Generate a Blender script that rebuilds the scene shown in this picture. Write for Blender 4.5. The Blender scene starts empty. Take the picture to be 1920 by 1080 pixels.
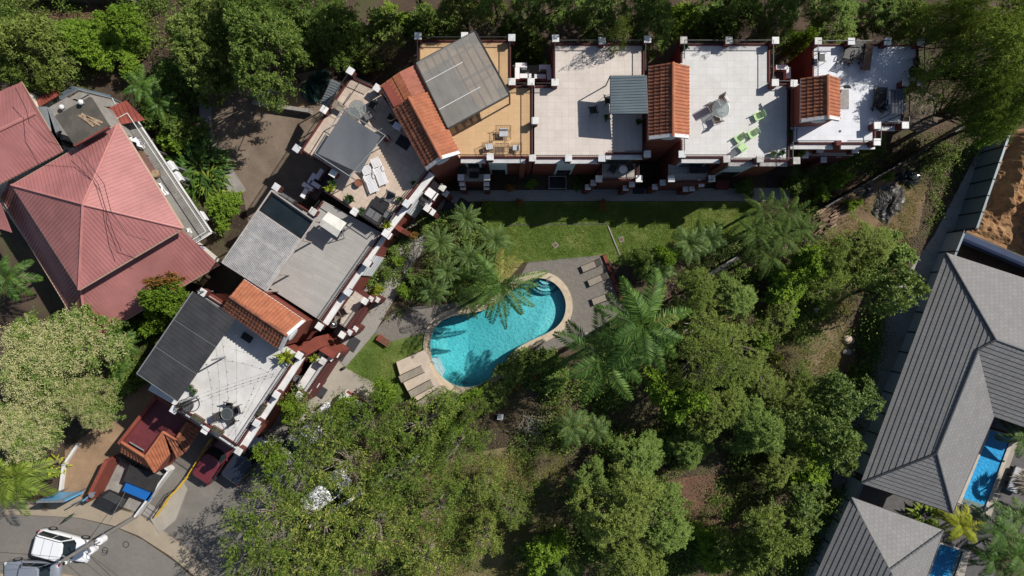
import bpy, math, random
import numpy as np
from mathutils import Vector, Matrix
R = math.radians
# ---------------------------------------------------------------- camera, sky, sun, exposure
scn = bpy.context.scene
col = scn.collection
CAM_H = 56.0
FOC = 1280.0                      # focal length in photograph pixels (24 mm on 36 mm, 1920 wide)
cam_d = bpy.data.cameras.new('drone_camera'); cam_d.lens = 24.0; cam_d.sensor_width = 36.0
cam_d.clip_start = 0.5; cam_d.clip_end = 500.0
cam = bpy.data.objects.new('drone_camera', cam_d); col.objects.link(cam)
cam.location = (0, 0, CAM_H); cam.rotation_euler = (0, 0, 0)
scn.camera = cam
SUN_EL, SUN_AZ = 45.0, 29.5       # azimuth: degrees above +X (image right) towards +Y (image up)
wd = bpy.data.worlds.new('World'); scn.world = wd; wd.use_nodes = True
nt = wd.node_tree
sky = nt.nodes.new('ShaderNodeTexSky'); sky.sky_type = 'NISHITA'; sky.sun_disc = False
sky.sun_elevation = R(SUN_EL); sky.sun_rotation = R(90 - SUN_AZ)
bg = nt.nodes['Background']; bg.inputs[1].default_value = 0.078
nt.links.new(sky.outputs[0], bg.inputs[0])
sl = bpy.data.lights.new('sun', 'SUN'); sl.energy = 5.0; sl.angle = R(0.5); sl.color = (1.0, 0.95, 0.88)
so = bpy.data.objects.new('sun', sl); col.objects.link(so); so.location = (40, 30, 80)
sd = Vector((-math.cos(R(SUN_EL))*math.cos(R(SUN_AZ)), -math.cos(R(SUN_EL))*math.sin(R(SUN_AZ)), -math.sin(R(SUN_EL))))
so.rotation_euler = sd.to_track_quat('-Z', 'Y').to_euler()
scn.view_settings.view_transform = 'Standard'; scn.view_settings.look = 'None'
scn.view_settings.exposure = -0.06; scn.view_settings.gamma = 1.0
try:
    scn.cycles.max_bounces = 6; scn.cycles.diffuse_bounces = 2; scn.cycles.transparent_max_bounces = 12
    scn.cycles.caustics_reflective = False; scn.cycles.caustics_refractive = False
except Exception: pass

# ---------------------------------------------------------------- helpers
def W(px, py, z=0.0):
    s = FOC/(CAM_H - z)
    return Vector(((px-960)/s, (540-py)/s, z))
def W2(pts, z=0.0): return [W(a, b, z).to_2d() for a, b in pts]
ORG = {}
def origin_of(o): return ORG.get(o.name, Vector((0, 0, 0)))
def tag(o, label=None, cat=None, group=None, kind=None):
    if label: o['label'] = label
    if cat: o['category'] = cat
    if group: o['group'] = group
    if kind: o['kind'] = kind
    return o
def thing(name, label, cat, loc=(0, 0, 0), group=None):
    o = bpy.data.objects.new(name, None); col.objects.link(o); o.location = loc
    o.empty_display_size = 0.3
    ORG[o.name] = Vector(loc)
    return tag(o, label, cat, group)
def link(name, me, parent=None, origin=None):
    o = bpy.data.objects.new(name, me); col.objects.link(o)
    if parent is not None:
        o.parent = parent; ORG[o.name] = origin_of(parent)
    else:
        o.location = origin or (0, 0, 0); ORG[o.name] = Vector(origin or (0, 0, 0))
    return o
def area2(p): return sum(p[i][0]*p[(i+1) % len(p)][1]-p[(i+1) % len(p)][0]*p[i][1] for i in range(len(p)))
SPLIT = {'post', 'leg', 'gutter', 'louvre', 'support', 'ridge_cap', 'hip_cap', 'wiper', 'rubber_foot', 'bushing', 'insulator', 'flashing_strip', 'plank'}
class MB:
    def __init__(s): s.v = []; s.f = []
    def add(s, vs, fs):
        n = len(s.v); s.v += [tuple(v) for v in vs]; s.f += [tuple(i+n for i in f) for f in fs]; return s
    def box(s, c, size, rz=0.0, M=None):
        x, y, z = size[0]/2, size[1]/2, size[2]/2
        vs = [Vector(p) for p in ((-x,-y,-z),(x,-y,-z),(x,y,-z),(-x,y,-z),(-x,-y,z),(x,-y,z),(x,y,z),(-x,y,z))]
        if M is None: M = Matrix.Rotation(rz, 3, 'Z')
        c = Vector(c)
        return s.add([M @ v + c for v in vs], [(0,3,2,1),(4,5,6,7),(0,1,5,4),(1,2,6,5),(2,3,7,6),(3,0,4,7)])
    def wall(s, p, q, t, z0, z1, off=0.0):     # wall from p to q, thickness t, shifted by off to the left of p->q
        p = Vector(p[:2]); q = Vector(q[:2]); d = (q-p).normalized(); n = Vector((-d.y, d.x))
        a = p+n*(off-t/2); b = q+n*(off-t/2); c = q+n*(off+t/2); e = p+n*(off+t/2)
        return s.prism([a, b, c, e], z0, z1)
    def prism(s, poly, z0, z1, top=True, bottom=True):
        poly = [tuple(p)[:2] for p in poly]
        if area2(poly) < 0: poly = poly[::-1]
        n = len(poly)
        vs = [(x, y, z0) for x, y in poly]+[(x, y, z1) for x, y in poly]
        fs = [(i, (i+1) % n, (i+1) % n+n, i+n) for i in range(n)]
        if top: fs.append(tuple(range(n, 2*n)))
        if bottom: fs.append(tuple(range(n-1, -1, -1)))
        return s.add(vs, fs)
    def sheet(s, poly, z):
        poly = [tuple(p)[:2] for p in poly]
        if area2(poly) < 0: poly = poly[::-1]
        return s.add([(x, y, z) for x, y in poly], [tuple(range(len(poly)))])
    def face(s, pts): return s.add(pts, [tuple(range(len(pts)))])
    def slab(s, pts, t):                       # planar polygon thickened downwards
        n = len(pts); lo = [Vector(p)-Vector((0, 0, t)) for p in pts]
        return s.add(list(pts)+lo, [tuple(range(n)), tuple(range(2*n-1, n-1, -1))]+[(i, i+n, (i+1) % n+n, (i+1) % n) for i in range(n)])
    def tube(s, p, q, r, n=6, r2=None, caps=True):
        p = Vector(p); q = Vector(q); d = q-p
        if d.length < 1e-6: return s
        d.normalize(); a = d.orthogonal().normalized(); b = d.cross(a); r2 = r if r2 is None else r2
        vs = [p+(a*math.cos(2*math.pi*i/n)+b*math.sin(2*math.pi*i/n))*r for i in range(n)]
        vs += [q+(a*math.cos(2*math.pi*i/n)+b*math.sin(2*math.pi*i/n))*r2 for i in range(n)]
        fs = [(i, (i+1) % n, (i+1) % n+n, i+n) for i in range(n)]
        if caps: fs += [tuple(range(n-1, -1, -1)), tuple(range(n, 2*n))]
        return s.add(vs, fs)
    def path(s, pts, r, n=5, closed=False):
        pts = list(pts)+([pts[0]] if closed else [])
        for a, b in zip(pts, pts[1:]): s.tube(a, b, r, n)
        return s
    def lathe(s, prof, c=(0, 0, 0), n=16, M=None):
        c = Vector(c); vs = []; m = len(prof)
        for r, z in prof:
            for i in range(n):
                v = Vector((r*math.cos(2*math.pi*i/n), r*math.sin(2*math.pi*i/n), z))
                vs.append((M @ v if M else v)+c)
        fs = [(k*n+i, k*n+(i+1) % n, (k+1)*n+(i+1) % n, (k+1)*n+i) for k in range(m-1) for i in range(n)]
        fs += [tuple(range(n-1, -1, -1)), tuple(range((m-1)*n, m*n))]
        return s.add(vs, fs)
    def ring(s, c, rad, r, n=20, M=None):
        c = Vector(c); pts = []
        for i in range(n):
            v = Vector((rad*math.cos(2*math.pi*i/n), rad*math.sin(2*math.pi*i/n), 0)); pts.append((M @ v if M else v)+c)
        return s.path(pts, r, 5, True)
    def islands(s):
        p = list(range(len(s.v)))
        def find(a):
            while p[a] != a: p[a] = p[p[a]]; a = p[a]
            return a
        for f in s.f:
            r = find(f[0])
            for i in f[1:]: p[find(i)] = r
        g = {}
        for f in s.f: g.setdefault(find(f[0]), []).append(f)
        out = []
        for fs in g.values():
            ids = sorted({i for f in fs for i in f}); mp = {k: j for j, k in enumerate(ids)}; b = MB(); b.v = [s.v[i] for i in ids]; b.f = [tuple(mp[i] for i in f) for f in fs]; out.append(b)
        return out
    def build(s, name, m, parent=None, origin=None, smooth=False, bevel=0.0):
        if parent is not None and name in SPLIT:            # every post, leg, gutter run is a part of its own
            isl = s.islands()
            if 1 < len(isl) <= 16:
                return [b.build_one(name, m, parent, origin, smooth, bevel) for b in isl][0]
        return s.build_one(name, m, parent, origin, smooth, bevel)
    def build_one(s, name, m, parent=None, origin=None, smooth=False, bevel=0.0):
        o0 = origin_of(parent) if parent is not None else Vector(origin or (0, 0, 0))
        me = bpy.data.meshes.new(name)
        me.from_pydata([(v[0]-o0.x, v[1]-o0.y, v[2]-o0.z) for v in s.v], [], s.f); me.update()
        me.materials.append(m)
        if smooth: me.polygons.foreach_set('use_smooth', [True]*len(me.polygons))
        o = link(name, me, parent, origin)
        if bevel:
            b = o.modifiers.new('bevel', 'BEVEL'); b.width = bevel; b.segments = 2; b.limit_method = 'ANGLE'
        return o
def np_mesh(name, v, q, m):                    # quads only, numpy arrays
    me = bpy.data.meshes.new(name); nv, nq = len(v), len(q)
    me.vertices.add(nv); me.vertices.foreach_set('co', np.ascontiguousarray(v, np.float32).ravel())
    me.loops.add(nq*4); me.loops.foreach_set('vertex_index', np.ascontiguousarray(q, np.int32).ravel())
    me.polygons.add(nq); me.polygons.foreach_set('loop_start', np.arange(0, nq*4, 4, dtype=np.int32))
    me.update(calc_edges=True); me.validate(); me.materials.append(m)
    return me
def copy_tree(o, parent=None):
    c = o.copy(); col.objects.link(c)
    if parent is not None: c.parent = parent
    for ch in list(o.children): copy_tree(ch, c)
    return c
PROTO = {}
def inst(maker, loc, rz, label, cat=None, group=None, scale=None):
    key = maker if not isinstance(maker, tuple) else maker
    if key not in PROTO:
        o = maker() if not isinstance(maker, tuple) else maker[0](*maker[1:]); PROTO[key] = o
    else: o = copy_tree(PROTO[key])
    o.location = loc; o.rotation_euler = (0, 0, rz)
    if scale is not None: o.scale = (scale,)*3 if not isinstance(scale, tuple) else scale
    o['label'] = label
    if cat: o['category'] = cat
    if group: o['group'] = group
    return o
def clip(poly, n, d):                          # keep the part of a 3D polygon where p.n >= d
    out = []
    for i in range(len(poly)):
        a, b = poly[i], poly[(i+1) % len(poly)]; da, db = a.dot(n)-d, b.dot(n)-d
        if da >= 0: out.append(a)
        if (da >= 0) != (db >= 0): out.append(a+(b-a)*(da/(da-db)))
    return out
def course_roof(mb, poly, step=0.33, lift=0.035):      # tiled slope: stepped courses parallel to the eave (first edge)
    poly = [Vector(p) for p in poly]
    e = (poly[1]-poly[0]).normalized(); nrm = e.cross(poly[2]-poly[0]).normalized()
    if nrm.z < 0: nrm = -nrm
    up = nrm.cross(e).normalized()
    if up.z < 0: up = -up
    base = min(p.dot(up) for p in poly); top = max(p.dot(up) for p in poly); k = 0
    while base+k*step < top-1e-4:
        lo = base+k*step; hi = min(lo+step, top)
        st = clip(clip(poly, up, lo), -up, -hi)
        if len(st) >= 3:
            q = [p+nrm*(lift*(1-(p.dot(up)-lo)/step)) for p in st]
            mb.face(q)
            bot = [p for p in st if abs(p.dot(up)-lo) < 1e-4]
            if len(bot) >= 2 and (bot[0]-bot[-1]).length > .05:
                a, b = min(bot, key=lambda p: p.dot(e)), max(bot, key=lambda p: p.dot(e))
                mb.face([a, b, b+nrm*lift, a+nrm*lift])
        k += 1
    return mb
def rib_roof(mb, poly, gap=0.25, w=0.06, h=0.035, t=0.06):      # sheet-metal slope with ribs running up from the eave (first edge)
    poly = [Vector(p) for p in poly]
    e = (poly[1]-poly[0]).normalized(); nrm = e.cross(poly[2]-poly[0]).normalized()
    if nrm.z < 0: nrm = -nrm
    mb.slab(poly, t)
    lo = min(p.dot(e) for p in poly); hi = max(p.dot(e) for p in poly); x = lo+gap*.5
    while x < hi-w:
        st = clip(clip(poly, e, x), -e, -(x+w))
        if len(st) >= 3:
            q = [p+nrm*h for p in st]; n = len(st)
            mb.add([p+nrm*0.001 for p in st]+q, [tuple(range(n, 2*n))]+[(i, (i+1) % n, (i+1) % n+n, i+n) for i in range(n)])
        x += gap
    return mb
def barrel_slope(mb, a0, a1, r1, r0, pitch=0.24, course=0.42, amp=0.05, lift=0.05):   # barrel clay tiles between eave a0-a1 and ridge r0-r1
    a0, a1, r1, r0 = map(Vector, (a0, a1, r1, r0))
    nrm = (a1-a0).cross(r0-a0).normalized()
    if nrm.z < 0: nrm = -nrm
    Lu = ((a1-a0).length+(r1-r0).length)/2; Lv = ((r0-a0).length+(r1-a1).length)/2
    nu = max(2, round(Lu/pitch)); nv = max(1, round(Lv/course)); prof = [(0, 0), (.12, .6), (.3, 1), (.5, 1), (.62, .5), (.72, 0)]
    us = [((k+f)/nu, h) for k in range(nu) for f, h in prof]+[(1.0, 0)]
    rows = []
    for k in range(nv): rows += [(k/nv, 1.0), ((k+1)/nv, 0.0)]
    vs = []; fs = []; nU = len(us)
    for v, lf in rows:
        for u, h in us:
            p = (a0*(1-u)+a1*u)*(1-v)+(r0*(1-u)+r1*u)*v
            vs.append(p+nrm*(h*amp+lf*lift))
    for j in range(len(rows)-1):
        for i in range(nU-1): fs.append((j*nU+i, j*nU+i+1, (j+1)*nU+i+1, (j+1)*nU+i))
    return mb.add(vs, fs)

# ---------------------------------------------------------------- materials
MATS = {}
def nodes(name):
    m = bpy.data.materials.new(name); m.use_nodes = True
    t = m.node_tree; return m, t, t.nodes['Principled BSDF']
def N(t, typ, **kw):
    n = t.nodes.new(typ)
    for k, v in kw.items():
        if k in n.inputs: n.inputs[k].default_value = v
        else: setattr(n, k, v)
    return n
def rgba(c): return (c[0], c[1], c[2], 1)
def ramp(t, fac, stops):
    r = t.nodes.new('ShaderNodeValToRGB'); els = r.color_ramp.elements
    while len(els) < len(stops): els.new(0.5)
    for e, (p, c) in zip(els, stops): e.position = p; e.color = rgba(c)
    t.links.new(fac, r.inputs[0]); return r.outputs[0]
def coords(t, scale=(1, 1, 1), rz=0.0):
    tc = t.nodes.new('ShaderNodeTexCoord'); mp = t.nodes.new('ShaderNodeMapping')
    mp.inputs['Scale'].default_value = scale; mp.inputs['Rotation'].default_value = (0, 0, rz)
    t.links.new(tc.outputs['Object'], mp.inputs[0]); return mp.outputs[0]
def mixc(t, fac, a, b, mode='MIX'):
    m = t.nodes.new('ShaderNodeMix'); m.data_type = 'RGBA'; m.blend_type = mode
    for i, x in ((0, fac), (6, a), (7, b)):
        if hasattr(x, 'is_linked') or hasattr(x, 'links'): t.links.new(x, m.inputs[i])
        else: m.inputs[i].default_value = rgba(x) if isinstance(x, tuple) else x
    return m.outputs[2]
def bump(t, b, h, s=0.3, d=0.02):
    n = t.nodes.new('ShaderNodeBump'); n.inputs['Strength'].default_value = s; n.inputs['Distance'].default_value = d
    t.links.new(h, n.inputs['Height']); t.links.new(n.outputs[0], b.inputs['Normal'])
def noise(t, co, sc, det=6.0, rough=.6):
    n = N(t, 'ShaderNodeTexNoise', Scale=sc, Detail=det, Roughness=rough); t.links.new(co, n.inputs['Vector']); return n.outputs[0]
def mat(name, c, c2=None, scale=1.5, rough=.75, metal=0.0, bmp=0.0, bscale=30.0, dirt=0.0, lo=.35, hi=.7, coat=0.0):
    if name in MATS: return MATS[name]
    m, t, b = nodes(name); co = coords(t)
    c2 = c2 or tuple(x*.8 for x in c)
    out = ramp(t, noise(t, co, scale), [(lo, c2), (hi, c)])
    if dirt: out = mixc(t, ramp(t, noise(t, co, scale*.35, 8), [(.42, (0, 0, 0)), (.72, (dirt,)*3)]), out, tuple(x*.45 for x in c))
    t.links.new(out, b.inputs['Base Color']); b.inputs['Roughness'].default_value = rough; b.inputs['Metallic'].default_value = metal
    if coat: b.inputs['Coat Weight'].default_value = coat; b.inputs['Coat Roughness'].default_value = .08
    if bmp: bump(t, b, noise(t, co, bscale), bmp)
    MATS[name] = m; return m
def tiles(name, c, c2, mortar, size=(.45, .45), rz=0.0, offset=0.0, mort=.012, rough=.7, dirt=.25, stain=None, vary=.5):
    m, t, b = nodes(name); co = coords(t, (1, 1, 1), rz)
    br = N(t, 'ShaderNodeTexBrick', Scale=1.0); br.offset = offset; br.squash = 1.0
    br.inputs['Brick Width'].default_value = size[0]; br.inputs['Row Height'].default_value = size[1]
    br.inputs['Mortar Size'].default_value = mort; br.inputs['Mortar Smooth'].default_value = .2; br.inputs['Bias'].default_value = 0.0
    br.inputs['Color1'].default_value = rgba(c); br.inputs['Color2'].default_value = rgba(c2); br.inputs['Mortar'].default_value = rgba(mortar)
    t.links.new(co, br.inputs['Vector'])
    out = mixc(t, ramp(t, noise(t, co, .9, 8), [(.4, (0, 0, 0)), (.8, (dirt,)*3)]), br.outputs[0], stain or tuple(x*.5 for x in c))
    out = mixc(t, .18, out, ramp(t, noise(t, co, 9, 6), [(.3, tuple(x*.55 for x in c)), (.7, c)]))
    t.links.new(out, b.inputs['Base Color']); b.inputs['Roughness'].default_value = rough
    bump(t, b, noise(t, co, 40), .1)
    MATS[name] = m; return m
def leafmat(name, stops, trans=.2, gloss=.03):
    gloss = min(gloss*.35, .035)
    m = bpy.data.materials.new(name); m.use_nodes = True; t = m.node_tree; t.nodes.clear()
    g = t.nodes.new('ShaderNodeNewGeometry'); out = t.nodes.new('ShaderNodeOutputMaterial')
    oi = t.nodes.new('ShaderNodeObjectInfo')
    add = N(t, 'ShaderNodeMath', operation='MULTIPLY_ADD'); add.inputs[1].default_value = .32; t.links.new(oi.outputs['Random'], add.inputs[0])
    mul = N(t, 'ShaderNodeMath', operation='MULTIPLY'); mul.inputs[1].default_value = .68; t.links.new(g.outputs['Random Per Island'], mul.inputs[0]); t.links.new(mul.outputs[0], add.inputs[2])
    c = ramp(t, add.outputs[0], stops)
    d = t.nodes.new('ShaderNodeBsdfDiffuse'); tr = t.nodes.new('ShaderNodeBsdfTranslucent'); gl = N(t, 'ShaderNodeBsdfGlossy', Roughness=.6)
    gl.inputs['Color'].default_value = (.8, .9, .75, 1)
    c = mixc(t, 1.0, c, (1.78, 1.84, 1.42), 'MULTIPLY')
    t.links.new(c, d.inputs[0]); t.links.new(mixc(t, .5, c, (.25, .35, .02), 'MIX'), tr.inputs[0])
    m1 = N(t, 'ShaderNodeMixShader'); m1.inputs[0].default_value = trans; t.links.new(d.outputs[0], m1.inputs[1]); t.links.new(tr.outputs[0], m1.inputs[2])
    m2 = N(t, 'ShaderNodeMixShader'); m2.inputs[0].default_value = gloss; t.links.new(m1.outputs[0], m2.inputs[1]); t.links.new(gl.outputs[0], m2.inputs[2])
    t.links.new(m2.outputs[0], out.inputs[0]); MATS[name] = m; return m

WALL = mat('red_wall', (.27, .065, .04), (.2, .045, .03), 1.2, .85, dirt=.5)
DRED = mat('dark_red_wall', (.16, .035, .03), (.11, .025, .022), 1.2, .85, dirt=.5)
WHITE = mat('white_paint', (.8, .8, .78), (.66, .655, .64), 2.2, .65, dirt=.4)
WHITE2 = mat('stained_white_paint', (.72, .71, .68), (.5, .49, .46), 3.5, .7, dirt=.6)
WHITE3 = mat('grey_white_paint', (.68, .69, .7), (.56, .57, .58), 2.5, .65, dirt=.5)
WEATH = mat('weathered_white', (.6, .58, .55), (.35, .33, .3), 4.0, .8, dirt=.6)
SHADEW = mat('white_cladding', (.75, .77, .78), (.62, .65, .67), 1.0, .6, dirt=.3)
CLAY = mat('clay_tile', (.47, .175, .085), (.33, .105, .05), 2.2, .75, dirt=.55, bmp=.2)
CLAYD = mat('shaded_clay_tile', (.42, .15, .075), (.12, .05, .032), 2.6, .85, dirt=.8, bmp=.2)  # clay tile darkened for slopes turned from the sun; shade is in the colour
CLAYP = mat('faded_red_tile', (.47, .18, .115), (.35, .12, .08), 1.6, .8, dirt=.4)
PINK = mat('pink_sheet_roof', (.47, .2, .187), (.37, .15, .142), .6, .6, dirt=.6)
PINKD = mat('pink_ridge', (.54, .24, .22), (.44, .18, .165), 1.0, .5)
RUSTY = mat('old_red_sheet', (.36, .09, .065), (.24, .06, .045), 1.5, .6, dirt=.6)
IRON = mat('black_iron', (.02, .02, .022), (.012, .012, .013), 4, .5)
STEEL = mat('grey_steel', (.38, .39, .4), (.28, .29, .3), 3, .45, metal=.5)
GALV = mat('galvanised_sheet', (.32, .35, .37), (.24, .27, .29), 1.5, .5, metal=.3, dirt=.3)
BLUEST = mat('blue_grey_sheet', (.15, .19, .21), (.115, .145, .165), .8, .45, metal=.2)
DARKSH = mat('charcoal_sheet_roof', (.062, .062, .064), (.04, .04, .042), 1.0, .55, dirt=.35)
CONC = mat('concrete', (.36, .34, .31), (.24, .225, .205), 1.4, .9, dirt=.5, bmp=.2)
CONCD = mat('dark_concrete', (.14, .13, .12), (.08, .075, .07), 1.6, .9, dirt=.6, bmp=.2)
GLASSD = mat('dark_glass', (.02, .03, .035), (.012, .018, .02), 1, .08)
WICKER = mat('dark_wicker', (.05, .045, .042), (.025, .023, .022), 18, .8, bmp=.4)
GREYF = mat('grey_fabric', (.16, .16, .165), (.11, .11, .115), 6, .9)
TAUPE = mat('taupe_sling', (.3, .26, .21), (.22, .19, .15), 5, .85)
CREAM = mat('cream_canvas', (.78, .75, .68), (.62, .6, .54), 2.5, .9, dirt=.2)
LGREY = mat('light_cushion', (.5, .51, .53), (.4, .41, .43), 4, .9)
PLASTW = mat('white_plastic', (.85, .85, .86), (.78, .78, .8), 4, .35)
LIME = mat('lime_plastic', (.47, .68, .32), (.38, .58, .25), 3, .4)
WOOD = mat('brown_wood', (.2, .12, .075), (.12, .07, .042), 6, .75)
WOODG = mat('grey_weathered_wood', (.36, .34, .32), (.24, .225, .21), 6, .85)
PLANKM = mat('pale_planks', (.45, .33, .22), (.25, .17, .1), 4, .8)
TERRA = mat('terracotta', (.32, .11, .06), (.2, .07, .04), 4, .8)
BLACKP = mat('black_plastic', (.02, .02, .022), (.012, .012, .014), 3, .6)
TYRE = mat('tyre_rubber', (.018, .018, .018), (.012, .012, .012), 6, .85)
BARK = mat('bark', (.13, .1, .075), (.07, .055, .042), 5, .9, bmp=.5)
PBARK = mat('palm_bark', (.22, .18, .14), (.13, .105, .08), 7, .9, bmp=.5)
YELLOW = mat('yellow_paint', (.75, .48, .03), (.6, .36, .02), 3, .5)
BLUEP = mat('blue_sheet', (.012, .14, .46), (.01, .11, .38), .8, .5)
SIGNB = mat('light_blue_panel', (.16, .48, .8), (.12, .4, .7), 1.2, .4)
TARPB = mat('black_tarp', (.1, .094, .09), (.045, .043, .042), 2, .45)
TARPG = mat('green_tarp', (.035, .12, .1), (.02, .07, .06), 1.5, .45)
FENCEM = mat('light_grey_sheet', (.58, .63, .66), (.48, .53, .56), .8, .5, dirt=.3)
STONE = mat('pale_coping', (.6, .5, .36), (.46, .37, .26), 2.5, .75, dirt=.3)
VTILE = None
VRIDGE = mat('dark_ridge_tile', (.07, .08, .09), (.05, .055, .06), 2, .6)
VTILE = tiles('grey_roof_tile', (.235, .23, .225), (.2, .196, .192), (.15, .148, .148), (.3, .36), R(-69.7), .5, .02, .75, .4, vary=.5)
# ---------------------------------------------------------------- ground
def soilmat():
    m, t, b = nodes('soil'); co = coords(t)
    a = ramp(t, noise(t, co, .12, 8), [(.38, (.035, .023, .015)), (.5, (.065, .043, .029)), (.68, (.125, .085, .056))])
    lit = ramp(t, noise(t, co, 7, 8, .75), [(.52, (0, 0, 0)), (.66, (.7,)*3)])
    a = mixc(t, lit, a, (.15, .105, .065))
    gr = ramp(t, noise(t, co, .35, 9, .7), [(.5, (0, 0, 0)), (.62, (.75,)*3)])
    a = mixc(t, gr, a, ramp(t, noise(t, co, 14, 6), [(.35, (.04, .055, .015)), (.7, (.13, .13, .05))]))
    t.links.new(a, b.inputs['Base Color']); b.inputs['Roughness'].default_value = .95
    bump(t, b, noise(t, co, 6, 10, .7), .6, .12); return m
def groundmat(name, stops, sc=1.2, fine=18, finemix=.35, fcol=(.3, .26, .2), bmp=.4, stripes=None):
    m, t, b = nodes(name); co = coords(t)
    a = ramp(t, noise(t, co, sc, 8, .65), stops)
    a = mixc(t, ramp(t, noise(t, co, fine, 8, .7), [(.45, (0, 0, 0)), (.7, (finemix,)*3)]), a, fcol)
    t.links.new(a, b.inputs['Base Color']); b.inputs['Roughness'].default_value = .93
    bump(t, b, noise(t, co, fine, 8, .7), bmp, .05); return m
def structure(name, px, z, m, t=0.0):
    mb = MB()
    if t: mb.prism(W2(px), z-t, z, bottom=False)
    else: mb.sheet(W2(px), z)
    return tag(mb.build(name, m), kind='structure')
mb = MB(); mb.sheet([(-140, -140), (140, -140), (140, 140), (-140, 140)], 0.0)
# the ground has a hole for the pool basin: built as a ring of quads round the pool below
GRAVEL = groundmat('gravel', [(.3, (.11, .078, .056)), (.55, (.18, .136, .1)), (.75, (.25, .195, .148))], .6, 14, .5, (.3, .235, .175))
SAND = groundmat('sandy_earth', [(.3, (.2, .13, .08)), (.55, (.31, .2, .12)), (.75, (.4, .27, .165))], .5, 12, .4, (.42, .3, .18))
ORANGE = groundmat('orange_earth', [(.3, (.15, .075, .033)), (.5, (.28, .145, .063)), (.7, (.4, .235, .11))], .7, 7, .5, (.42, .29, .15), .8)
REDSOIL = groundmat('red_soil', [(.3, (.09, .045, .03)), (.55, (.15, .075, .05)), (.75, (.2, .105, .07))], .6, 10, .4, (.22, .13, .09), .8)
DRYGR = groundmat('dry_grass_soil', [(.3, (.09, .075, .03)), (.5, (.17, .135, .065)), (.72, (.25, .19, .1))], .5, 9, .6, (.1, .12, .03), .8)
GRASS = groundmat('lawn_grass', [(.3, (.065, .115, .018)), (.5, (.12, .18, .034)), (.72, (.25, .24, .08))], .4, 18, .7, (.05, .095, .014), .7)
ASPH = groundmat('asphalt', [(.3, (.15, .138, .122)), (.55, (.19, .175, .155)), (.75, (.225, .205, .18))], .22, 3.0, .45, (.12, .11, .1), .15)
PAVC = groundmat('pavement_concrete', [(.3, (.3, .27, .225)), (.55, (.38, .345, .29)), (.75, (.45, .41, .345))], .5, 25, .3, (.25, .22, .18), .15)
SIDEW = groundmat('sidewalk_concrete', [(.3, (.28, .23, .17)), (.55, (.35, .29, .215)), (.75, (.41, .345, .26))], .6, 25, .3, (.32, .26, .18), .15)
PAVER = tiles('paver_path', (.36, .35, .34), (.29, .28, .27), (.18, .175, .17), (.22, .11), 0, .5, .01, .9, .5)
PAVERD = tiles('paver_path_diagonal', (.36, .34, .31), (.29, .275, .25), (.2, .19, .17), (.22, .11), R(-57), .5, .008, .9, .4)
BRICKP = tiles('stone_terrace', (.25, .225, .195), (.17, .152, .132), (.1, .09, .078), (.2, .1), R(40), .5, .012, .9, .4)
# kidney pool outline (water edge), clockwise in the photograph
KID = [(1000,521),(1022,522),(1041,531),(1055,548),(1062,570),(1058,595),(1045,613),(1022,627),(995,638),(966,655),(946,680),(927,704),(901,721),(875,727),(850,722),(829,708),(813,685),(806,655),(808,627),(822,605),(845,593),(875,588),(905,583),(930,571),(950,552),(972,534)]
def smooth(pts, it=2):
    for _ in range(it):
        q = []
        for i in range(len(pts)):
            a, b = pts[i], pts[(i+1) % len(pts)]
            q += [(a[0]*.75+b[0]*.25, a[1]*.75+b[1]*.25), (a[0]*.25+b[0]*.75, a[1]*.25+b[1]*.75)]
        pts = q
    return pts
def inset(poly, d):                             # move a 2D outline outwards by d (counter-clockwise = positive)
    if area2(poly) < 0: poly = poly[::-1]
    n = len(poly); out = []
    for i in range(n):
        a, b, c = Vector(poly[i-1]), Vector(poly[i]), Vector(poly[(i+1) % n])
        t = (c-a).normalized(); out.append(b+Vector((t.y, -t.x))*d)
    return out
kid = [p for p in W2(smooth(KID))]
if area2(kid) < 0: kid = kid[::-1]
g_in = inset(kid, .2)
# ground sheet with the pool cut out: ring from cut outline to a big square
sq = []
cen = sum((Vector(p) for p in g_in), Vector((0, 0)))/len(g_in)
def ring_sheet(name, inner, far, z, m):
    n = len(inner); mb = MB(); outer = []
    for p in inner:
        d = (Vector(p)-cen); outer.append(cen+d.normalized()*far)
    mids = []
    vs = [(p[0], p[1], z) for p in inner]+[(p.x, p.y, z) for p in outer]
    mb.add(vs, [(i, i+n, (i+1) % n+n, (i+1) % n) for i in range(n)])
    return mb.build(name, m)
gr = ring_sheet('ground', g_in, 190, 0.0, soilmat()); tag(gr, kind='structure')

structure('gravel_yard', [(396,160),(640,150),(612,330),(560,385),(470,440),(455,362),(400,272),(392,230)], .004, GRAVEL)
structure('garden_path', [(374,170),(399,170),(396,236),(409,276),(462,357),(438,374),(386,282),(374,240)], .04, CONC, .05)
structure('dirt_lot', [(122,845),(214,775),(280,690),(330,740),(240,880),(176,945),(118,930)], .004, SAND)
structure('dry_leaf_yard', [(40,0),(270,0),(240,30),(160,50),(70,24)], .004, REDSOIL)
structure('rear_yard', [(470,160),(640,120),(560,215),(480,212)], .010, SAND)
structure('driveway', [(225,985),(330,850),(400,745),(508,803),(590,660),(720,726),(660,800),(560,990),(470,1130),(380,1075)], .004, groundmat('driveway_concrete', [(.3, (.13, .118, .105)), (.55, (.185, .17, .15)), (.75, (.25, .23, .2))], .4, 25, .3, (.16, .145, .125), .15))
structure('plaza', [(596,668),(612,652),(648,690),(710,722),(668,772),(560,790),(548,760)], .008, PAVC)
structure('road', [(-260,964),(60,966),(150,972),(215,988),(268,1012),(330,1055),(400,1120),(420,1260),(-260,1260)], .008, ASPH)
structure('sidewalk', [(-260,940),(60,938),(150,930),(190,945),(262,965),(330,1012),(395,1070),(380,1090),(318,1040),(262,1004),(212,984),(150,970),(60,965),(-260,962)], .12, SIDEW, .12)
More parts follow.
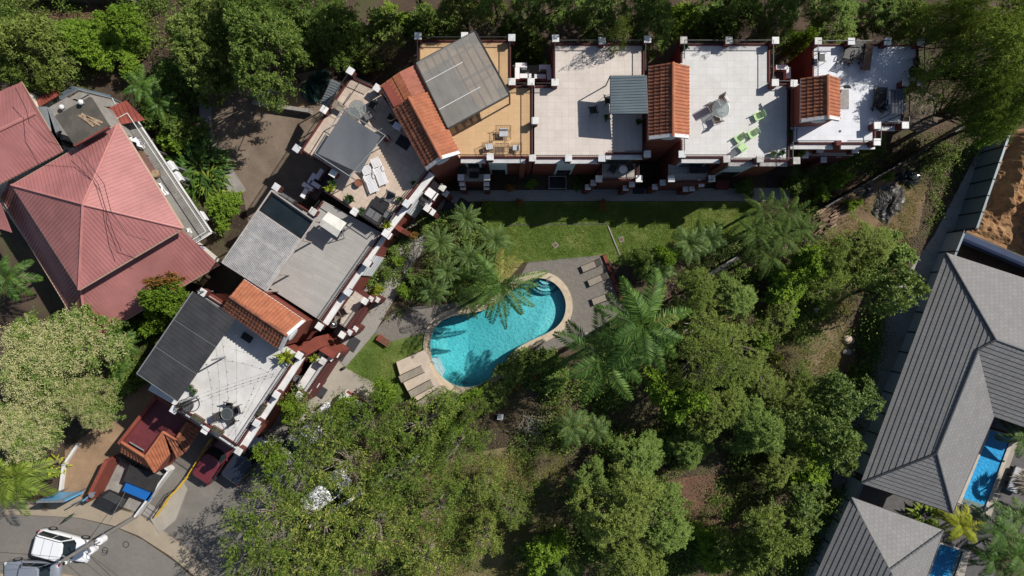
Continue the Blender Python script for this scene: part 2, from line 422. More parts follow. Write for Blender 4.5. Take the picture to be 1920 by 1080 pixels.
structure('far_sidewalk', [(-260,1078),(0,1075),(110,1073),(200,1090),(230,1200),(-260,1200)], .12, SIDEW, .12)
structure('concrete_ramp', [(284,972),(345,905),(352,918),(330,975),(300,1000)], .16, PAVC, .16)
structure('lawn', [(905,378),(1420,378),(1440,440),(1300,452),(1200,500),(1150,496),(1130,478),(990,491),(930,500),(890,420)], .006, GRASS)
structure('pool_lawn', [(647,688),(703,626),(735,640),(803,622),(800,650),(742,680),(772,742),(730,770)], .006, GRASS)
structure('side_lawn', [(1490,290),(1662,250),(1662,285),(1560,360),(1480,350)], .006, GRASS)
structure('paver_walk', [(818,358),(1480,352),(1480,377),(915,377),(880,378),(850,388),(820,372)], .05, PAVER, .06)
structure('diagonal_walk', [(820,372),(850,388),(792,470),(700,628),(648,688),(605,650),(700,520),(780,400)], .045, PAVERD, .06)
structure('brick_patio', [(700,624),(744,577),(840,570),(905,560),(880,581),(845,586),(822,598),(804,622),(735,640)], .012, BRICKP)
mb = MB(); structure('pool_terrace', [(976,518),(990,492),(1128,478),(1140,500),(1172,565),(1150,600),(1080,640),(1012,666),(1002,646),(1027,635),(1051,619),(1065,598),(1069,571),(1061,544),(1044,524),(1023,515),(1000,514)], .016, BRICKP)
structure('orange_plot', [(1862,250),(2050,220),(2050,520),(1905,480),(1798,437)], .004, ORANGE)
def heap(name, poly, m, ridge, amp, wid, step=5, seed=1, rough=.3):      # rough earth bank on the plot
    xs = [p[0] for p in poly]; ys = [p[1] for p in poly]; rg = random.Random(seed); nx = int((max(xs)-min(xs))/step); ny = int((max(ys)-min(ys))/step); vs = []
    for j in range(ny+1):
        for i in range(nx+1):
            x, y = min(xs)+i*step, min(ys)+j*step; ins = False; n = len(poly); k = n-1; dmin = 1e9
            for q in range(n):
                (xa, ya), (xb, yb) = poly[q], poly[k]
                if (ya > y) != (yb > y) and x < (xb-xa)*(y-ya)/(yb-ya)+xa: ins = not ins
                t = max(0, min(1, ((x-xa)*(xb-xa)+(y-ya)*(yb-ya))/((xb-xa)**2+(yb-ya)**2))); dmin = min(dmin, math.hypot(x-xa-t*(xb-xa), y-ya-t*(yb-ya))); k = q
            z = -.15
            if ins:
                r = 1e9
                for (xa, ya), (xb, yb) in zip(ridge, ridge[1:]):
                    t = max(0, min(1, ((x-xa)*(xb-xa)+(y-ya)*(yb-ya))/((xb-xa)**2+(yb-ya)**2))); r = min(r, math.hypot(x-xa-t*(xb-xa), y-ya-t*(yb-ya)))
                z = min(1, dmin/8)*(.12+amp*math.exp(-(r/wid)**2)+rough*(.5+.5*math.sin(x*.31+y*.17))*(.5+.5*math.sin(y*.23-x*.11))+rg.uniform(0, rough*.6))
            w = W(x, y, 0); vs.append((w.x, w.y, z))
    fs = [(j*(nx+1)+i, j*(nx+1)+i+1, (j+1)*(nx+1)+i+1, (j+1)*(nx+1)+i) for j in range(ny) for i in range(nx)]
    return tag(MB().add(vs, fs).build(name, m), kind='structure')
heap('earth_bank', [(1860,262),(1905,245),(2060,235),(2060,510),(1925,478),(1880,458),(1808,430),(1828,400),(1858,388)], ORANGE, [(1904,250),(1894,320),(1874,392)], 1.2, 11)
structure('gravel_strip', [(1856,240),(1884,250),(1790,437),(1655,760),(1600,900),(1540,1110),(1500,1110),(1560,900),(1600,735),(1668,560),(1752,440)], .008, groundmat('grey_gravel', [(.3, (.26, .25, .24)), (.55, (.35, .335, .32)), (.75, (.43, .41, .39))], .6, 30, .4, (.32, .31, .3), .3))
structure('red_earth_patch', [(1240,900),(1330,890),(1440,880),(1400,940),(1380,1000),(1290,1010),(1270,960)], .004, REDSOIL)
structure('red_earth_bank', [(1520,640),(1610,600),(1600,700),(1560,740),(1530,700)], .004, REDSOIL)
structure('dry_clearing', [(700,880),(1000,830),(1060,900),(1040,1110),(760,1110)], .004, DRYGR)
structure('dry_slope', [(1380,560),(1560,560),(1600,640),(1550,720),(1420,740),(1300,700)], .007, groundmat('dry_brown_slope', [(.3, (.12, .085, .045)), (.5, (.2, .145, .08)), (.72, (.29, .21, .12))], .5, 9, .5, (.11, .12, .035), .8))
structure('rubble_yard', [(1530,400),(1640,320),(1740,350),(1720,440),(1640,470),(1560,470)], .004, groundmat('rubble_soil', [(.3, (.1, .07, .04)), (.55, (.2, .13, .07)), (.75, (.3, .2, .11))], 1.2, 8, .6, (.1, .09, .05), .8))

# ---------------------------------------------------------------- pools
def watermat(name, tint, gloss=.06):
    m = bpy.data.materials.new(name); m.use_nodes = True; t = m.node_tree; t.nodes.clear()
    out = t.nodes.new('ShaderNodeOutputMaterial'); tr = t.nodes.new('ShaderNodeBsdfTransparent'); tr.inputs[0].default_value = rgba(tint)
    gl = N(t, 'ShaderNodeBsdfGlossy', Roughness=.04); mx = t.nodes.new('ShaderNodeMixShader')
    co = coords(t); bp = t.nodes.new('ShaderNodeBump'); bp.inputs['Strength'].default_value = .4; bp.inputs['Distance'].default_value = .05
    t.links.new(noise(t, co, 5.0, 4), bp.inputs['Height']); t.links.new(bp.outputs[0], gl.inputs['Normal'])
    fr = N(t, 'ShaderNodeFresnel', IOR=1.33); t.links.new(bp.outputs[0], fr.inputs['Normal'])
    t.links.new(fr.outputs[0], mx.inputs[0]); t.links.new(tr.outputs[0], mx.inputs[1]); t.links.new(gl.outputs[0], mx.inputs[2])
    t.links.new(mx.outputs[0], out.inputs[0]); return m
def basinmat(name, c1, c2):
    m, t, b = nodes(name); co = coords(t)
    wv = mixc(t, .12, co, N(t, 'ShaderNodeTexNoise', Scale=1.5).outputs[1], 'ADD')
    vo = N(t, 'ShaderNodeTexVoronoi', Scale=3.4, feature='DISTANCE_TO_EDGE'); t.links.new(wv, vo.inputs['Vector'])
    caustic = ramp(t, vo.outputs[0], [(0.0, tuple(min(1, x*1.3+.03) for x in c1)), (.17, c1)])  # brighter cell edges paint a caustic light network onto the basin
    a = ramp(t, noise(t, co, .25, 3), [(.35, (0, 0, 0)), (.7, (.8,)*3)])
    t.links.new(mixc(t, a, caustic, c2), b.inputs['Base Color']); b.inputs['Roughness'].default_value = .6
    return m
pool = thing('swimming_pool', 'kidney shaped turquoise swimming pool with pale stone edge beside the palms', 'swimming pool', W(930, 620, 0))
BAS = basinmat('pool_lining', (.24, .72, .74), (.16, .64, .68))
n = len(kid); mbp = MB()
# sloping floor: deep at the lower left lobe
def depth(p): return -0.8-1.6*max(0, min(1, (2.5-p[0])/7))
vs = [(p[0], p[1], .02) for p in kid]+[(p[0], p[1], depth(p)) for p in kid]
mbp.add(vs, [((i+1) % n, i, i+n, (i+1) % n+n) for i in range(n)]); mbp.add([(p[0], p[1], depth(p)) for p in kid], [tuple(range(n))])
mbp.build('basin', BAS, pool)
WM = watermat('pool_water', (.9, .98, .99)); va = WM.node_tree.nodes.new('ShaderNodeVolumeAbsorption'); va.inputs['Color'].default_value = (.3, .9, .93, 1); va.inputs['Density'].default_value = .12
WM.node_tree.links.new(va.outputs[0], [x for x in WM.node_tree.nodes if x.type == 'OUTPUT_MATERIAL'][0].inputs['Volume'])
kin = inset(kid, -.01); wb = MB(); wb.add([(p[0], p[1], -.06) for p in kin]+[(p[0], p[1], depth(p)+.01) for p in kin], [tuple(range(n)), tuple(range(2*n-1, n-1, -1))]+[(i, i+n, (i+1) % n+n, (i+1) % n) for i in range(n)])
wb.build('water', WM, pool)
o1 = inset(kid, .56); mbp = MB()
mbp.add([(p[0], p[1], .11) for p in kid]+[(p[0], p[1], .11) for p in o1]+[(p[0], p[1], -.02) for p in kid]+[(p[0], p[1], 0.0) for p in o1],
        [(i, i+n, (i+1) % n+n, (i+1) % n) for i in range(n)]+[(i+2*n, i, (i+1) % n, (i+1) % n+2*n) for i in range(n)]+[(i+n, i+3*n, (i+1) % n+3*n, (i+1) % n+n) for i in range(n)])
mbp.build('stone_coping', STONE, pool)
STEPM = mat('pool_step_tile', (.06, .34, .4), (.05, .28, .34), 3, .5)
SW = mat('white_pool_step', (.6, .74, .76), (.5, .66, .7), 3, .5)
# curved entry steps in the upper right lobe, white corner step lower left
cc = W(1024, 519).to_2d()
for k in range(4):
    mbp = MB(); r0 = .35+.28*k
    arc = [cc+Vector((math.cos(a), math.sin(a)))*r0 for a in [R(-150+15*i) for i in range(9)]]
    arc2 = [cc+Vector((math.cos(a), math.sin(a)))*(r0+.28) for a in [R(-150+15*i) for i in range(9)]]
    z = -.2-.16*k
    m_ = len(arc); mbp.add([(p.x, p.y, z) for p in arc+arc2]+[(p.x, p.y, z-.16) for p in arc2], [(i, i+1, i+1+m_, i+m_) for i in range(m_-1)]+[(i+m_, i+m_+1, i+1+2*m_, i+2*m_) for i in range(m_-1)])
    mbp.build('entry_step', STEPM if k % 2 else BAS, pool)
MB().prism(W2([(809,672),(820,670),(834,697),(829,706),(818,692)]), -.9, -.12).build('corner_step', SW, pool)
rl = MB()
for dx in (0, 10):
    p = W(1030+dx*.3, 520-dx*.2, 0); q = W(1008+dx*.4, 545+dx*.35, 0)
    rl.path([p+Vector((0, 0, .1)), p+Vector((0, 0, .8)), q+Vector((0, 0, .75)), q+Vector((0, 0, -.6))], .02)
rl.build('handrail', STEEL, pool)
def villa_pool(pts, label, z=0.1):
    t = thing('lap_pool', label, 'swimming pool', W(*pts[0], 0))
    p = W2(pts, z)
    if area2(p) < 0: p = p[::-1]
    m = len(p); b = MB(); zb = .008
    b.add([(q[0], q[1], z) for q in p]+[(q[0], q[1], zb) for q in p], [((i+1) % m, i, i+m, (i+1) % m+m) for i in range(m)]); b.add([(q[0], q[1], zb) for q in p], [tuple(range(m))])
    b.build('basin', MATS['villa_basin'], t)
    MB().sheet(p, z-.03).build('water_surface', MATS['villa_water'], t)
    mo = inset(p, .3); b = MB()
    b.add([(q[0], q[1], z+.02) for q in p]+[(q[0], q[1], z+.02) for q in mo]+[(q[0], q[1], 0) for q in mo]+[(q[0], q[1], z-.05) for q in p], [(i, i+m, (i+1) % m+m, (i+1) % m) for i in range(m)]+[(i+m, i+2*m, (i+1) % m+2*m, (i+1) % m+m) for i in range(m)]+[(i+3*m, i, (i+1) % m, (i+1) % m+3*m) for i in range(m)])
    b.build('pool_edge', PAVC if False else MATS['pale_coping2'], t); return t
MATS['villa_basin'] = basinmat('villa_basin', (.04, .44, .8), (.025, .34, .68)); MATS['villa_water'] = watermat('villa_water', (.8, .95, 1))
MATS['pale_coping2'] = mat('pale_pool_edge', (.52, .47, .4), (.4, .36, .3), 2, .8)
# ---------------------------------------------------------------- terrace houses
UPV = Vector((0, 0, 1)); PCAP = random.Random(12)
def railing(house, a, b, zr, h=0.95, curb=.1, curbm=None, m=None, gap=.145, inx=0.0, bars=True):
    a = Vector((a.x, a.y)); b = Vector((b.x, b.y)); d = (b-a); L = d.length; d.normalize()
    par = None
    if curb:
        par = MB().wall(a, b, .16, zr, zr+curb).build('parapet', curbm or DRED, house)
    r = MB(); z0 = zr+curb
    r.wall(a, b, .05, zr+h-.04, zr+h); r.wall(a, b, .025, z0+.05, z0+.08)
    k = int(L/gap)
    for i in range(1, k):
        p = a+d*(i*L/k); r.box((p.x, p.y, (z0+.08+zr+h-.05)/2), (.014, .014, zr+h-.13-z0), math.atan2(d.y, d.x))
    r.build('railing', m or IRON, house)
def pillar(house, px, py, zr, rz=0.0, h=.95, wall=None, cap=None, s=.5, z0=None, body=.4):
    c = W(px, py, zr+h)
    z0 = zr-.02 if z0 is None else z0
    p = MB().box((c.x, c.y, (z0+zr+h-.1)/2), (body, body, zr+h-.1-z0), rz).build('pillar', wall or DRED, house)
    if cap is None or cap is WHITE: cap = PCAP.choice((WHITE, WHITE, WHITE, WHITE2, WHITE3))
    MB().box((c.x, c.y, zr+h-.05), (s, s, .1), rz+PCAP.uniform(-.03, .03)).build('pillar_cap', cap, p, bevel=.02)
    return p
def ledge(house, a, b, zr, w=.32, t=.2, drop=.02, m=None):     # white cornice outside the edge a->b (outside on the right of a->b)
    return MB().wall(a, b, w, zr-t-drop, zr-drop, off=-w/2-.003).build('cornice', m or WHITE, house)
def house_body(name, label, poly, zr, floor, loc_px, wallm=None):
    c = W(loc_px[0], loc_px[1], 0); h = thing(name, label, 'terrace house', c, 'terrace houses round the pool garden')
    P = W2(poly, zr)
    MB().prism(P, 0, zr, top=False).build('wall', wallm or WALL, h)
    MB().prism(P, zr, zr+.03, bottom=False).build('terrace_floor', floor, h)
    return h, P
def tower(h, eL, eR, rg, ze, zrg, z0, gable_end=1, trim=True, cdark=None, clit=None, over=.22, vent=True, body_m=None):
    """stair tower with a gabled clay-tile roof: eL, eR, rg = pixel pairs (end 0, end 1) of both eaves and ridge"""
    A = [W(*p, ze) for p in eL]; B = [W(*p, ze) for p in eR]; C = [W(*p, zrg) for p in rg]
    ax = ((A[1]-A[0])+(B[1]-B[0])); ax.z = 0; ax.normalize(); sx = Vector((-ax.y, ax.x, 0))
    if (A[0]-B[0]).dot(sx) < 0: sx = -sx
    ins = lambda p, e, s: p+ax*(over if e == 0 else -over)+sx*(-over if s > 0 else over)
    q = [ins(A[0], 0, 1), ins(A[1], 1, 1), ins(B[1], 1, -1), ins(B[0], 0, -1)]
    bm = MB(); bm.prism([p.to_2d() for p in q], z0, ze-.05, top=False)
    for e in (0, 1):
        a, b = (q[0], q[3]) if e == 0 else (q[1], q[2]); r = C[e]+ax*(over if e == 0 else -over)
        z = ze-.05; r = Vector((r.x, r.y, zrg-.1))
        bm.face([Vector((a.x, a.y, z)), Vector((b.x, b.y, z)), r])
    tw = bm.build('stair_tower', body_m or WALL, h)
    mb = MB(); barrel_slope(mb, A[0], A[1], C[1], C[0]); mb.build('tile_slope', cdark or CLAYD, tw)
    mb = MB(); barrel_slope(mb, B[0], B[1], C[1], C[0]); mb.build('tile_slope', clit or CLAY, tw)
    mb = MB(); mb.path([C[0]+UPV*.04, C[1]+UPV*.04], .11, 8); mb.build('ridge_tile', clit or CLAY, tw)
    # underside boards
    mb = MB(); dn = UPV*.03; mb.face([A[0]-dn, A[1]-dn, C[1]-dn, C[0]-dn]); mb.face([B[0]-dn, B[1]-dn, C[1]-dn, C[0]-dn]); mb.build('roof_lining', WALL, tw)
    if trim:
        e = gable_end; sg = ax if e == 1 else -ax; mb = MB()
        for p, r in ((A[e], C[e]), (B[e], C[e])):
            d = r-p
            mb.add([p-UPV*.16+sg*.03, r-UPV*.16+sg*.03, r+UPV*.12+sg*.03, p+UPV*.12+sg*.03, p-UPV*.16-sg*.2, r-UPV*.16-sg*.2, r+UPV*.12-sg*.2, p+UPV*.12-sg*.2], [(0,1,2,3),(7,6,5,4),(3,2,6,7),(0,4,5,1),(1,5,6,2),(0,3,7,4)])
        mb.build('gable_trim', WHITE, tw)
        if vent:
            m0 = (q[1]+q[2])/2 if e == 1 else (q[0]+q[3])/2; c = Vector((m0.x, m0.y, ze-.25))+sg*.03
            Mx = Matrix((sx, UPV, sg)).transposed(); v2 = MB()
            v2.lathe([(.5, 0), (.5, .1), (.4, .14)], c, 16, Mx @ Matrix.Diagonal((1, .75, 1))); v2.build('oval_window', SHADEW, tw)
    mb = MB(); g = UPV*-.03
    for X in (A, B): mb.path([X[0]+g, X[1]+g], .05, 6)
    mb.build('gutter', WHITE if trim else IRON, tw)
    return tw
def facade_panel(h, a, b, z0, z1, out=.05, m=None, name='window_surround', glass=True):
    a = Vector((a.x, a.y)); b = Vector((b.x, b.y)); mb = MB().wall(a, b, .1, z0, z1, off=-out)
    p = mb.build(name, m or SHADEW, h)
    d = (b-a).normalized(); L = (b-a).length; s = MB()
    k = 7
    for i in range(1, k): s.wall(a+d*.05, b-d*.05, .03, z0+(z1-z0)*i/k, z0+(z1-z0)*i/k+.05, off=-out-.06)
    s.build('louvre', SHADEW, p)
    if glass: MB().wall(a+d*.15, b-d*.15, .04, z0+.1, min(z0+2.1, z1-.3), off=-out-.09).build('door_glass', GLASSD, p)
    return p
def balcony(h, poly, zf, floor=None, name='balcony', base=None, zb=0):
    P = W2(poly, zf); s = MB().prism(P, zb, zf, top=False).build(name, base or DRED, h)
    MB().prism(P, zf, zf+.03, bottom=False).build('balcony_floor', floor, s); return P
def ac_unit():
    t = thing('condenser_unit', 'x', 'air conditioner'); 
    MB().box((0, 0, .32), (.85, .34, .6)).build('casing', PLASTW, t, bevel=.02)
    g = MB(); Mx = Matrix.Rotation(R(90), 3, 'X')
    for r in (.1, .17, .24): g.ring((-.12, -.18, .32), r, .008, 16, Mx)
    g.build('fan_grille', BLACKP, t); MB().box((0, 0, .01), (.8, .3, .03)).build('bracket', IRON, t); return t
Z7 = 7.0
T_BEIGE = tiles('pinkish_beige_tile', (.66, .59, .53), (.6, .535, .48), (.5, .445, .4), (.5, .5), 0, 0, .012, .7, .45)
T_GREY = tiles('pale_grey_tile', (.66, .655, .64), (.6, .6, .59), (.51, .5, .49), (.5, .5), 0, 0, .012, .7, .45, (.4, .35, .29))
T_WHITE = tiles('white_roof_coating', (.74, .76, .8), (.7, .72, .76), (.55, .56, .58), (.6, .6), 0, 0, .008, .7, .35)
T_YEL = tiles('yellow_beige_tile', (.64, .42, .225), (.59, .385, .2), (.44, .29, .155), (.46, .46), R(0), 0, .008, .75, .42)
T_B5 = tiles('cream_tile', (.62, .5, .4), (.54, .43, .335), (.37, .295, .23), (.46, .46), R(32), 0, .014, .7, .6)
T_DECK = tiles('grey_deck_boards', (.42, .4, .375), (.36, .345, .32), (.26, .245, .225), (2.4, .14), R(27), .37, .01, .8, .45)
T_B7 = mat('white_screed', (.7, .69, .67), (.57, .56, .54), 1.1, .8, dirt=.4)
T_PATIO = tiles('patio_tile', (.5, .45, .4), (.44, .4, .355), (.22, .2, .18), (.33, .33), 0, 0, .014, .75, .3)
T_PATIOD = tiles('patio_tile_turned', (.56, .5, .43), (.5, .44, .38), (.3, .26, .22), (.33, .33), R(32), 0, .012, .75, .3)

# --- house at the right end
h, P = house_body('terrace_house', 'right end terrace house with bright white roof deck dappled by tree shade', [(1521,83),(1721,83),(1721,152),(1693,152),(1693,236),(1641,236),(1641,271),(1482,271),(1482,158),(1521,158)], Z7, T_WHITE, (1600,180))
for a, b in (((1523,85),(1719,85)), ((1719,85),(1719,150)), ((1691,154),(1691,234)), ((1639,238),(1639,268)), ((1638,269),(1577,269)), ((1562,269),(1484,269)), ((1484,269),(1484,246)), ((1523,152),(1523,85)), ((1692,234),(1642,234))):
    railing(h, W(*a, Z7), W(*b, Z7), Z7)
for x, y in ((1534.6,76.6),(1596.8,77.2),(1664.9,77.6),(1727.6,78.2),(1726.6,154.3),(1699.6,154.5),(1698,234.4),(1645.8,235),(1645,266),(1489,156)): pillar(h, x, y, Z7)
ledge(h, W(1562,271,Z7), W(1482,271,Z7), Z7) if False else ledge(h, W(1482,271,Z7), W(1562,271,Z7), Z7)
ledge(h, W(1577,271,Z7), W(1641,271,Z7), Z7); ledge(h, W(1641,236,Z7), W(1693,236,Z7), Z7)
MB().box(W(1569.5,269.5,Z7+.3), (.36, .36, .6)).build('pillar', DRED, h)
tower(h, [(1502,147),(1501,229)], [(1573.5,147),(1573.5,226)], [(1552,140),(1552,222)], 9.3, 10.35, Z7, over=.18)
balcony(h, [(1495,283),(1600,283),(1600,292),(1495,292)], 4.0, T_PATIO)
for x, y in ((1538,279.5),(1604,280.5),(1510,290)): pillar(h, x, y, 4.6, s=.5)
for x, y in ((1573,289),(1545,299)): pillar(h, x, y, 2.6, s=.46, z0=0)
facade_panel(h, W(1490,271.5,Z7), W(1530,271.5,Z7), 4.1, 6.6)

# --- house second from the right
h, P = house_body('terrace_house', 'terrace house with pale grey tiled roof deck, second from the right end', [(1275,82),(1443,82),(1443,157),(1479,157),(1479,303),(1364,303),(1364,297),(1275,297)], Z7, T_GREY, (1370,190))
for a, b in (((1277,84),(1441,84)), ((1441,84),(1441,155)), ((1277,118),(1277,84)), ((1277,295),(1277,262)), ((1277,295),(1364,295)), ((1366,301),(1477,301)), ((1477,301),(1477,159)), ((1443,159),(1477,159))):
    railing(h, W(*a, Z7), W(*b, Z7), Z7)
for x, y, c in ((1282,75,WEATH),(1367,75,WHITE),(1454.5,75.5,WHITE),(1454,154.5,WHITE),(1279,289,WHITE),(1363,298,WEATH),(1425.5,298,WEATH),(1494,301,WEATH)): pillar(h, x, y, Z7, cap=c)
ledge(h, W(1278,297,Z7), W(1352,297,Z7), Z7); ledge(h, W(1366,303,Z7), W(1420,303,Z7), Z7, m=WEATH); ledge(h, W(1425,303,Z7), W(1477,303,Z7), Z7, m=WEATH)
tower(h, [(1217,124),(1216,261)], [(1291,124),(1291,259)], [(1262,117),(1262,256)], 9.4, 10.5, 0, over=.2)
balcony(h, [(1253,308),(1328,308),(1328,342),(1253,342)], 4.3, T_PATIO)
for x, y, z, zz in ((1259,335,4.3,None),(1335,334.5,4.3,None),(1243,342,2.9,0),(1228.5,350,1.8,0),(1315.5,345,2.6,0),(1298,353,1.4,0),(1286,354,1.2,0)): pillar(h, x, y, z, z0=zz, s=.5 if z > 4 else .44)
railing(h, W(1262,341,4.3), W(1330,341,4.3), 4.3); railing(h, W(1328,308,4.3), W(1328,341,4.3), 4.3)
facade_panel(h, W(1380,303.5,Z7), W(1424,303.5,Z7), 1.2, 6.6); facade_panel(h, W(1283,297.5,Z7), W(1335,297.5,Z7), 4.4, 6.6)
MB().prism(W2([(1340,340),(1364,340),(1364,356),(1340,356)]), .05, .5).build('planter_bed', DRED, h)

# --- third: pinkish beige deck with the steel canopy
h, P = house_body('terrace_house', 'terrace house with pinkish beige roof deck and corrugated steel canopy', [(1037,82),(1208,82),(1208,290),(1134,290),(1134,298),(1002,298),(1002,161),(1037,161)], Z7, T_BEIGE, (1110,190))
for a, b in (((1039,84),(1206,84)), ((1206,84),(1206,140)), ((1039,159),(1039,84)), ((1206,215),(1206,288)), ((1136,288),(1206,288)), ((1004,296),(1132,296)), ((1004,163),(1037,163))):
    railing(h, W(*a, Z7), W(*b, Z7), Z7)
for x, y in ((1041.7,71.7),(1129,76),(1214.5,73.3),(1040.5,154.2),(1066,296.3),(1128.3,296.5),(1214,288.5)): pillar(h, x, y, Z7)
ledge(h, W(1002,298,Z7), W(1056,298,Z7), Z7); ledge(h, W(1066,298,Z7), W(1124,298,Z7), Z7); ledge(h, W(1136,290,Z7), W(1205,290,Z7), Z7)
cv = thing('roof_canopy', 'blue grey corrugated steel canopy beside the clay tiled tower', 'canopy', W(1178,178,Z7))
mb = MB(); ZC = 9.35; cq = [W(1144.5,142,ZC), W(1144.5,213,ZC-.08), W(1215,212.5,ZC+.2), W(1212,141.5,ZC+.28)]
rib_roof(mb, [cq[0], cq[1], cq[2], cq[3]], .19, .09, .035, .03); mb.build('sheet', BLUEST, cv)
mb = MB()
for p in cq: mb.tube((p.x, p.y, Z7+.03), (p.x, p.y, p.z-.04), .045)
for i in range(4): mb.tube(cq[i]-UPV*.06, cq[(i+1) % 4]-UPV*.06, .035)
mb.build('steel_frame', IRON, cv)
balcony(h, [(1129,307),(1194,307),(1194,338),(1129,338)], 4.6, T_PATIO)
for x, y, z, zz in ((1123,335,4.5,None),(1198.5,335,4.5,None),(1113,342.5,3.0,0),(1102.5,350.5,1.8,0),(1185,345,3.0,0),(1173.5,352,1.8,0)): pillar(h, x, y, z, z0=zz, s=.5 if z > 4 else .44)
railing(h, W(1129,337,4.6), W(1192,337,4.6), 4.6); railing(h, W(1194,307,4.6), W(1194,335,4.6), 4.6)
facade_panel(h, W(1048,298.5,Z7), W(1083,298.5,Z7), .9, 6.6); facade_panel(h, W(1140,290.5,Z7), W(1190,290.5,Z7), 4.7, 6.6)
mb = MB(); q = [W(1029,331,1), W(1061,331,1), W(1061,354,1), W(1029,354,1)]
for i in range(4): mb.tube((q[i].x, q[i].y, 0), (q[i].x, q[i].y, 1.2), .04); mb.tube(q[i]+UPV*.2, q[(i+1) % 4]+UPV*.2, .035)
pf = thing('entry_frame', 'dark ground level well with thin grey frame below the white louvred wall', 'light well', W(1045,343)); mb.build('frame', STEEL, pf); MB().sheet([v.to_2d() for v in q], .3).build('dark_grate', BLACKP, pf)

# --- fourth: yellow beige deck with the translucent pergola
h, P = house_body('terrace_house', 'terrace house with yellow beige roof deck under a translucent pergola', [(784,76),(958,76),(958,161),(999,161),(999,297),(862,297),(800,205),(740,182),(716,165),(784,120)], Z7, T_YEL, (900,200))
for a, b in (((786,78),(956,78)), ((956,78),(956,159)), ((786,122),(786,78)), ((958,163),(997,163)), ((997,163),(997,295)), ((864,295),(997,295))):
    railing(h, W(*a, Z7), W(*b, Z7), Z7)
for x, y in ((783.5,67),(871,66.7),(959.5,70.3),(960,152.8),(995.6,153),(919,294),(998.5,296),(1003,226)): pillar(h, x, y, Z7)
ledge(h, W(864,297,Z7), W(910,297,Z7), Z7); ledge(h, W(922,297,Z7), W(985,297,Z7), Z7)
def polymat():
    m = bpy.data.materials.new('smoky_polycarbonate'); m.use_nodes = True; t = m.node_tree; t.nodes.clear()
    out = t.nodes.new('ShaderNodeOutputMaterial'); tr = t.nodes.new('ShaderNodeBsdfTransparent'); tr.inputs[0].default_value = (.62, .58, .53, 1)
    d = t.nodes.new('ShaderNodeBsdfDiffuse'); co = coords(t); t.links.new(ramp(t, noise(t, co, .8, 8), [(.35, (.42, .405, .37)), (.7, (.55, .53, .49))]), d.inputs[0])
    mx = t.nodes.new('ShaderNodeMixShader'); mx.inputs[0].default_value = .4
    gl = N(t, 'ShaderNodeBsdfGlossy', Roughness=.25); m2 = t.nodes.new('ShaderNodeMixShader'); m2.inputs[0].default_value = .05
    t.links.new(tr.outputs[0], mx.inputs[1]); t.links.new(d.outputs[0], mx.inputs[2]); t.links.new(mx.outputs[0], m2.inputs[1]); t.links.new(gl.outputs[0], m2.inputs[2]); t.links.new(m2.outputs[0], out.inputs[0]); return m
pg = thing('translucent_pergola', 'large smoky translucent pergola roof over the yellow beige deck', 'pergola', W(868,150,Z7))
ZP = 9.5; A, B, C, D = W(780.4,117.8,ZP), W(890.6,58.5,ZP), W(955.4,176.6,ZP), W(840,239.6,ZP)
MB().slab([A, B, C, D], .02).build('roof_sheet', polymat(), pg)
POLYF = mat('grey_green_steel', (.05, .06, .06), (.035, .042, .042), 3, .5)
mb = MB(); lift = UPV*-.07
for i in range(9): f = i/8; mb.path([A+(B-A)*f+lift, D+(C-D)*f+lift], .075, 4)
for f in (0, .52, 1): mb.path([A+(D-A)*f+lift*1.8, B+(C-B)*f+lift*1.8], .1, 4)
mb.build('purlin', POLYF, pg)
mb = MB()
for f in (.3, .72):
    p = A+(D-A)*f; q = B+(C-B)*f; mb.tube(p+UPV*.03, p+(q-p)*(.62 if f < .5 else .68)+UPV*.03, .03, 4)
mb.build('flashing_strip', WHITE, pg)
mb = MB()
for p in (B, C, D, A, (B+C)/2, (A+B)/2, (C+D)/2): mb.tube((p.x, p.y, Z7), (p.x, p.y, p.z-.1), .06, 6)
mb.tube(B, C, .06, 4); mb.build('post', IRON, pg)
tower(h, [(737.6,206),(800,318.7)], [(803.7,172),(863,287.6)], [(766,182.5),(828,298.2)], 9.2, 10.2, 0, over=.2)
# lean-to tiled roof above the tower
A, B, C, D = W(710,157,9.3), W(779,119,9.3), W(803.7,170.5,9.25), W(737,205,9.25)
wg = MB().prism(inset([v.to_2d() for v in (A, B, C, D)], -.2), 0, 9.1).build('rear_wing', WALL, h)
m1 = A+(B-A)*.56; m2 = D+(C-D)*.56
mb = MB(); barrel_slope(mb, A-UPV*.5, D-UPV*.5, m2+UPV*.05, m1+UPV*.05, .3, .55); mb.build('tile_slope', CLAY, wg)
mb = MB(); barrel_slope(mb, B-UPV*.15, C-UPV*.1, m2+UPV*.05, m1+UPV*.05, .3, .6, .035, .03); mb.build('tile_slope', CLAYP, wg)
MB().path([A-UPV*.5, D-UPV*.5], .06).build('gutter', WHITE, wg)
balcony(h, [(868,316),(912,316),(912,340),(868,340)], 3.4, T_PATIO)
for x, y, z, zz in ((864,332.5,4.2,None),(913,332.5,4.2,None),(866,343,2.8,0),(912,343,2.8,0),(868,350.5,1.8,0),(912,350.5,1.8,0)): pillar(h, x, y, z, z0=zz, s=.48 if z > 4 else .44)
facade_panel(h, W(915,297.5,Z7), W(950,297.5,Z7), .9, 6.6); facade_panel(h, W(870,297.5,Z7), W(900,297.5,Z7), 4, 6.5)
MB().wall(W(975,298.6,Z7), W(985,298.6,Z7), .3, 0, 6.7, off=-.16).build('buttress', WALL, h)

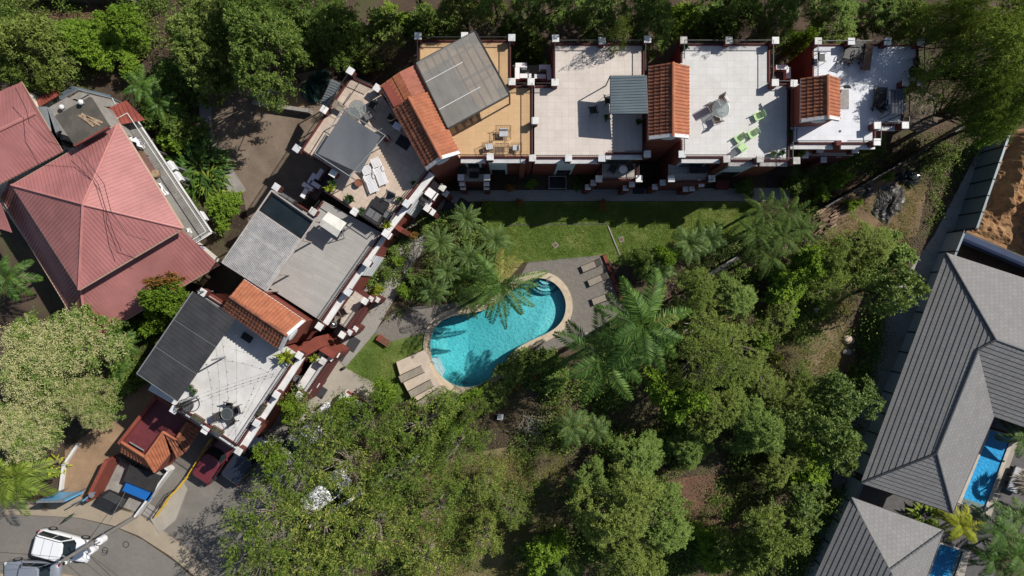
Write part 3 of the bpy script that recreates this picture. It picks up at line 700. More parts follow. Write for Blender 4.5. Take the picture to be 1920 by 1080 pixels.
# --- fifth (turned): cream tiles with the grey shade sail frame
RZ = R(-34)
h, P = house_body('terrace_house', 'corner terrace house with cream tiled deck, white loungers and grey canopy', [(657,143),(564,283),(632,325),(612,362),(718,433),(762,374),(806,322),(790,290),(735,205),(703,163)], Z7, T_B5, (690,290))
def edge(z, *pts, kw={}):
    for a, b in zip(pts, pts[1:]): railing(h, W(*a, z), W(*b, z), z, **kw)
edge(Z7, (658,146),(566,282),(631,323)); edge(Z7, (614,361),(717,430),(760,374),(803,322)); edge(Z7, (658,146),(703,166))
for x, y in ((656.6,132.8),(607.3,205.1),(555.8,278.3),(624.2,324.7),(664.2,397),(723.3,437.3),(762,381.6),(706.5,164.5)): pillar(h, x, y, Z7, RZ)
ledge(h, W(719.5,433,Z7), W(806,322,Z7), Z7, w=.42)
facade_panel(h, W(752,391,Z7), W(783,350,Z7), .5, 6.6, glass=False)
balcony(h, [(782,378),(812,338),(832,352),(800,392)], 3.6, T_PATIOD)
for x, y, z, zz in ((829.2,351.7,3.7,None),(800.7,390.4,3.7,None),(835,362,2.6,0),(810,397,2.6,0)): pillar(h, x, y, z, RZ, z0=zz, s=.48)
railing(h, W(803,390,3.6), W(830,354,3.6), 3.6)
MB().wall(W(728,421,Z7), W(733,414,Z7), .7, 0, 5.2, off=-.36).build('buttress', WALL, h)

# --- sixth: grey boarded deck with the slatted pergola
Z6 = 6.5
h, P = house_body('terrace_house', 'terrace house with grey boarded deck and a slatted pergola', [(521,362),(588,403),(606,376),(716,437),(604,603),(505,540),(426,490)], Z6, T_DECK, (590,480))
edge(Z6, (716,440),(604,600)); edge(Z6, (523,363),(588,402)); edge(Z6, (588,402),(606,378), kw={})
for x, y in ((517.3,350.7),(586.3,396.4),(688.3,493.3),(652.3,547.7),(598.3,612.3),(727,440.5)): pillar(h, x, y, Z6, RZ)
ledge(h, W(605,604,Z6), W(716,437,Z6), Z6, w=.42)
facade_panel(h, W(664,514,Z6), W(690,476,Z6), .5, 6.0, glass=False)
balcony(h, [(626,600),(665,545),(690,562),(652,617)], 3.4, T_PATIOD)
for x, y, z, zz in ((683.5,564.5,3.7,None),(641,628,3.7,None),(695,560.5,2.6,0),(655,623.5,2.6,0),(666,617,1.6,0),(707,562,1.6,0)): pillar(h, x, y, z, R(-32), z0=zz, s=.48 if z > 3 else .4)
railing(h, W(651,615,3.4), W(688,563,3.4), 3.4)
mb = MB().wall(W(660,620,1), W(700,563,1), .2, 0, 1.6); mb.build('planter_wall', DRED, h)
pg = thing('slatted_pergola', 'grey slatted wooden pergola with one open bay darkened by a shade sheet over the boarded deck', 'pergola', W(503,452,Z6))
ZP = 8.9; A, B, C, D = W(508.9,357.5,ZP), W(589.6,413.9,ZP), W(500,546,ZP), W(416.5,492.6,ZP)
BEAM = mat('pinkish_grey_beam', (.42, .36, .33), (.34, .29, .265), 3, .7)
mb = MB()
for f in (0, .275, .52, .76, 1): mb.path([A+(D-A)*f, B+(C-B)*f], .06, 4)
mb.path([A, D], .07, 4); mb.path([B, C], .07, 4); mb.build('beam', BEAM, pg)
mb = MB(); a0 = A+(D-A)*.275; b0 = B+(C-B)*.275
for i in range(34):
    f = (i+.5)/34; p = a0+(b0-a0)*f; q = D+(C-D)*f; d = (q-p).normalized()
    mb.box((p+q)/2+UPV*.08, ((q-p).length, .065, .05), math.atan2(d.y, d.x))
tag(mb.build('slat', mat('pale_weathered_slat', (.52, .51, .5), (.36, .355, .345), 3, .85, dirt=.4), pg), 'closely spaced weathered roof slats', kind=None)
mb = MB(); mb.slab([A+(B-A)*.04-UPV*.3, B-(B-A)*.03-UPV*.3, b0-UPV*.3, a0-UPV*.3], .03); mb.build('bay_shade_sheet', GLASSD, pg)  # dark sheet stands in for the shade inside the open bay
mb = MB()
for p in (A, B, C, D, b0, B+(C-B)*.76): mb.tube((p.x, p.y, Z6), (p.x, p.y, p.z-.05), .07, 6)
mb.build('post', BEAM, pg)

# --- seventh: white deck with dark metal roof
Z5 = 6.6; RW = R(-32.5)
h, P = house_body('terrace_house', 'lower left terrace house with white deck, string lights and charcoal metal roof', [(388,551),(560,664),(446,838),(337,765),(278,731)], Z5, T_B7, (430,690))
edge(Z5, (558,667),(446,835)); edge(Z5, (446,835),(338,763)); edge(Z5, (388,555),(420,575))
for x, y in ((560.6,666.5),(517.8,740.4),(480.8,793.9),(446.8,846.4),(384,807),(325.3,768.6),(379.3,548.3)): pillar(h, x, y, Z5, RW)
ledge(h, W(447,839,Z5), W(560,664,Z5), Z5, w=.5); ledge(h, W(338,766,Z5), W(445,838,Z5), Z5, w=.2)
mb = MB(); ZR = 9.0; dr = [W(256.7,700.5,ZR-.5), W(333,752.5,ZR), W(441.7,598.3,ZR), W(361.7,546.7,ZR-.5)]
rf = thing('metal_roof', 'charcoal corrugated metal roof covering half of the white deck', 'roof', W(350,650,Z5))
rib_roof(mb, [dr[3], dr[0], dr[1], dr[2]], .32, .05, .025, .04); mb.build('sheet', DARKSH, rf)
mb = MB(); mb.path([dr[3]+UPV*.02, dr[0]+UPV*.02], .05, 4); mb.path([dr[0]+UPV*.02, dr[1]+UPV*.02], .03, 4)
for f in (.33, .66): mb.path([dr[0]+(dr[3]-dr[0])*f+UPV*.04, dr[1]+(dr[2]-dr[1])*f+UPV*.04], .02, 4)
mb.build('edge_trim', STEEL, rf)
mb = MB()
for p in dr+[(dr[1]+dr[2])/2, (dr[0]+dr[3])/2]:
    q = p*1.0; mb.tube((q.x*.985, q.y, Z5-.5), (q.x*.985, q.y, q.z-.08), .06, 6)
mb.build('post', STEEL, rf)
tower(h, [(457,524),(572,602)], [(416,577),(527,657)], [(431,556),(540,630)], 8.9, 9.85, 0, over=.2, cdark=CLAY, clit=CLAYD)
MB().prism(W2([(545,665),(590,632),(604,650),(560,676)], 5.5), 0, 5.5).build('entrance_block', WALL, h)
balcony(h, [(545,742),(600,658),(622,672),(566,758)], 3.6, T_B7)
for x, y, z, zz in ((605,677.5,3.7,None),(561,741,3.7,None),(619.5,671.5,3.0,0),(631,664.5,2.4,0),(578,732,2.6,0),(593,721,1.2,0)): pillar(h, x, y, z, RW, z0=zz, s=.5 if z > 3 else .42)
railing(h, W(566,754,3.6), W(620,674,3.6), 3.6)
MB().wall(W(578,740,1), W(632,668,1), .2, 0, 1.7).build('planter_wall', DRED, h)
MB().wall(W(600,652,4.6), W(626,668,4.6), .5, 0, 4.4).build('side_wall', WALL, h)
# ---------------------------------------------------------------- pink roofed house (left)
ph = thing('pink_roofed_house', 'house with large pink corrugated hip roofs in two tiers', 'house', W(160,420,0))
ZE, ZA = 6.4, 8.6
q = [W(22,347,ZE), W(222,232,ZE), W(343,428,ZE), W(148,543,ZE)]; ap = W(156,383,ZA)
MB().prism(inset([v.to_2d() for v in q], -1.5), 0, ZE-.05).build('wall', CONC, ph)
for i in range(4):
    mb = MB(); a, b = q[i], q[(i+1) % 4]; rib_roof(mb, [a, b, ap], .27, .05, .035); mb.build('upper_roof_slope', PINK, ph)
mb = MB()
for p in q: mb.tube(p+UPV*.03, ap+UPV*.05, .1, 6)
mb.build('hip_cap', PINKD, ph)
mb = MB(); g = mat('cream_gutter', (.5, .36, .27), (.4, .28, .2), 3, .6)
for i in range(4): mb.path([q[i]-UPV*.1, q[(i+1) % 4]-UPV*.1], .09, 6)
mb.build('gutter', g, ph)
# lower skirt roofs
L0, L1 = 3.4, 5.4
o = [W(-10,345,L0), W(165,641,L0), W(411,496,L0), W(335,440,L0)]
up = [W(36,346,L1), W(150,536,L1), W(330,430,L1), W(322,418,L1)]
mb = MB(); rib_roof(mb, [W(-40,300,L0), W(165,641,L0), W(150,533,L1), W(22,345,L1)], .27, .05, .035); mb.build('lower_roof_slope', PINK, ph)
mb = MB(); rib_roof(mb, [W(165,641,L0), W(411,496,L0), W(338,428,L1), W(150,533,L1)], .27, .05, .035); mb.build('lower_roof_slope', PINK, ph)
mb = MB(); mb.tube(W(165,641,L0)+UPV*.04, W(151,535,L1)+UPV*.04, .09, 6); mb.build('hip_cap', PINKD, ph)
mb = MB(); mb.path([W(-40,300,L0-.08), W(165,641,L0-.08), W(411,496,L0-.08)], .08, 6); mb.build('gutter', g, ph)
MB().prism(W2([(0,380),(160,615),(390,490),(330,440),(60,350)], 3), 0, 3.0).build('wall', CREAM, ph)
# upper left wing
mb = MB(); rib_roof(mb, [W(-60,376,6.2), W(117,284,6.2), W(66,212,7.6), W(-60,272,7.6)], .27, .05, .035); mb.build('upper_roof_slope', PINK, ph)
mb = MB(); rib_roof(mb, [W(40,154,6.2), W(-60,196,6.2), W(-60,272,7.6), W(66,212,7.6)], .27, .05, .035); mb.build('upper_roof_slope', PINK, ph)
mb = MB(); mb.slab([W(117,284,6.2), W(40,154,6.2), W(66,212,7.6)], .05); mb.build('gable_slope', PINK, ph)
mb = MB(); mb.tube(W(66,212,7.62), W(-60,272,7.62), .12, 6); mb.build('ridge_cap', PINKD, ph)
mb = MB(); mb.path([W(-60,376,6.1), W(117,284,6.1), W(40,154,6.1)], .07, 6); mb.build('gutter', g, ph)
MB().prism(W2([(-60,368),(104,283),(36,166),(-60,206)], 6), 0, 6.1).build('wall', CREAM, ph)
mb = MB(); rib_roof(mb, [W(-60,410,4.2), W(22,436,4.2), W(0,380,5), W(-60,380,5)], .27, .05, .035); mb.build('lower_roof_slope', PINK, ph)
# flat concrete tower slab with planks on it
SLAB = mat('stained_roof_slab', (.135, .12, .098), (.075, .068, .056), 1.4, .9, dirt=.7, bmp=.2)
sl_ = MB().prism(W2([(102,218),(168,181),(203,236),(139,272)], 7.6), 7.3, 7.6).build('roof_slab', SLAB, ph)
MB().prism(W2([(108,220),(166,187),(196,236),(139,266)], 7.3), 0, 7.25).build('service_tower', CONC, ph)
mb = MB(); mb.path([W(139,273,7.5), W(203,237,7.5)], .1, 6); mb.build('slab_edge', RUSTY, sl_)
MB().prism(W2([(65,200),(88,200),(112,245),(100,262),(117,283),(137,276),(150,286),(118,290)], 5.6), 5.3, 5.6).build('metal_valley', GALV, ph)
MB().prism(W2([(84,206),(125,182),(138,200),(104,216),(120,262),(100,262)], 5.0), 0, 5.0).build('concrete_roof', CONC, ph)
MB().prism(W2([(186,205),(216,232),(204,238),(178,192)], 5.2), 0, 5.2).build('concrete_roof', CONC, ph)
mb = MB(); rib_roof(mb, [W(196,206,4.4), W(236,188,4.4), W(272,225,4.2), W(222,234,4.4)], .3, .06, .03); mb.build('red_lean_to', RUSTY, ph)
mb = MB(); rib_roof(mb, [W(62,190,4.6), W(106,166,4.6), W(112,178,4.8), W(75,200,4.8)], .25, .06, .05); mb.build('red_lean_to', RUSTY, ph)
pl = thing('plank_pile', 'short pale planks lying on the stained concrete roof slab', 'planks', W(173,227,7.6))
mb = MB(); rg = random.Random(3)
for i in range(6):
    p = W(160+i*3.4, 226+rg.uniform(-3, 3), 7.63+.03*(i % 2)); mb.box(p, (.9+rg.random()*.5, .16, .03), R(-30+rg.uniform(-12, 12)))
mb.build('plank', PLANKM, pl)
for (x, y, lab) in ((157,194,'white roof vent near the top of the stained concrete slab'),(121,203,'small white vent at the left edge of the stained concrete slab')):
    t = thing('roof_vent', lab, 'vent', W(x, y, 7.6 if x > 140 else 5.0)); b = W(x, y, 7.6 if x > 140 else 5.0)
    MB().lathe([(.08, 0), (.08, .35)], b, 10).build('pipe', GALV, t); MB().lathe([(.2, .35), (.16, .45), (.05, .52)], b, 10).build('cowl', WHITE, t)
# roof yard with grey steel lean-to
mb = MB()
yd = thing('steel_lean_to', 'grey steel framed lean-to behind the stained concrete slab', 'shed', W(150,175,0))
mb = MB(); rib_roof(mb, [W(105,180,4.2), W(76,201,4.2), W(106,180,4.6), W(137,163,4.6)], .3, .04, .02) if False else None
mb = MB(); mb.slab([W(104,181,4.4), W(111,187,4.4), W(147,169,4.6), W(135,161,4.6)], .05); mb.slab([W(135,161,4.6), W(147,169,4.6), W(208,182,4.4), W(207,178,4.4)], .05); mb.build('sheet', BLUEST, yd)
mb = MB(); mb.path([W(112,187,4.5), W(147,168,4.6), W(210,184,4.5), W(216,196,4.4)], .05, 5)
for x, y in ((147,168),(210,184),(112,187)): p = W(x, y, 4.5); mb.tube((p.x, p.y, 0), p, .05)
mb.build('frame', GALV, yd)
MB().prism(W2([(120,190),(148,172),(207,186),(213,200),(176,200),(140,185)], 3.2), 0, 3.2).build('lower_roof', CONC, yd)
# overhead cables resting above the roof
# veranda with white railing
vz = 3.4
ver = thing('veranda', 'long grey concrete veranda with white railing along the pink roof', 'veranda', W(310,330,0))
vp = [(226,232),(252,217),(398,436),(352,466),(345,440)]
MB().prism(W2(vp, vz), vz-.25, vz, top=False).build('slab_edge', CONCD, ver); mb = MB()
for x, y in ((250,222),(290,280),(330,340),(370,398),(392,434)): p = W(x, y, vz-.25); mb.tube((p.x-.15, p.y, 0), (p.x-.15, p.y, p.z), .1)
mb.build('post', CONCD, ver); MB().prism(W2(vp, vz), vz, vz+.04, bottom=False).build('floor_slab', mat('stained_veranda_floor', (.3, .29, .265), (.19, .18, .165), 1.3, .85, dirt=.6), ver)
for a, b in (((228,231),(252,218)), ((252,218),(397,436)), ((397,436),(352,464))):
    railing(ver, W(*a, vz), W(*b, vz), vz, h=1.0, curb=.06, curbm=WHITE, m=WHITE, gap=.2)
for (x, y, nm, lab, m_) in ((235,243,'wicker_stool','round straw stool at the upper end of the veranda',PLANKM),(269,292,'round_stool','round brown stool halfway along the veranda',WOOD),(296,327,'round_basket','round basket of laundry in the middle of the veranda',PLANKM),(357,443,'tyre_ring','pale round tub near the lower end of the veranda',CONC)):
    t = thing(nm, lab, 'stool' if 'stool' in nm else 'tub', W(x, y, vz+.04)); b = W(x, y, vz+.04)
    MB().lathe([(.24, 0), (.3, .2), (.3, .42)], b, 14).build('body', m_, t); MB().lathe([(.31, .42), (.27, .47)], b, 14).build('rim', m_, t)
t = thing('sun_bench', 'brown cushioned bench on the veranda between the round stool and the basket', 'bench', W(278,308,vz+.04)); b = W(278,308,vz+.44)
MB().box(b, (1.6, .5, .12), R(-58)).build('seat', mat('rust_cushion', (.22, .12, .1), (.15, .08, .07), 5, .9), t); mb = MB()
for s in (-.7, .7):
    for r in (-.2, .2): mb.box(b+Matrix.Rotation(R(-58), 3, 'Z') @ Vector((s, r, -.22)), (.06, .06, .36), R(-58))
mb.build('leg', WOOD, t)
def cloth(name, px, z, m, label, cat, seed=1, lift=.35):
    rg = random.Random(seed); P = W2(px, z); xs = [p.x for p in P]; ys = [p.y for p in P]; mb = MB(); n = 14
    A, B, C, D = P[:4]; vs = []
    for j in range(n+1):
        for i in range(n+1):
            u, v = i/n, j/n; p = (A*(1-u)+B*u)*(1-v)+(D*(1-u)+C*u)*v
            h = lift*(.5+.5*math.sin(u*9+seed+v*3))*(.4+.6*math.sin(v*3.1))+.08*math.sin(u*23+v*17+seed)*lift+rg.uniform(0, .12)*lift
            vs.append((p.x+.25*lift*math.sin(v*11+seed), p.y+.25*lift*math.sin(u*8), z+.03+max(0, h)))
    fs = [(j*(n+1)+i, j*(n+1)+i+1, (j+1)*(n+1)+i+1, (j+1)*(n+1)+i) for j in range(n) for i in range(n)]
    mb.add(vs, fs); c = (A+B+C+D)/4
    return tag(mb.build(name, m, origin=(c.x, c.y, z), smooth=True), label, cat)
cloth('laundry_sheet', [(241,257),(256,260),(274,273),(266,281)], vz+.3, PLASTW, 'white sheet bundled over the edge of the veranda near the straw stool', 'sheet', 2, .5)
cloth('white_towel', [(296,343),(304,343),(317,365),(310,368)], vz+.1, PLASTW, 'narrow white towel hanging below the pink eave on the veranda', 'towel', 4, .2)
cloth('white_cloth', [(349,429),(357,427),(361,437),(354,440)], vz+.1, WHITE, 'small square white cloth at the lower end of the veranda', 'cloth', 5, .05)
cloth('blue_cloth', [(366,470),(381,464),(384,468),(372,474)], 3.6, mat('blue_white_cloth', (.3, .36, .6), (.08, .1, .3), 6, .9), 'blue and white cloth beyond the lower veranda railing', 'cloth', 6, .2)
for k, (x, y) in enumerate(((327,313),(339,333),(384,407))):
    t = thing('condenser_unit', ('upper','lower')[k]+' of two white condenser units beside the strap leaved plants' if k < 2 else 'white condenser unit between the veranda and the round shrub', 'air conditioner', W(x, y, 2.4)); b = W(x, y, 2.4)
    MB().box(b+UPV*.3, (.8, .36, .6), R(-57)).build('casing', PLASTW, t, bevel=.03); MB().box(b+UPV*.62, (.5, .26, .03), R(-57)).build('top_cover', SHADEW, t)
    MB().box(b-UPV*1.2, (.2, .2, 2.4), R(-57)).build('wall_bracket', GALV, t)

# ---------------------------------------------------------------- grey villas (right)
def planar(p):                                 # drop the upper points onto one plane through the eave (first edge)
    e = (p[1]-p[0]); e.z = 0; e.normalize(); n = Vector((-e.y, e.x, 0))
    if (p[2]-p[0]).dot(n) < 0: n = -n
    k = [(q.z-p[0].z)/(q-p[0]).dot(n) for q in p[2:] if (q-p[0]).dot(n) > 1]; k = sum(k)/len(k)
    return [Vector((q.x, q.y, p[0].z+k*max(0, (q-p[0]).dot(n)))) for q in p]
def villa(name, label, loc, faces, ridges, base, zb, step=.36):
    v = thing(name, label, 'villa', W(*loc, 0), 'grey roofed villas')
    MB().prism(W2(base, zb), 0, zb-.1).build('wall', CONCD, v)
    for f in faces:
        mb = MB(); pts = planar([W(x, y, z) for x, y, z in f]); course_roof(mb, pts, step, .045); mb.build('roof_slope', VTILE, v)
        mb2 = MB(); mb2.face([p-UPV*.04 for p in pts]); mb2.build('roof_lining', VRIDGE, v)
    mb = MB()
    for r in ridges:
        pts = [W(x, y, z)+UPV*.05 for x, y, z in r]
        for a, b in zip(pts, pts[1:]):
            L = (b-a).length; k = max(1, int(L/.36)); d = (b-a)/k
            for i in range(k): mb.tube(a+d*i, a+d*(i+.96), .085, 6, .1)
    mb.build('ridge_tile', VRIDGE, v)
    mb = MB(); n = len(base); B = [W(x, y, zb-.06) for x, y in base]
    return v
e, r = 4.2, 6.4
def onplane(px, py, a, b, c):                   # height of the roof plane through eave a-b and ridge point c, seen at this pixel
    A, B, C = W(*a), W(*b), W(*c); d = (B-A); d.normalize(); n = Vector((-d.y, d.x, 0)); k = (C.z-A.z)/(C-A).dot(n); z = C.z
    for _ in range(8): z = A.z+k*(W(px, py, z)-A).dot(n)
    return z
ea, eb, rc = (1614,905,e), (1773,475,e), (1755,850,r)
r2 = onplane(1866,637,ea,eb,rc); r3 = onplane(1833,655,ea,eb,rc)
v = villa('villa', 'large grey tiled hip roofed villa beside the long blue lap pool', (1760,700),
  [[(1614,905,e),(1773,475,e),(1866,637,r2),(1833,655,r3),(1755,850,r)],
   [(1773,475,e),(2040,562,e),(2040,700,r2),(1866,637,r2)],
   [(1785,961,e),(1614,905,e),(1755,850,r)],
   [(1863,780,e),(1785,961,e),(1755,850,r),(1833,656,r3)],
   [(2040,842,e),(1863,780,e),(1833,656,r3),(1866,637,r2),(2040,700,r2)]],
  [[(1773,475,e),(1866,637,r2),(2040,700,r2)], [(1866,637,r2),(1833,655,r3),(1755,850,r),(1785,961,e)], [(1614,905,e),(1755,850,r)]],
  [(1672,884),(1808,516),(2040,590),(2040,820),(1850,762),(1774,935)], e)
mb = MB(); gm = mat('dark_gutter', (.06, .045, .045), (.04, .03, .03), 3, .5)
mb.path([W(1614,905,e-.08), W(1785,961,e-.08), W(1863,780,e-.08), W(2040,842,e-.08)], .08, 6); mb.path([W(1773,475,e-.08), W(2040,562,e-.08)], .08, 6); mb.build('gutter', gm, v)
v2 = villa('villa', 'second grey tiled villa at the lower right corner, partly cut by the frame', (1640,1040),
  [[(1515,1110,e),(1596,933,e),(1664,1070,r),(1640,1140,r),(1560,1190,r)],
   [(1596,933,e),(1768,995,e),(1664,1070,r)],
   [(1768,995,e),(1700,1180,e),(1640,1140,r),(1664,1070,r)]],
  [[(1596,933,e),(1664,1070,r)], [(1768,995,e),(1664,1070,r),(1640,1140,r)]],
  [(1580,1105),(1640,972),(1748,1006),(1690,1160)], e)
mb = MB(); mb.path([W(1596,933,e-.08), W(1768,995,e-.08), W(1700,1180,e-.08)], .08, 6); mb.build('gutter', gm, v2)
DECKD = mat('dark_pool_deck', (.11, .105, .105), (.075, .07, .07), 2, .7)
structure('villa_deck', [(1868,772),(1960,800),(1960,1000),(1800,1000),(1780,960)], .006, DECKD)
structure('villa_deck_pale', [(1898,806),(1916,812),(1858,968),(1790,944),(1796,930),(1848,948)], .010, PAVC)
structure('villa_side_yard', [(1596,905),(1640,905),(1790,965),(1900,975),(1860,1090),(1780,1090),(1720,1000),(1590,940)], .004, DECKD)
structure('villa_deck_pale_lower', [(1800,1028),(1820,1034),(1800,1110),(1770,1110)], .010, PAVC)
villa_pool([(1857,806),(1896,820),(1845,957),(1802,943)], 'long narrow blue lap pool beside the large grey villa')
villa_pool([(1763,1020),(1806,1034),(1780,1110),(1735,1100)], 'lower blue lap pool cut by the bottom of the frame beside the second villa')
t = thing('garden_lounge', 'grey cushioned lounge on the dark deck right of the long blue pool', 'lounge', W(1905,900))
MB().box(W(1905,900,.3), (1.0, 2.2, .3), R(-22)).build('base', GREYF, t, bevel=.08); MB().box(W(1905,900,.5), (.9, 2.0, .12), R(-22)).build('mattress', LGREY, t, bevel=.05)
for k, (x, y) in enumerate(((1892,882),(1886,896),(1881,910),(1871,946))):
    tag(MB().lathe([(.26, 0), (.26, .05), (.22, .06)], W(x, y, .012), 18).build('stepping_stone', CONC, origin=W(x, y, .0)), ('topmost','second','third','lowest')[k]+' round stepping stone in the row beside the villa pool', 'stepping stone', 'round stepping stones by the villa pool')
hd = thing('thatch_parasol', 'straw thatched parasol at the right edge beside the villa pool', 'parasol', W(1925,905))
mb = MB(); c = W(1930,905,2.2); rg = random.Random(9)
for i in range(420):
    a = rg.uniform(0, 6.283); z1 = rg.uniform(.0, .75); r1 = .15+1.25*(1-z1)*rg.uniform(.5, 1); d = Vector((math.cos(a), math.sin(a), -.45)); p = c+Vector((math.cos(a)*r1*.6, math.sin(a)*r1*.6, .9*z1))
    mb.face([p, p+d*.35+Vector((-d.y, d.x, 0))*.04, p+d*.7, p+d*.35-Vector((-d.y, d.x, 0))*.04])
mb.build('thatch', mat('straw', (.46, .38, .27), (.3, .24, .17), 6, .9), hd); MB().tube((c.x, c.y, 0), c+UPV*.7, .06).build('pole', WOOD, hd)

sh = thing('site_building', 'plain grey site building beyond the right edge beside the orange earth', 'building', W(1975,410))
MB().prism(W2([(1944,362),(2020,362),(2020,452),(1944,452)]), 0, 2.6).build('wall', CONC, sh); MB().prism(W2([(1942,360),(2022,360),(2022,454),(1942,454)]), 2.6, 2.72).build('roof', GALV, sh)
# ---------------------------------------------------------------- boundary walls and fences
def panel_fence(name, label, a, b, h, m, posts, thick=.12, cap=None, rail=None):
    A, B = W(*a, 0), W(*b, 0); f = thing(name, label, 'fence', (A+B)/2)
    MB().wall(A, B, thick, 0, h).build('panel', m, f)
    d = (B-A).normalized(); L = (B-A).length
    for i in range(posts+1):
        p = A+d*L*i/posts; MB().box((p.x, p.y, h/2+.03), (.09, thick+.1, h+.06), math.atan2(d.y, d.x)).build('post', rail or IRON, f)
    MB().wall(A, B, thick+.05, h, h+.06).build('top_rail', cap or STEEL, f); return f
panel_fence('sheet_metal_fence', 'tall blue grey sheet metal fence running down the orange earth plot', (1850,258), (1789,434), 2.7, mat('mid_grey_sheet', (.24, .3, .34), (.19, .24, .275), .8, .5, dirt=.3), 6, rail=IRON, cap=BLUEST)
panel_fence('sheet_metal_fence', 'long blue grey boundary fence running beside the large villa', (1777,437), (1598,882), 2.1, FENCEM, 12, cap=BLUEST, rail=IRON)
panel_fence('sheet_metal_fence', 'short blue grey boundary fence beside the lower right villa', (1594,890), (1512,1090), 2.1, FENCEM, 5, cap=BLUEST, rail=IRON)
f = thing('blue_pipe_wall', 'dark blue rounded retaining wall between orange earth and grey villa', 'wall', W(1860,470))
mb = MB(); mb.path([W(1790,440,1.1), W(1960,512,1.1), W(2050,550,1.1)], .42, 12); mb.build('rounded_cap', mat('dark_blue_wall', (.018, .04, .1), (.012, .026, .07), 1, .75), f)
MB().wall(W(1790,440), W(2050,550), .5, 0, 1.0).build('base', CONCD, f)
panel_fence('black_mesh_fence', 'black screened fence crossing diagonally below the right end terrace house', (1806,232), (1662,316), 1.8, TARPB, 9, .05, IRON)
panel_fence('black_mesh_fence', 'lower black screened fence running down to the timber pile', (1660,318), (1532,392), 1.6, TARPB, 8, .05, IRON)
panel_fence('low_concrete_wall', 'low concrete wall between the dark palms at the right of the lawn', (1318,520), (1378,484), .6, CONCD, 2, .25, CONC, CONC)
tag(MB().wall(W(1140,424), W(1162,478), .09, 0, .1).build('garden_kerb', CONC, origin=W(1151,450)), 'thin pale kerb crossing the lawn above the pool terrace', 'kerb')
tag(MB().wall(W(945,421), W(1139,420), .08, 0, .05).build('lawn_kerb', CONCD, origin=W(1060,419)), 'straight pale kerb along the shadow edge of the upper lawn', 'kerb')
panel_fence('brick_edge_wall', 'low red brick edging wall at the right side of the pool terrace', (1132,478), (1166,566), .16, WALL, 5, .2, WALL, WALL)
panel_fence('white_parking_wall', 'long white topped wall half hidden under the airy tree', (585,980), (785,852), .9, CONC, 4, .2, WHITE, WHITE)
panel_fence('white_topped_wall', 'short white topped wall dropping from the plaza into the tree crown', (647,738), (620,780), 1.0, WALL, 1, .2, WHITE, WHITE)
panel_fence('white_topped_wall', 'red wall with white top edging the plaza above the tree', (650,735), (692,762), 1.0, WALL, 1, .35, WHITE, WHITE)
panel_fence('rear_fence', 'low concrete fence at the top left behind the bushes', (80,2), (262,10), 1.2, CONCD, 4, .15, CONC, CONC)
panel_fence('rear_fence', 'dark rear fence behind the corner terrace house', (640,100), (720,112), 1.4, CONCD, 3, .12, CONC, CONC)
panel_fence('low_site_wall', 'low pale wall edging the gravel yard below the green tarp', (480,196), (585,212), .7, CONC, 2, .25, CONC, CONC)
panel_fence('white_kerb_wall', 'curved white kerb wall between flowering tree and sandy lot, upper stretch', (150,832), (126,868), .35, WHITE, 1, .14, WHITE, WHITE)
panel_fence('white_kerb_wall', 'white kerb wall between the coconut palm and the sandy lot, lower stretch', (124,870), (118,918), .35, WHITE, 1, .14, WHITE, WHITE)
hx = thing('thatched_hut', 'brown hexagonal thatched hut roof beside the right end terrace house', 'hut', W(1728,205))
c = W(1724,206,3.05); rim = [W(x, y, 2.7) for x, y in ((1692,178),(1735,165),(1768,198),(1757,232),(1722,250),(1690,235))]
mb = MB()
for i in range(6): mb.slab([rim[i], rim[(i+1) % 6], c], .12)
mb.build('roof', mat('dry_thatch', (.17, .135, .1), (.09, .072, .054), 4, .95, bmp=.8, dirt=.5), hx)
mb = MB()
for p in rim: mb.tube((p.x*.985, p.y*.985, 0), (p.x*.985, p.y*.985, 2.65), .08)
mb.build('post', WOOD, hx); MB().lathe([(.02, 0), (.13, .08), (.13, .2), (.04, .3)], W(1745,186,2.86), 12).build('finial', CREAM, hx)

# ---------------------------------------------------------------- street entrance below the white deck
en = thing('entrance_porch', 'dark red flat entrance roof with clay tiled pent roofs by the street', 'porch', W(290,810))
ez = 3.2
MB().prism(W2([(298,741),(372,792),(330,826),(306,812),(272,858),(228,830)], ez), 0, ez, top=False).build('wall', WALL, en)
MB().prism(W2([(298,741),(372,792),(330,826),(306,812),(272,858),(228,830)], ez), ez, ez+.03, bottom=False).build('flat_roof', mat('dark_red_coating', (.17, .035, .04), (.12, .025, .03), 1.5, .6, dirt=.4), en)
mb = MB(); mb.wall(W(298,741,ez), W(228,830,ez), .25, ez+.03, ez+.45); mb.wall(W(298,741,ez), W(372,792,ez), .25, ez+.03, ez+.45); mb.build('parapet', WALL, en)
MB().tube(W(243,829,ez+.3), W(270,845,ez+.3), .06).build('pipe', STEEL, en)
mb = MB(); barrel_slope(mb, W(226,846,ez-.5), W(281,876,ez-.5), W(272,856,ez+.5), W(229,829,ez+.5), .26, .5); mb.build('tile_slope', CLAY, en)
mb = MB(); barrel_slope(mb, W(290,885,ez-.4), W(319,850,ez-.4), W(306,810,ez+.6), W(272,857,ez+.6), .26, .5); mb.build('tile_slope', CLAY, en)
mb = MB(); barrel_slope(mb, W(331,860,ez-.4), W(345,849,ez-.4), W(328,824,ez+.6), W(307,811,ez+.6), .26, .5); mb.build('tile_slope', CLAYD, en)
mb = MB(); barrel_slope(mb, W(347,848,ez-.4), W(378,803,ez-.4), W(352,791,ez+.6), W(330,824,ez+.6), .26, .5); mb.build('tile_slope', CLAYD, en)
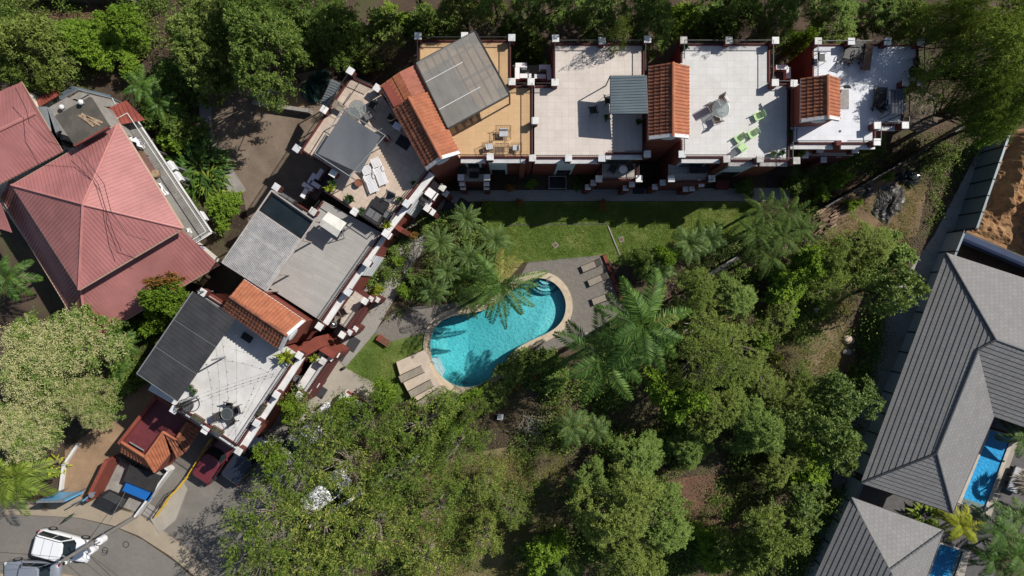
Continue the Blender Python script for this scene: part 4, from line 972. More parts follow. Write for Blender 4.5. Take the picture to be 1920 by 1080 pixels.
mb = MB(); mb.path([W(228,829,ez+.55), W(272,857,ez+.6), W(306,810,ez+.6), W(330,824,ez+.6), W(352,791,ez+.6)], .12, 8); mb.tube(W(272,857,ez+.6), W(290,885,ez-.35), .11, 8); mb.build('ridge_tile', CLAY, en)
MB().prism(W2([(312,845),(320,850),(292,886),(284,878)], 2.6), 0, 2.6).build('gate_pier', WALL, en)
cy = thing('service_court', 'small walled service court with red side wall and white street wall', 'walled court', W(260,910))
MB().wall(W(226,852), W(190,925), .3, 0, 2.0).build('red_wall', WALL, cy); MB().wall(W(226,852), W(284,888), .2, 0, .7).build('back_wall', CONCD, cy)
MB().wall(W(327,877), W(264,962), .14, 0, 1.0).build('white_wall', WHITE, cy); MB().wall(W(327,877), W(313,866), .12, 0, 1.0).build('white_return', WHITE, cy)
MB().sheet(W2([(228,855),(324,880),(262,962),(215,945),(192,926)]), .02).build('court_floor', CONC, cy)
t = thing('corrugated_sheet', 'black corrugated roofing sheet laid over the service court behind the blue cover', 'sheet', W(267,897))
mb = MB(); rib_roof(mb, [W(231,901,1.2), W(288,924,1.2), W(302,892,1.35), W(243,871,1.35)], .16, .07, .05); mb.build('sheet', mat('black_corrugated', (.055, .052, .05), (.035, .033, .032), 1.5, .6, dirt=.5), t)
mb = MB()
for x, y in ((236,897),(287,919),(299,893),(246,875)): p = W(x, y, 1.2); mb.tube((p.x, p.y, 0), p, .04)
mb.build('support', STEEL, t)
t = thing('blue_cover', 'bright blue flat cover panel inside the service court', 'cover', W(260,918))
MB().prism(W2([(238,902),(289,921),(279,941),(229,920)], 1.0), .94, 1.0).build('panel', BLUEP, t); mb = MB()
for x, y in ((240,904),(286,921),(278,938),(232,919)): p = W(x, y, .94); mb.tube((p.x, p.y, 0), p, .04)
mb.build('support', STEEL, t)
db = thing('refuse_container', 'black lidded refuse container at the corner of the service court', 'container', W(213,935))
MB().prism(W2([(190,937),(206,916),(244,932),(229,955)], 0), .08, 1.1).build('bin_body', BLACKP, db, bevel=.04)
MB().prism(W2([(191,932),(205,922),(236,936),(228,951)], 1.15), 1.12, 1.2).build('lid', mat('charcoal_lid', (.06, .06, .06), (.045, .045, .045), 3, .55), db, bevel=.03)
yr = thing('yellow_handrail', 'yellow painted ramp handrail with a kink leading to the street', 'handrail', W(320,920))
mb = MB(); pts = [W(394,824,.9), W(349,896,.9), W(331,918,.9), W(318,930,.9), W(305,950,.9), W(290,970,.7)]; mb.path(pts, .045, 6)
for p in pts: mb.tube((p.x, p.y, 0), p, .035)
mb.path([p-UPV*.4 for p in pts], .03, 6); mb.build('rail', YELLOW, yr)
yr = thing('black_handrail', 'thin black stair handrail beside the white court wall', 'handrail', W(300,950))
mb = MB(); pts = [W(316,924,.9), W(296,950,.7), W(278,975,.5)]; mb.path(pts, .03, 5)
for p in pts: mb.tube((p.x, p.y, 0), p, .025)
mb.build('rail', IRON, yr)
for i, (x, y) in enumerate(((276,948),(271,955),(267,961))):
    tag(MB().box(W(x+11, y+5, .15-.05*i), (.9, .28, .2-.05*i), R(-30)).build('stair_step', CONC, origin=W(x+11, y+5, 0)), ('upper','middle','bottom')[i]+' concrete step beside the white court wall', 'step', 'steps beside the service court')
# ---------------------------------------------------------------- furniture builders (local coordinates, front towards -Y)
def sling_chair(m=None, frame=None, w=.58):
    t = thing('patio_chair', 'x', 'chair'); m = m or GREYF; fr = frame or IRON
    s = MB(); s.box((0, 0, .42), (w-.08, .5, .04)); s.build('seat', m, t)
    b = MB(); b.box((0, .31, .72), (w-.08, .05, .6), M=Matrix.Rotation(R(-14), 3, 'X')); b.build('backrest', m, t)
    for sx in (-1, 1):
        a = MB(); x = sx*w/2; a.path([(x, -.28, 0), (x, -.26, .63), (x, .2, .65), (x, .42, .98)], .018); a.tube((x, .2, .64), (x, .34, 0), .018); a.build('side_frame', fr, t)
    return t
def glass_table(r=.55, top=None):
    t = thing('round_table', 'x', 'table')
    g = MATS.get('table_glass') or glassm(); MB().lathe([(r-.03, .70), (r-.03, .715)], n=28).build('glass_top', top or g, t)
    rg_ = MB(); rg_.ring((0, 0, .71), r, .02, 28); rg_.build('rim', STEEL, t)
    l = MB()
    for i in range(4):
        a = math.pi/4+i*math.pi/2; l.path([(r*.8*math.cos(a), r*.8*math.sin(a), 0), (r*.3*math.cos(a), r*.3*math.sin(a), .35), (r*.75*math.cos(a), r*.75*math.sin(a), .69)], .016)
    l.ring((0, 0, .36), r*.3, .012, 14); l.build('leg_frame', STEEL, t); return t
def glassm():
    m = bpy.data.materials.new('table_glass'); m.use_nodes = True; t = m.node_tree; t.nodes.clear()
    out = t.nodes.new('ShaderNodeOutputMaterial'); tr = N(t, 'ShaderNodeBsdfTransparent', Color=(.72, .76, .76, 1)); d = N(t, 'ShaderNodeBsdfDiffuse', Color=(.5, .54, .54, 1)); gl = N(t, 'ShaderNodeBsdfGlossy', Roughness=.05)
    mx = t.nodes.new('ShaderNodeMixShader'); mx.inputs[0].default_value = .18; m2 = t.nodes.new('ShaderNodeMixShader'); m2.inputs[0].default_value = .08
    t.links.new(tr.outputs[0], mx.inputs[1]); t.links.new(d.outputs[0], mx.inputs[2]); t.links.new(mx.outputs[0], m2.inputs[1]); t.links.new(gl.outputs[0], m2.inputs[2]); t.links.new(m2.outputs[0], out.inputs[0]); MATS['table_glass'] = m; return m
def slat_chair():                                  # wire and slat lounge chair with cushion
    t = thing('slatted_armchair', 'x', 'armchair'); fr = MATS['brown_wire']
    s = MB()
    for i in range(8): s.box((-.36+.103*i, -.02, .34), (.035, .72, .02))
    s.build('seat', fr, t)
    b = MB()
    for i in range(8): b.tube((-.36+.103*i, .34, .36), (-.36+.103*i, .55, .82), .012, 4)
    b.path([(-.4, .55, .82), (.4, .55, .82)], .018); b.build('backrest', fr, t)
    for sx in (-1, 1):
        a = MB(); x = sx*.42; a.path([(x, -.4, 0), (x, -.38, .6), (x, .35, .58), (x, .56, .83)], .016); a.tube((x, .35, .58), (x, .42, 0), .016)
        for k in range(4): a.tube((x, -.25+.16*k, .34), (x, -.25+.16*k, .59), .009, 4)
        a.build('arm_frame', fr, t)
    MB().box((0, -.06, .42), (.5, .46, .1)).build('cushion', LGREY, t, bevel=.04)
    MB().box((0, .27, .55), (.48, .1, .28), M=Matrix.Rotation(R(-22), 3, 'X')).build('back_cushion', LGREY, t, bevel=.04); return t
MATS['brown_wire'] = mat('brown_wire', (.14, .09, .06), (.09, .06, .04), 4, .6)
def slat_table():
    t = thing('slatted_coffee_table', 'x', 'table'); fr = MATS['brown_wire']; s = MB()
    for i in range(10): s.box((-.45+.1*i, 0, .4), (.04, .6, .02))
    s.box((0, .31, .39), (1.0, .03, .03)); s.box((0, -.31, .39), (1.0, .03, .03)); s.build('slatted_top', fr, t)
    l = MB()
    for x in (-.46, .46):
        for y in (-.28, .28): l.tube((x, y, 0), (x, y, .38), .015)
    l.build('leg_frame', fr, t); return t
def lime_chair():                                   # slatted plastic garden armchair
    t = thing('garden_chair', 'x', 'chair'); s = MB()
    for i in range(6): s.box((0, -.28+.1*i, .36-.015*i), (.54, .085, .025))
    s.build('seat', LIME, t); b = MB()
    for i in range(5):
        x = -.22+.11*i; b.add([(x-.045, .24, .3), (x+.045, .24, .3), (x*1.15+.05, .52, .92+.04*(2-abs(i-2))), (x*1.15-.05, .52, .92+.04*(2-abs(i-2))), (x-.045, .27, .3), (x+.045, .27, .3), (x*1.15+.05, .55, .92+.04*(2-abs(i-2))), (x*1.15-.05, .55, .92+.04*(2-abs(i-2)))], [(0,1,2,3),(7,6,5,4),(0,4,5,1),(1,5,6,2),(2,6,7,3),(3,7,4,0)])
    b.build('backrest', LIME, t)
    for sx in (-1, 1):
        x = sx*.33; MB().box((x, -.04, .58), (.1, .68, .03)).build('armrest', LIME, t, bevel=.01)
        l = MB(); l.box((x*.97, -.32, .29), (.05, .08, .58)); l.box((x*.97, .3, .29), (.05, .08, .58), M=Matrix.Rotation(R(-10), 3, 'X')); l.build('leg', LIME, t)
    return t
def lounger(m, fr, slats=False, back=25):
    t = thing('sun_lounger', 'x', 'sun lounger'); c, s_ = math.cos(R(back)), math.sin(R(back)); s = MB(); b = MB()
    if slats:
        for i in range(14): s.box((0, -.9+.092*i, .33), (.56, .07, .025))
        for i in range(7): d = .05+.095*i; b.box((0, .38+d*c, .33+d*s_), (.56, .075, .025), M=Matrix.Rotation(R(back), 3, 'X'))
    else:
        s.box((0, -.28, .33), (.56, 1.3, .03)); b.box((0, .38+.35*c, .33+.35*s_), (.56, .72, .03), M=Matrix.Rotation(R(back), 3, 'X'))
    s.build('seat', m, t); b.build('backrest', m, t); f = MB()
    for x in (-.31, .31): f.box((x, -.05, .31), (.05, 1.85, .07)); f.tube((x*.95, .38, .33), (x*.95, .38+.72*c, .33+.72*s_), .025)
    f.build('frame', fr, t)
    for x in (-.29, .29):
        for y in (-.8, .6): MB().box((x, y, .14), (.06, .09, .28)).build('leg', fr, t)
    if slats:
        for x in (-.36, .36): MB().path([(x, -.05, .33), (x, 0, .52), (x, .3, .52), (x, .36, .35)], .03, 6).build('armrest', fr, t)
    return t
def white_lounger(): return lounger(PLASTW, PLASTW, True, 22)
def sling_lounger(): return lounger(TAUPE, MATS['dark_brown_frame'], False, 35)
def deck_lounger(): return lounger(TAUPE, WICKER, False, 8)
def black_lounger(): return lounger(IRON, IRON, True, 48)
MATS['dark_brown_frame'] = mat('dark_brown_frame', (.05, .038, .03), (.035, .027, .022), 4, .5)
def sofa():
    t = thing('wicker_sofa', 'x', 'sofa'); MB().box((0, 0, .2), (1.35, .75, .36)).build('base', WICKER, t, bevel=.02)
    MB().box((0, .34, .5), (1.35, .12, .5)).build('backrest', WICKER, t, bevel=.02)
    for x in (-.64, .64): MB().box((x, 0, .45), (.1, .75, .35)).build('armrest', WICKER, t, bevel=.02)
    for x in (-.3, .3): MB().box((x, -.05, .42), (.56, .58, .12)).build('cushion', GREYF, t, bevel=.03)
    return t
def box_table():
    t = thing('wicker_table', 'x', 'table'); MB().box((0, 0, .2), (1.1, .75, .36)).build('base', WICKER, t, bevel=.02); MB().box((0, 0, .4), (1.15, .8, .03)).build('top', BLACKP, t); return t
def pot(m=None, plant=True, r=.16, h=.32, seed=0, leaf='shrub_green', L=.35):
    t = thing('plant_pot', 'x', 'plant pot'); MB().lathe([(r*.7, 0), (r, h*.85), (r*1.12, h*.86), (r*1.12, h), (r*.95, h), (r*.9, h-.05)], n=14).build('pot', m or TERRA, t)
    if plant:
        rg = random.Random(seed); l = MB()
        for i in range(34):
            a = rg.uniform(0, 6.283); e = rg.uniform(.2, 1.2); d = Vector((math.cos(a)*math.cos(e), math.sin(a)*math.cos(e), math.sin(e))); p = Vector((0, 0, h-.03)); LL = L*rg.uniform(.6, 1.2); w = Vector((-d.y, d.x, 0)).normalized()*L*.09
            m_ = p+d*LL*.55; e_ = p+d*LL-UPV*LL*.25; l.add([p, m_+w, e_, m_-w], [(0, 1, 2, 3)])
        l.build('foliage', MATS[leaf], t)
    return t
leafmat('shrub_green', [(0, (.03, .075, .012)), (.5, (.06, .12, .02)), (1, (.12, .18, .035))])
leafmat('yellow_leaf', [(0, (.07, .1, .012)), (.5, (.13, .16, .02)), (1, (.24, .24, .035))])
leafmat('dark_leaf', [(0, (.012, .03, .012)), (.6, (.025, .055, .02)), (1, (.05, .085, .035))])
def pot_green(): return pot()
def pot_yellow(): return pot(TERRA, True, .2, .36, 4, 'yellow_leaf', .55)
def pot_dark(): return pot(BLACKP, True, .17, .34, 2, 'dark_leaf', .4)
def pot_empty(): return pot(TERRA, False, .22, .36)
def pot_grey(): return pot(CONC, True, .2, .36, 6, 'dark_leaf', .3)
def trough():
    t = thing('planter_trough', 'x', 'planter'); m = MB(); m.box((0, 0, .04), (.9, .3, .06))
    for s in (-1, 1): m.box((0, s*.15, .16), (.9, .03, .3)); m.box((s*.45, 0, .16), (.03, .3, .3))
    m.build('trough', WOOD, t, bevel=.01); MB().box((0, 0, .22), (.84, .26, .03)).build('earth', CONCD, t)
    rg = random.Random(5); l = MB()
    for i in range(40): p = Vector((rg.uniform(-.4, .4), rg.uniform(-.11, .11), .23)); a = rg.uniform(0, 6.28); d = Vector((math.cos(a)*.1, math.sin(a)*.1, .12)); w = Vector((-d.y, d.x, 0))*.25; l.face([p, p+d*.6+w, p+d, p+d*.6-w])
    l.build('foliage', MATS['dark_leaf'], t); return t
def dark_chair(): return sling_chair(WICKER, IRON, .58)
def grey_chair(): return sling_chair(GREYF, IRON, .6)
def brown_chair(): return sling_chair(TAUPE, MATS['dark_brown_frame'], .58)
def mesh_chair(): return sling_chair(mat('brown_mesh', (.13, .09, .075), (.1, .07, .06), 5, .8), STEEL, .56)
def dark_table(): return glass_table(.42, mat('tinted_glass_top', (.08, .09, .09), (.06, .068, .068), 2, .15))
def big_table(): return glass_table(.62)
def place(mk, px, z, ang, label, cat=None, group=None, scale=None): return inst(mk, W(px[0], px[1], z), R(ang), label, cat, group, scale)
z7 = Z7+.03
place(ac_unit, (977,127), 5.2, 0, 'white condenser unit topmost in the gap left of the pinkish beige deck', 'air conditioner', 'condenser units between the houses')
place(ac_unit, (969.5,142), 5.2, 90, 'upright white condenser unit at the left in the gap beside the yellow beige deck', 'air conditioner', 'condenser units between the houses')
place(ac_unit, (985,147), 5.2, 0, 'large white condenser unit lowest in the gap beside the yellow beige deck', 'air conditioner', 'condenser units between the houses')
place(ac_unit, (1021,130.5), 5.2, 0, 'white condenser unit at the top right of the gap, against the pinkish beige deck', 'air conditioner', 'condenser units between the houses')
place(ac_unit, (1029,144), 5.2, 92, 'grey upright condenser unit touching the wall of the pinkish beige deck', 'air conditioner', 'condenser units between the houses')
place(ac_unit, (1012,148), 5.2, 0, 'white condenser unit between two white pillar caps left of the pinkish beige deck', 'air conditioner', 'condenser units between the houses')
place(ac_unit, (1460,131), 5.2, 0, 'white condenser unit in the gap right of the pale grey tiled deck', 'air conditioner', 'condenser units between the houses')
place(ac_unit, (1472.5,141), 5.2, 90, 'upright white condenser unit nearest the right end tower', 'air conditioner', 'condenser units between the houses')
for (x, y, a, lab) in ((603,329,58,'white condenser unit at the upper edge of the gap below the grey canopy'),(589,337,58,'white condenser unit at the lower left of the gap below the grey canopy'),(595,348,-32,'condenser unit lying crosswise in the gap above the boarded deck'),(576,363,58,'lowest condenser unit beside the top corner of the boarded deck'),(581,352,-32,'condenser unit nearest the gravel yard below the grey canopy')):
    place(ac_unit, (x, y), 4.8, a, lab, 'air conditioner', 'condenser units between the houses')
def shelf(name, poly, z, label):
    t = thing(name, label, 'platform', W(poly[0][0], poly[0][1], 0)); MB().prism(W2(poly, z), z-.15, z).build('slab', CONCD, t)
    mb = MB()
    for p in W2(poly, z): mb.tube((p.x, p.y, 0), (p.x, p.y, z-.15), .06)
    mb.build('post', IRON, t)
shelf('equipment_platform', [(962,122),(1035,122),(1035,154),(962,154)], 5.18, 'dark service platform between yellow beige and pinkish beige decks')
shelf('equipment_platform', [(1448,124),(1478,124),(1478,154),(1448,154)], 5.18, 'dark service platform between pale grey and bright white decks')
shelf('equipment_platform', [(570,352),(612,322),(622,338),(592,376)], 4.78, 'dark service platform between cream and boarded decks')
# pale grey deck: glass table set and lime chairs
place(big_table, (1346,209), z7, 0, 'round glass table with white rim on the pale grey deck')
for (x, y, a, lab) in ((1352,192,-150+180,'brown sling chair behind the round glass table, upper right'),(1333,203,120,'brown sling chair left of the round glass table, half under it'),(1340,226,-160,'brown sling chair below the round glass table')):
    place(mesh_chair, (x, y), z7, {0:0}.get(0, a) if False else a, lab, 'chair', 'sling chairs round the glass table')
for (x, y, a, lab) in ((1418,220,-65,'lime green chair standing alone beside the tower shadow'),(1407.5,253,-60,'lime green chair at the upper right of the huddled three'),(1383,262,-55,'lime green chair at the left of the huddled three'),(1390,278,130,'lime green chair facing away at the bottom of the huddled three')):
    place(lime_chair, (x, y), z7, a, lab, 'chair', 'lime green garden chairs', .76)
place(pot_dark, (1283,91), z7, 0, 'dark round pot in the top left corner of the pale grey deck')
place(pot_grey, (1447,290), z7, 0, 'grey pot plant by the lower parapet of the pale grey deck')
place(pot_dark, (1463,288), z7, 20, 'dark leafy pot plant beside the weathered pillar of the pale grey deck')
place(pot_dark, (1478,250), z7, 60, 'small dark pot against the wall between pale grey and white decks')
place(pot_yellow, (1499,288), 5.2, 60, 'yellow green potted plant on the ledge below the white deck')
# pinkish beige deck
place(dark_chair, (1111,209), z7, 190, 'dark chair standing alone left of the steel canopy')
place(dark_chair, (1140,190), z7, 100, 'dark chair half under the left edge of the steel canopy')
place(pot_dark, (1196,230), z7, 0, 'dark bushy pot plant in the shade below the steel canopy')
place(pot_dark, (1137,222), z7, 0, 'small dark pot at the lower post of the steel canopy')
# white deck
place(black_lounger, (1586,104), z7, 165, 'black slatted reclining chair, left of the pair near the top railing', group='black recliners')
place(black_lounger, (1605,102), z7, 165, 'black slatted reclining chair, right of the pair near the top railing', group='black recliners')
def bench():
    t = thing('long_bench', 'x', 'bench'); MB().box((0, 0, .42), (.55, 1.9, .07)).build('seat', WOOD, t)
    for y in (-.8, .8): MB().box((0, y, .19), (.5, .08, .38)).build('leg', WOOD, t)
    return t
place(bench, (1621.5,110), z7, -8, 'long dark brown wooden bench near the top railing of the white deck')
place(grey_chair, (1535,112), z7, 90, 'white framed chair beside the left railing of the white deck')
place(box_table, (1578,163), z7, 90, 'low grey mat covered table beside the right end tower') if False else None
tag(MB().box(W(1583,186,z7+.02), (.66, 1.4, .03)).build('boarded_mat', WOODG, origin=W(1583,186,z7)), 'grey boarded mat on the white deck beside the tower door', 'mat')
tag(MB().box(W(1588,163,z7+.55), (.5, .04, .34), M=Matrix.Rotation(R(50), 3, 'X')).build('leaning_panel', BLACKP, origin=W(1588,163,z7)), 'small black panel above the grey boarded mat', 'panel')
place(black_lounger, (1645,190), z7, 172, 'black slatted bench chair left of the white table on the white deck', scale=(1.3, 1, 1))
def white_table():
    t = thing('white_table', 'x', 'table'); MB().box((0, 0, .72), (.45, 1.0, .04)).build('table_top', PLASTW, t, bevel=.01)
    for x in (-.18, .18):
        for y in (-.44, .44): MB().box((x, y, .35), (.04, .04, .7)).build('leg', PLASTW, t)
    return t
place(white_table, (1662,187), z7, 0, 'narrow white table beside the black covered stall on the white deck')
st = thing('covered_grill', 'charcoal covered outdoor kitchen stall at the right edge of the white deck', 'grill', W(1681,191,z7))
mb = MB(); q = [W(1670,168,Z7+1.6), W(1693,167,Z7+1.75), W(1693,213,Z7+1.75), W(1671,213,Z7+1.6)]; rib_roof(mb, q, .2, .05, .03, .05); mb.build('cover', mat('charcoal_blue_cover', (.05, .06, .085), (.035, .042, .06), 2, .6), st)
mb = MB()
for p in q: mb.tube((p.x, p.y, z7), p, .03)
mb.build('post', IRON, st); MB().box(W(1684,190,z7+.45), (.55, 1.5, .9)).build('counter', GALV, st)
place(grey_chair, (1648,208), z7, 40, 'dark folding chair beside the inner pillar of the white deck')
place(dark_chair, (1712,120), z7, 100, 'dark chair in tree shade at the right railing of the white deck')
place(dark_chair, (1705,140), z7, 20, 'dark chair near the inner corner pillar of the white deck')
tag(MB().lathe([(.09, 0), (.09, .03)], W(1575,246,z7), 12).build('floor_drain', IRON, origin=W(1575,246,z7)), 'small round drain in the white deck below the tower', 'drain')
# yellow beige deck
def wide_slat(): 
    return slat_chair()
place(slat_chair, (944,252), z7, 180, 'wide slatted loveseat with grey cushions, upper one on the yellow beige deck', 'armchair', 'slatted lounge set', (1.25, .85, .9)).rotation_euler[2] = 0
place(slat_chair, (918,277), z7, 105, 'slatted armchair with grey cushion left of the slatted coffee table', 'armchair', 'slatted lounge set', .82)
place(slat_chair, (967,279), z7, -90, 'slatted armchair with small cushion right of the slatted coffee table', 'armchair', 'slatted lounge set', .78)
place(slat_table, (942,279), z7, 0, 'slatted coffee table between the slatted armchairs', group='slatted lounge set')
place(brown_chair, (893,207), z7, 60, 'reclining chair showing below the translucent pergola')
place(brown_chair, (880,216), z7, 70, 'second chair at the lower edge of the translucent pergola')
place(black_lounger, (850,160), z7, 40, 'dark lounger seen through the translucent pergola')
# cream deck
place(big_table, (674,209), z7, 0, 'round glass table with spokes above the grey canopy')
for (x, y, a, lab) in ((701,200,-120,'dark wicker chair right of the spoked glass table'),(692,220,-150,'grey chair below right of the spoked glass table'),(641,205,60,'brown chair left of the spoked glass table by the canopy corner')):
    place(grey_chair if 'grey' in lab else dark_chair if 'dark' in lab else brown_chair, (x, y), z7, a, lab)
place(white_lounger, (695.5,338), z7, 20, 'white plastic sun lounger, left of the pair on the cream deck', 'sun lounger', 'white plastic sun loungers')
place(white_lounger, (713,324), z7, 20, 'white plastic sun lounger, right of the pair on the cream deck', 'sun lounger', 'white plastic sun loungers')
place(sofa, (702,406), z7, 147, 'dark wicker sofa by the lower parapet of the cream deck', scale=(.95, 1, 1))
place(box_table, (714,385), z7, -33, 'black topped wicker table in the middle of the cream deck lounge group')
place(grey_chair, (733,374), z7, -25, 'dark lounge chair above the black topped wicker table', scale=1.15)
place(grey_chair, (731,404), z7, -120, 'dark lounge chair right of the wicker sofa', scale=1.15)
place(pot_dark, (752,375), z7, 0, 'dark pot beside the right parapet pillar of the cream deck')
place(pot_grey, (681,397), z7, 0, 'grey barrel pot left of the wicker sofa', scale=1.3)
place(pot_yellow, (621,355), z7, 0, 'bright yellow green pot plant at the lower left parapet of the cream deck')
place(pot_dark, (659,374), z7, 0, 'dark bushy pot plant alone on the cream deck tiles', scale=1.4)
place(pot_yellow, (727,423), z7, 30, 'yellow green pot plant at the bottom corner of the cream deck')
place(pot_empty, (674,344), z7, 0, 'terracotta pot at the foot of the grey canopy post', scale=1.1)
place(pot_dark, (778,345), z7, 0, 'small pot plant below the tiled tower on the cream deck')
place(pot_empty, (727,262), z7, 0, 'red pot at the right corner of the grey canopy')
place(pot_dark, (626,345), z7, 0, 'dark pot on the ledge between cream deck and gap', scale=1.1)
tag(MB().box(W(757,267,z7+.012), (1.0, .8, .02), R(-33)).build('door_mat', BLACKP, origin=W(757,267,z7)), 'dark square mat on the shaded cream deck by the tiled tower', 'mat')
place(white_table, (748,241), z7, 60, 'small white table against the tiled tower on the cream deck', scale=(1, .6, 1))
place(dark_chair, (741,230), z7, 60, 'dark chair tucked against the tower eave on the cream deck')
# grey canopy
gc = thing('shade_canopy', 'flat grey fabric canopy on a white steel frame over the cream deck', 'canopy', W(645,265,Z7))
zc = 9.1; q = [W(643.5,211,zc), W(714,255.5,zc), W(675,325,zc-.1), W(595.5,288,zc)]
fq = [W(642,204,zc+.05), W(722.5,254,zc+.05), W(655,330,zc+.05), W(590,287.5,zc+.05)]
mb = MB(); n_ = 12; vs = []
for j in range(n_+1):
    for i in range(n_+1):
        u, v_ = i/n_, j/n_; p = (q[0]*(1-u)+q[1]*u)*(1-v_)+(q[3]*(1-u)+q[2]*u)*v_
        vs.append(p-UPV*(.18*math.sin(u*math.pi)*math.sin(v_*math.pi)+.02*math.sin(u*14)*math.sin(v_*9)))
mb.add(vs, [(j*(n_+1)+i, j*(n_+1)+i+1, (j+1)*(n_+1)+i+1, (j+1)*(n_+1)+i) for j in range(n_) for i in range(n_)])
mb.build('fabric', mat('slate_fabric', (.125, .135, .15), (.105, .113, .125), .8, .9), gc, smooth=True)
mb = MB(); mb.path(fq, .035, 6, True)
for p in fq: mb.tube((p.x, p.y, z7), p, .035)
mb.build('frame', STEEL, gc)
# boarded deck: swing seat
sw = thing('swing_seat', 'white canopied swing seat on the grey boarded deck', 'swing', W(632,430,Z6+.03)); zz = Z6+.03
cq = [W(615.5,397,zz+1.75), W(650,418,zz+1.75), W(632,445,zz+1.72), W(598,421.5,zz+1.72)]
m1 = (cq[0]*.42+cq[3]*.58)+UPV*.16; m2 = (cq[1]*.42+cq[2]*.58)+UPV*.16
mb = MB(); mb.slab([cq[0], cq[1], m2, m1], .03); mb.slab([m1, m2, cq[2], cq[3]], .03); mb.build('canopy', CREAM, sw)
sa = (cq[1]-cq[0]).normalized(); an = math.atan2(sa.y, sa.x); c0 = (cq[0]+cq[1]+cq[2]+cq[3])/4; c0.z = 0; pr = Vector((sa.y, -sa.x, 0))
MB().box(c0+pr*.25+UPV*(zz+.5), (1.3, .55, .12), an).build('seat_cushion', GREYF, sw, bevel=.04)
MB().box(c0-pr*.05+UPV*(zz+.8), (1.3, .12, .5), an).build('back_cushion', GREYF, sw, bevel=.04)
mb = MB()
for s in (-.78, .78):
    p = c0+sa*s; mb.tube(p-pr*.55+UPV*zz, p+UPV*(zz+1.7), .03); mb.tube(p+pr*.55+UPV*zz, p+UPV*(zz+1.7), .03)
mb.tube(c0-sa*.78+UPV*(zz+1.7), c0+sa*.78+UPV*(zz+1.7), .03); mb.build('frame', STEEL, sw)
tag(MB().box(W(652,432,zz+.16), (1.3, .45, .3), an).build('striped_footrest', TAUPE, origin=W(652,432,zz)), 'folded taupe footrest at the right side of the swing seat', 'footrest') if False else None
place(sofa, (540,378), Z6+.03, 148, 'dark sofa under the shade sheet bay of the slatted pergola')
place(box_table, (553,392), Z6+.03, -33, 'dark table under the shade sheet bay of the slatted pergola')
place(pot_dark, (529,366), Z6+.03, 0, 'dark pot by the top corner pillar of the boarded deck')
# white lower deck
z5 = Z5+.03
place(dark_table, (433,773), z5, 0, 'dark round table on the white deck of the lower left house')
for (x, y, a, lab) in ((434,760,-10,'dark chair above the dark round table'),(448,767,-75,'dark chair right of the dark round table'),(438,785,-170+20,'dark chair below the dark round table'),(421,777,100,'dark chair with white cushion left of the dark round table')):
    place(dark_chair, (x, y), z5, a, lab, 'chair', 'dark chairs round the dark table')
place(trough, (374,784), z5, -33, 'brown planter trough, left one beside the lower railing', 'planter', 'planter troughs on the white deck')
place(trough, (410,806), z5, -33, 'brown planter trough, right one beside the lower railing', 'planter', 'planter troughs on the white deck')
place(trough, (492.5,767), z5, 57, 'dark planter trough beside the right railing below the white pillar', 'planter', 'planter troughs on the white deck')
place(pot_grey, (361,725), z5, 0, 'pot plant touching the metal roof edge, upper of two'); place(pot_grey, (368,733), z5, 0, 'pot plant near the metal roof edge, lower of two')
place(pot_yellow, (541,668), z5, 0, 'large yellow green pot plant beside the tower shadow', scale=1.7)
place(pot_yellow, (591,671), 3.65, 0, 'yellow green pot plant on the lower balcony')
tag(MB().box(W(463,633,z5+.3), (.8, .5, .08), R(-33)).build('low_table', BLACKP, origin=W(463,633,z5)), 'low black table in the tower shadow by the metal roof', 'table')
eg = thing('egg_chair', 'black wicker hanging egg chair on a ring stand in the deck corner', 'hanging chair', W(360,757,z5)); c = W(360,757,z5)
mb = MB(); mb.ring(c+UPV*.03, .55, .03, 22); mb.path([c+Vector((.5, .3, 0)), c+Vector((.62, .35, 1.2)), c+Vector((.35, .2, 1.95)), c+UPV*1.85], .035, 6); mb.build('ring_stand', IRON, eg)
mb = MB()
for k in range(14):
    a = 2*math.pi*k/14; pts = []
    for j in range(8):
        f = j/7; rr = .52*math.sin(math.pi*(.04+.9*f))**.7; pts.append(c+Vector((rr*math.cos(a), rr*math.sin(a), .45+1.3*f)))
    if not (3.6 < a < 5.2): mb.path(pts, .018, 4)
for j in range(1, 7):
    f = j/7; rr = .52*math.sin(math.pi*(.04+.9*f))**.7; mb.ring(c+UPV*(.45+1.3*f), rr, .012, 16)
mb.build('wicker_basket', WICKER, eg); MB().lathe([(.1, .5), (.42, .56), (.44, .66), (.2, .7)], c, 14).build('cushion', GREYF, eg)
def string_light(a, b, za, zb, label, n=9, sag=.35):
    A, B = W(*a, za), W(*b, zb); t = thing('string_light', label, 'string light', (A+B)/2, 'string lights over the white deck'); pts = []
    for i in range(n+1): f = i/n; pts.append(A+(B-A)*f-UPV*sag*4*f*(1-f))
    MB().path(pts, .006, 4).build('cable', BLACKP, t); b_ = MB()
    for p in pts[1:-1]: b_.lathe([(.015, 0), (.032, -.06), (.012, -.1)], p, 8)
    b_.build('bulb', mat('clear_bulb', (.25, .24, .2), (.2, .19, .16), 3, .15), t)
string_light((404,650), (410,800), 8.6, 7.9, 'string light running straight down from the metal roof, left strand')
string_light((440,603), (440,842), 8.8, 7.9, 'string light running straight down the middle of the white deck')
string_light((437,655), (536,690), 8.6, 8.2, 'short string light from the metal roof towards the tower shadow', 6)
string_light((372,740), (545,684), 8.3, 8.2, 'string light crossing the deck diagonally, upper strand', 11)
string_light((378,745), (540,690), 8.3, 8.1, 'string light crossing the deck diagonally, lower strand', 11)
string_light((497,705), (433,822), 8.1, 7.8, 'string light along the right side of the white deck', 9)
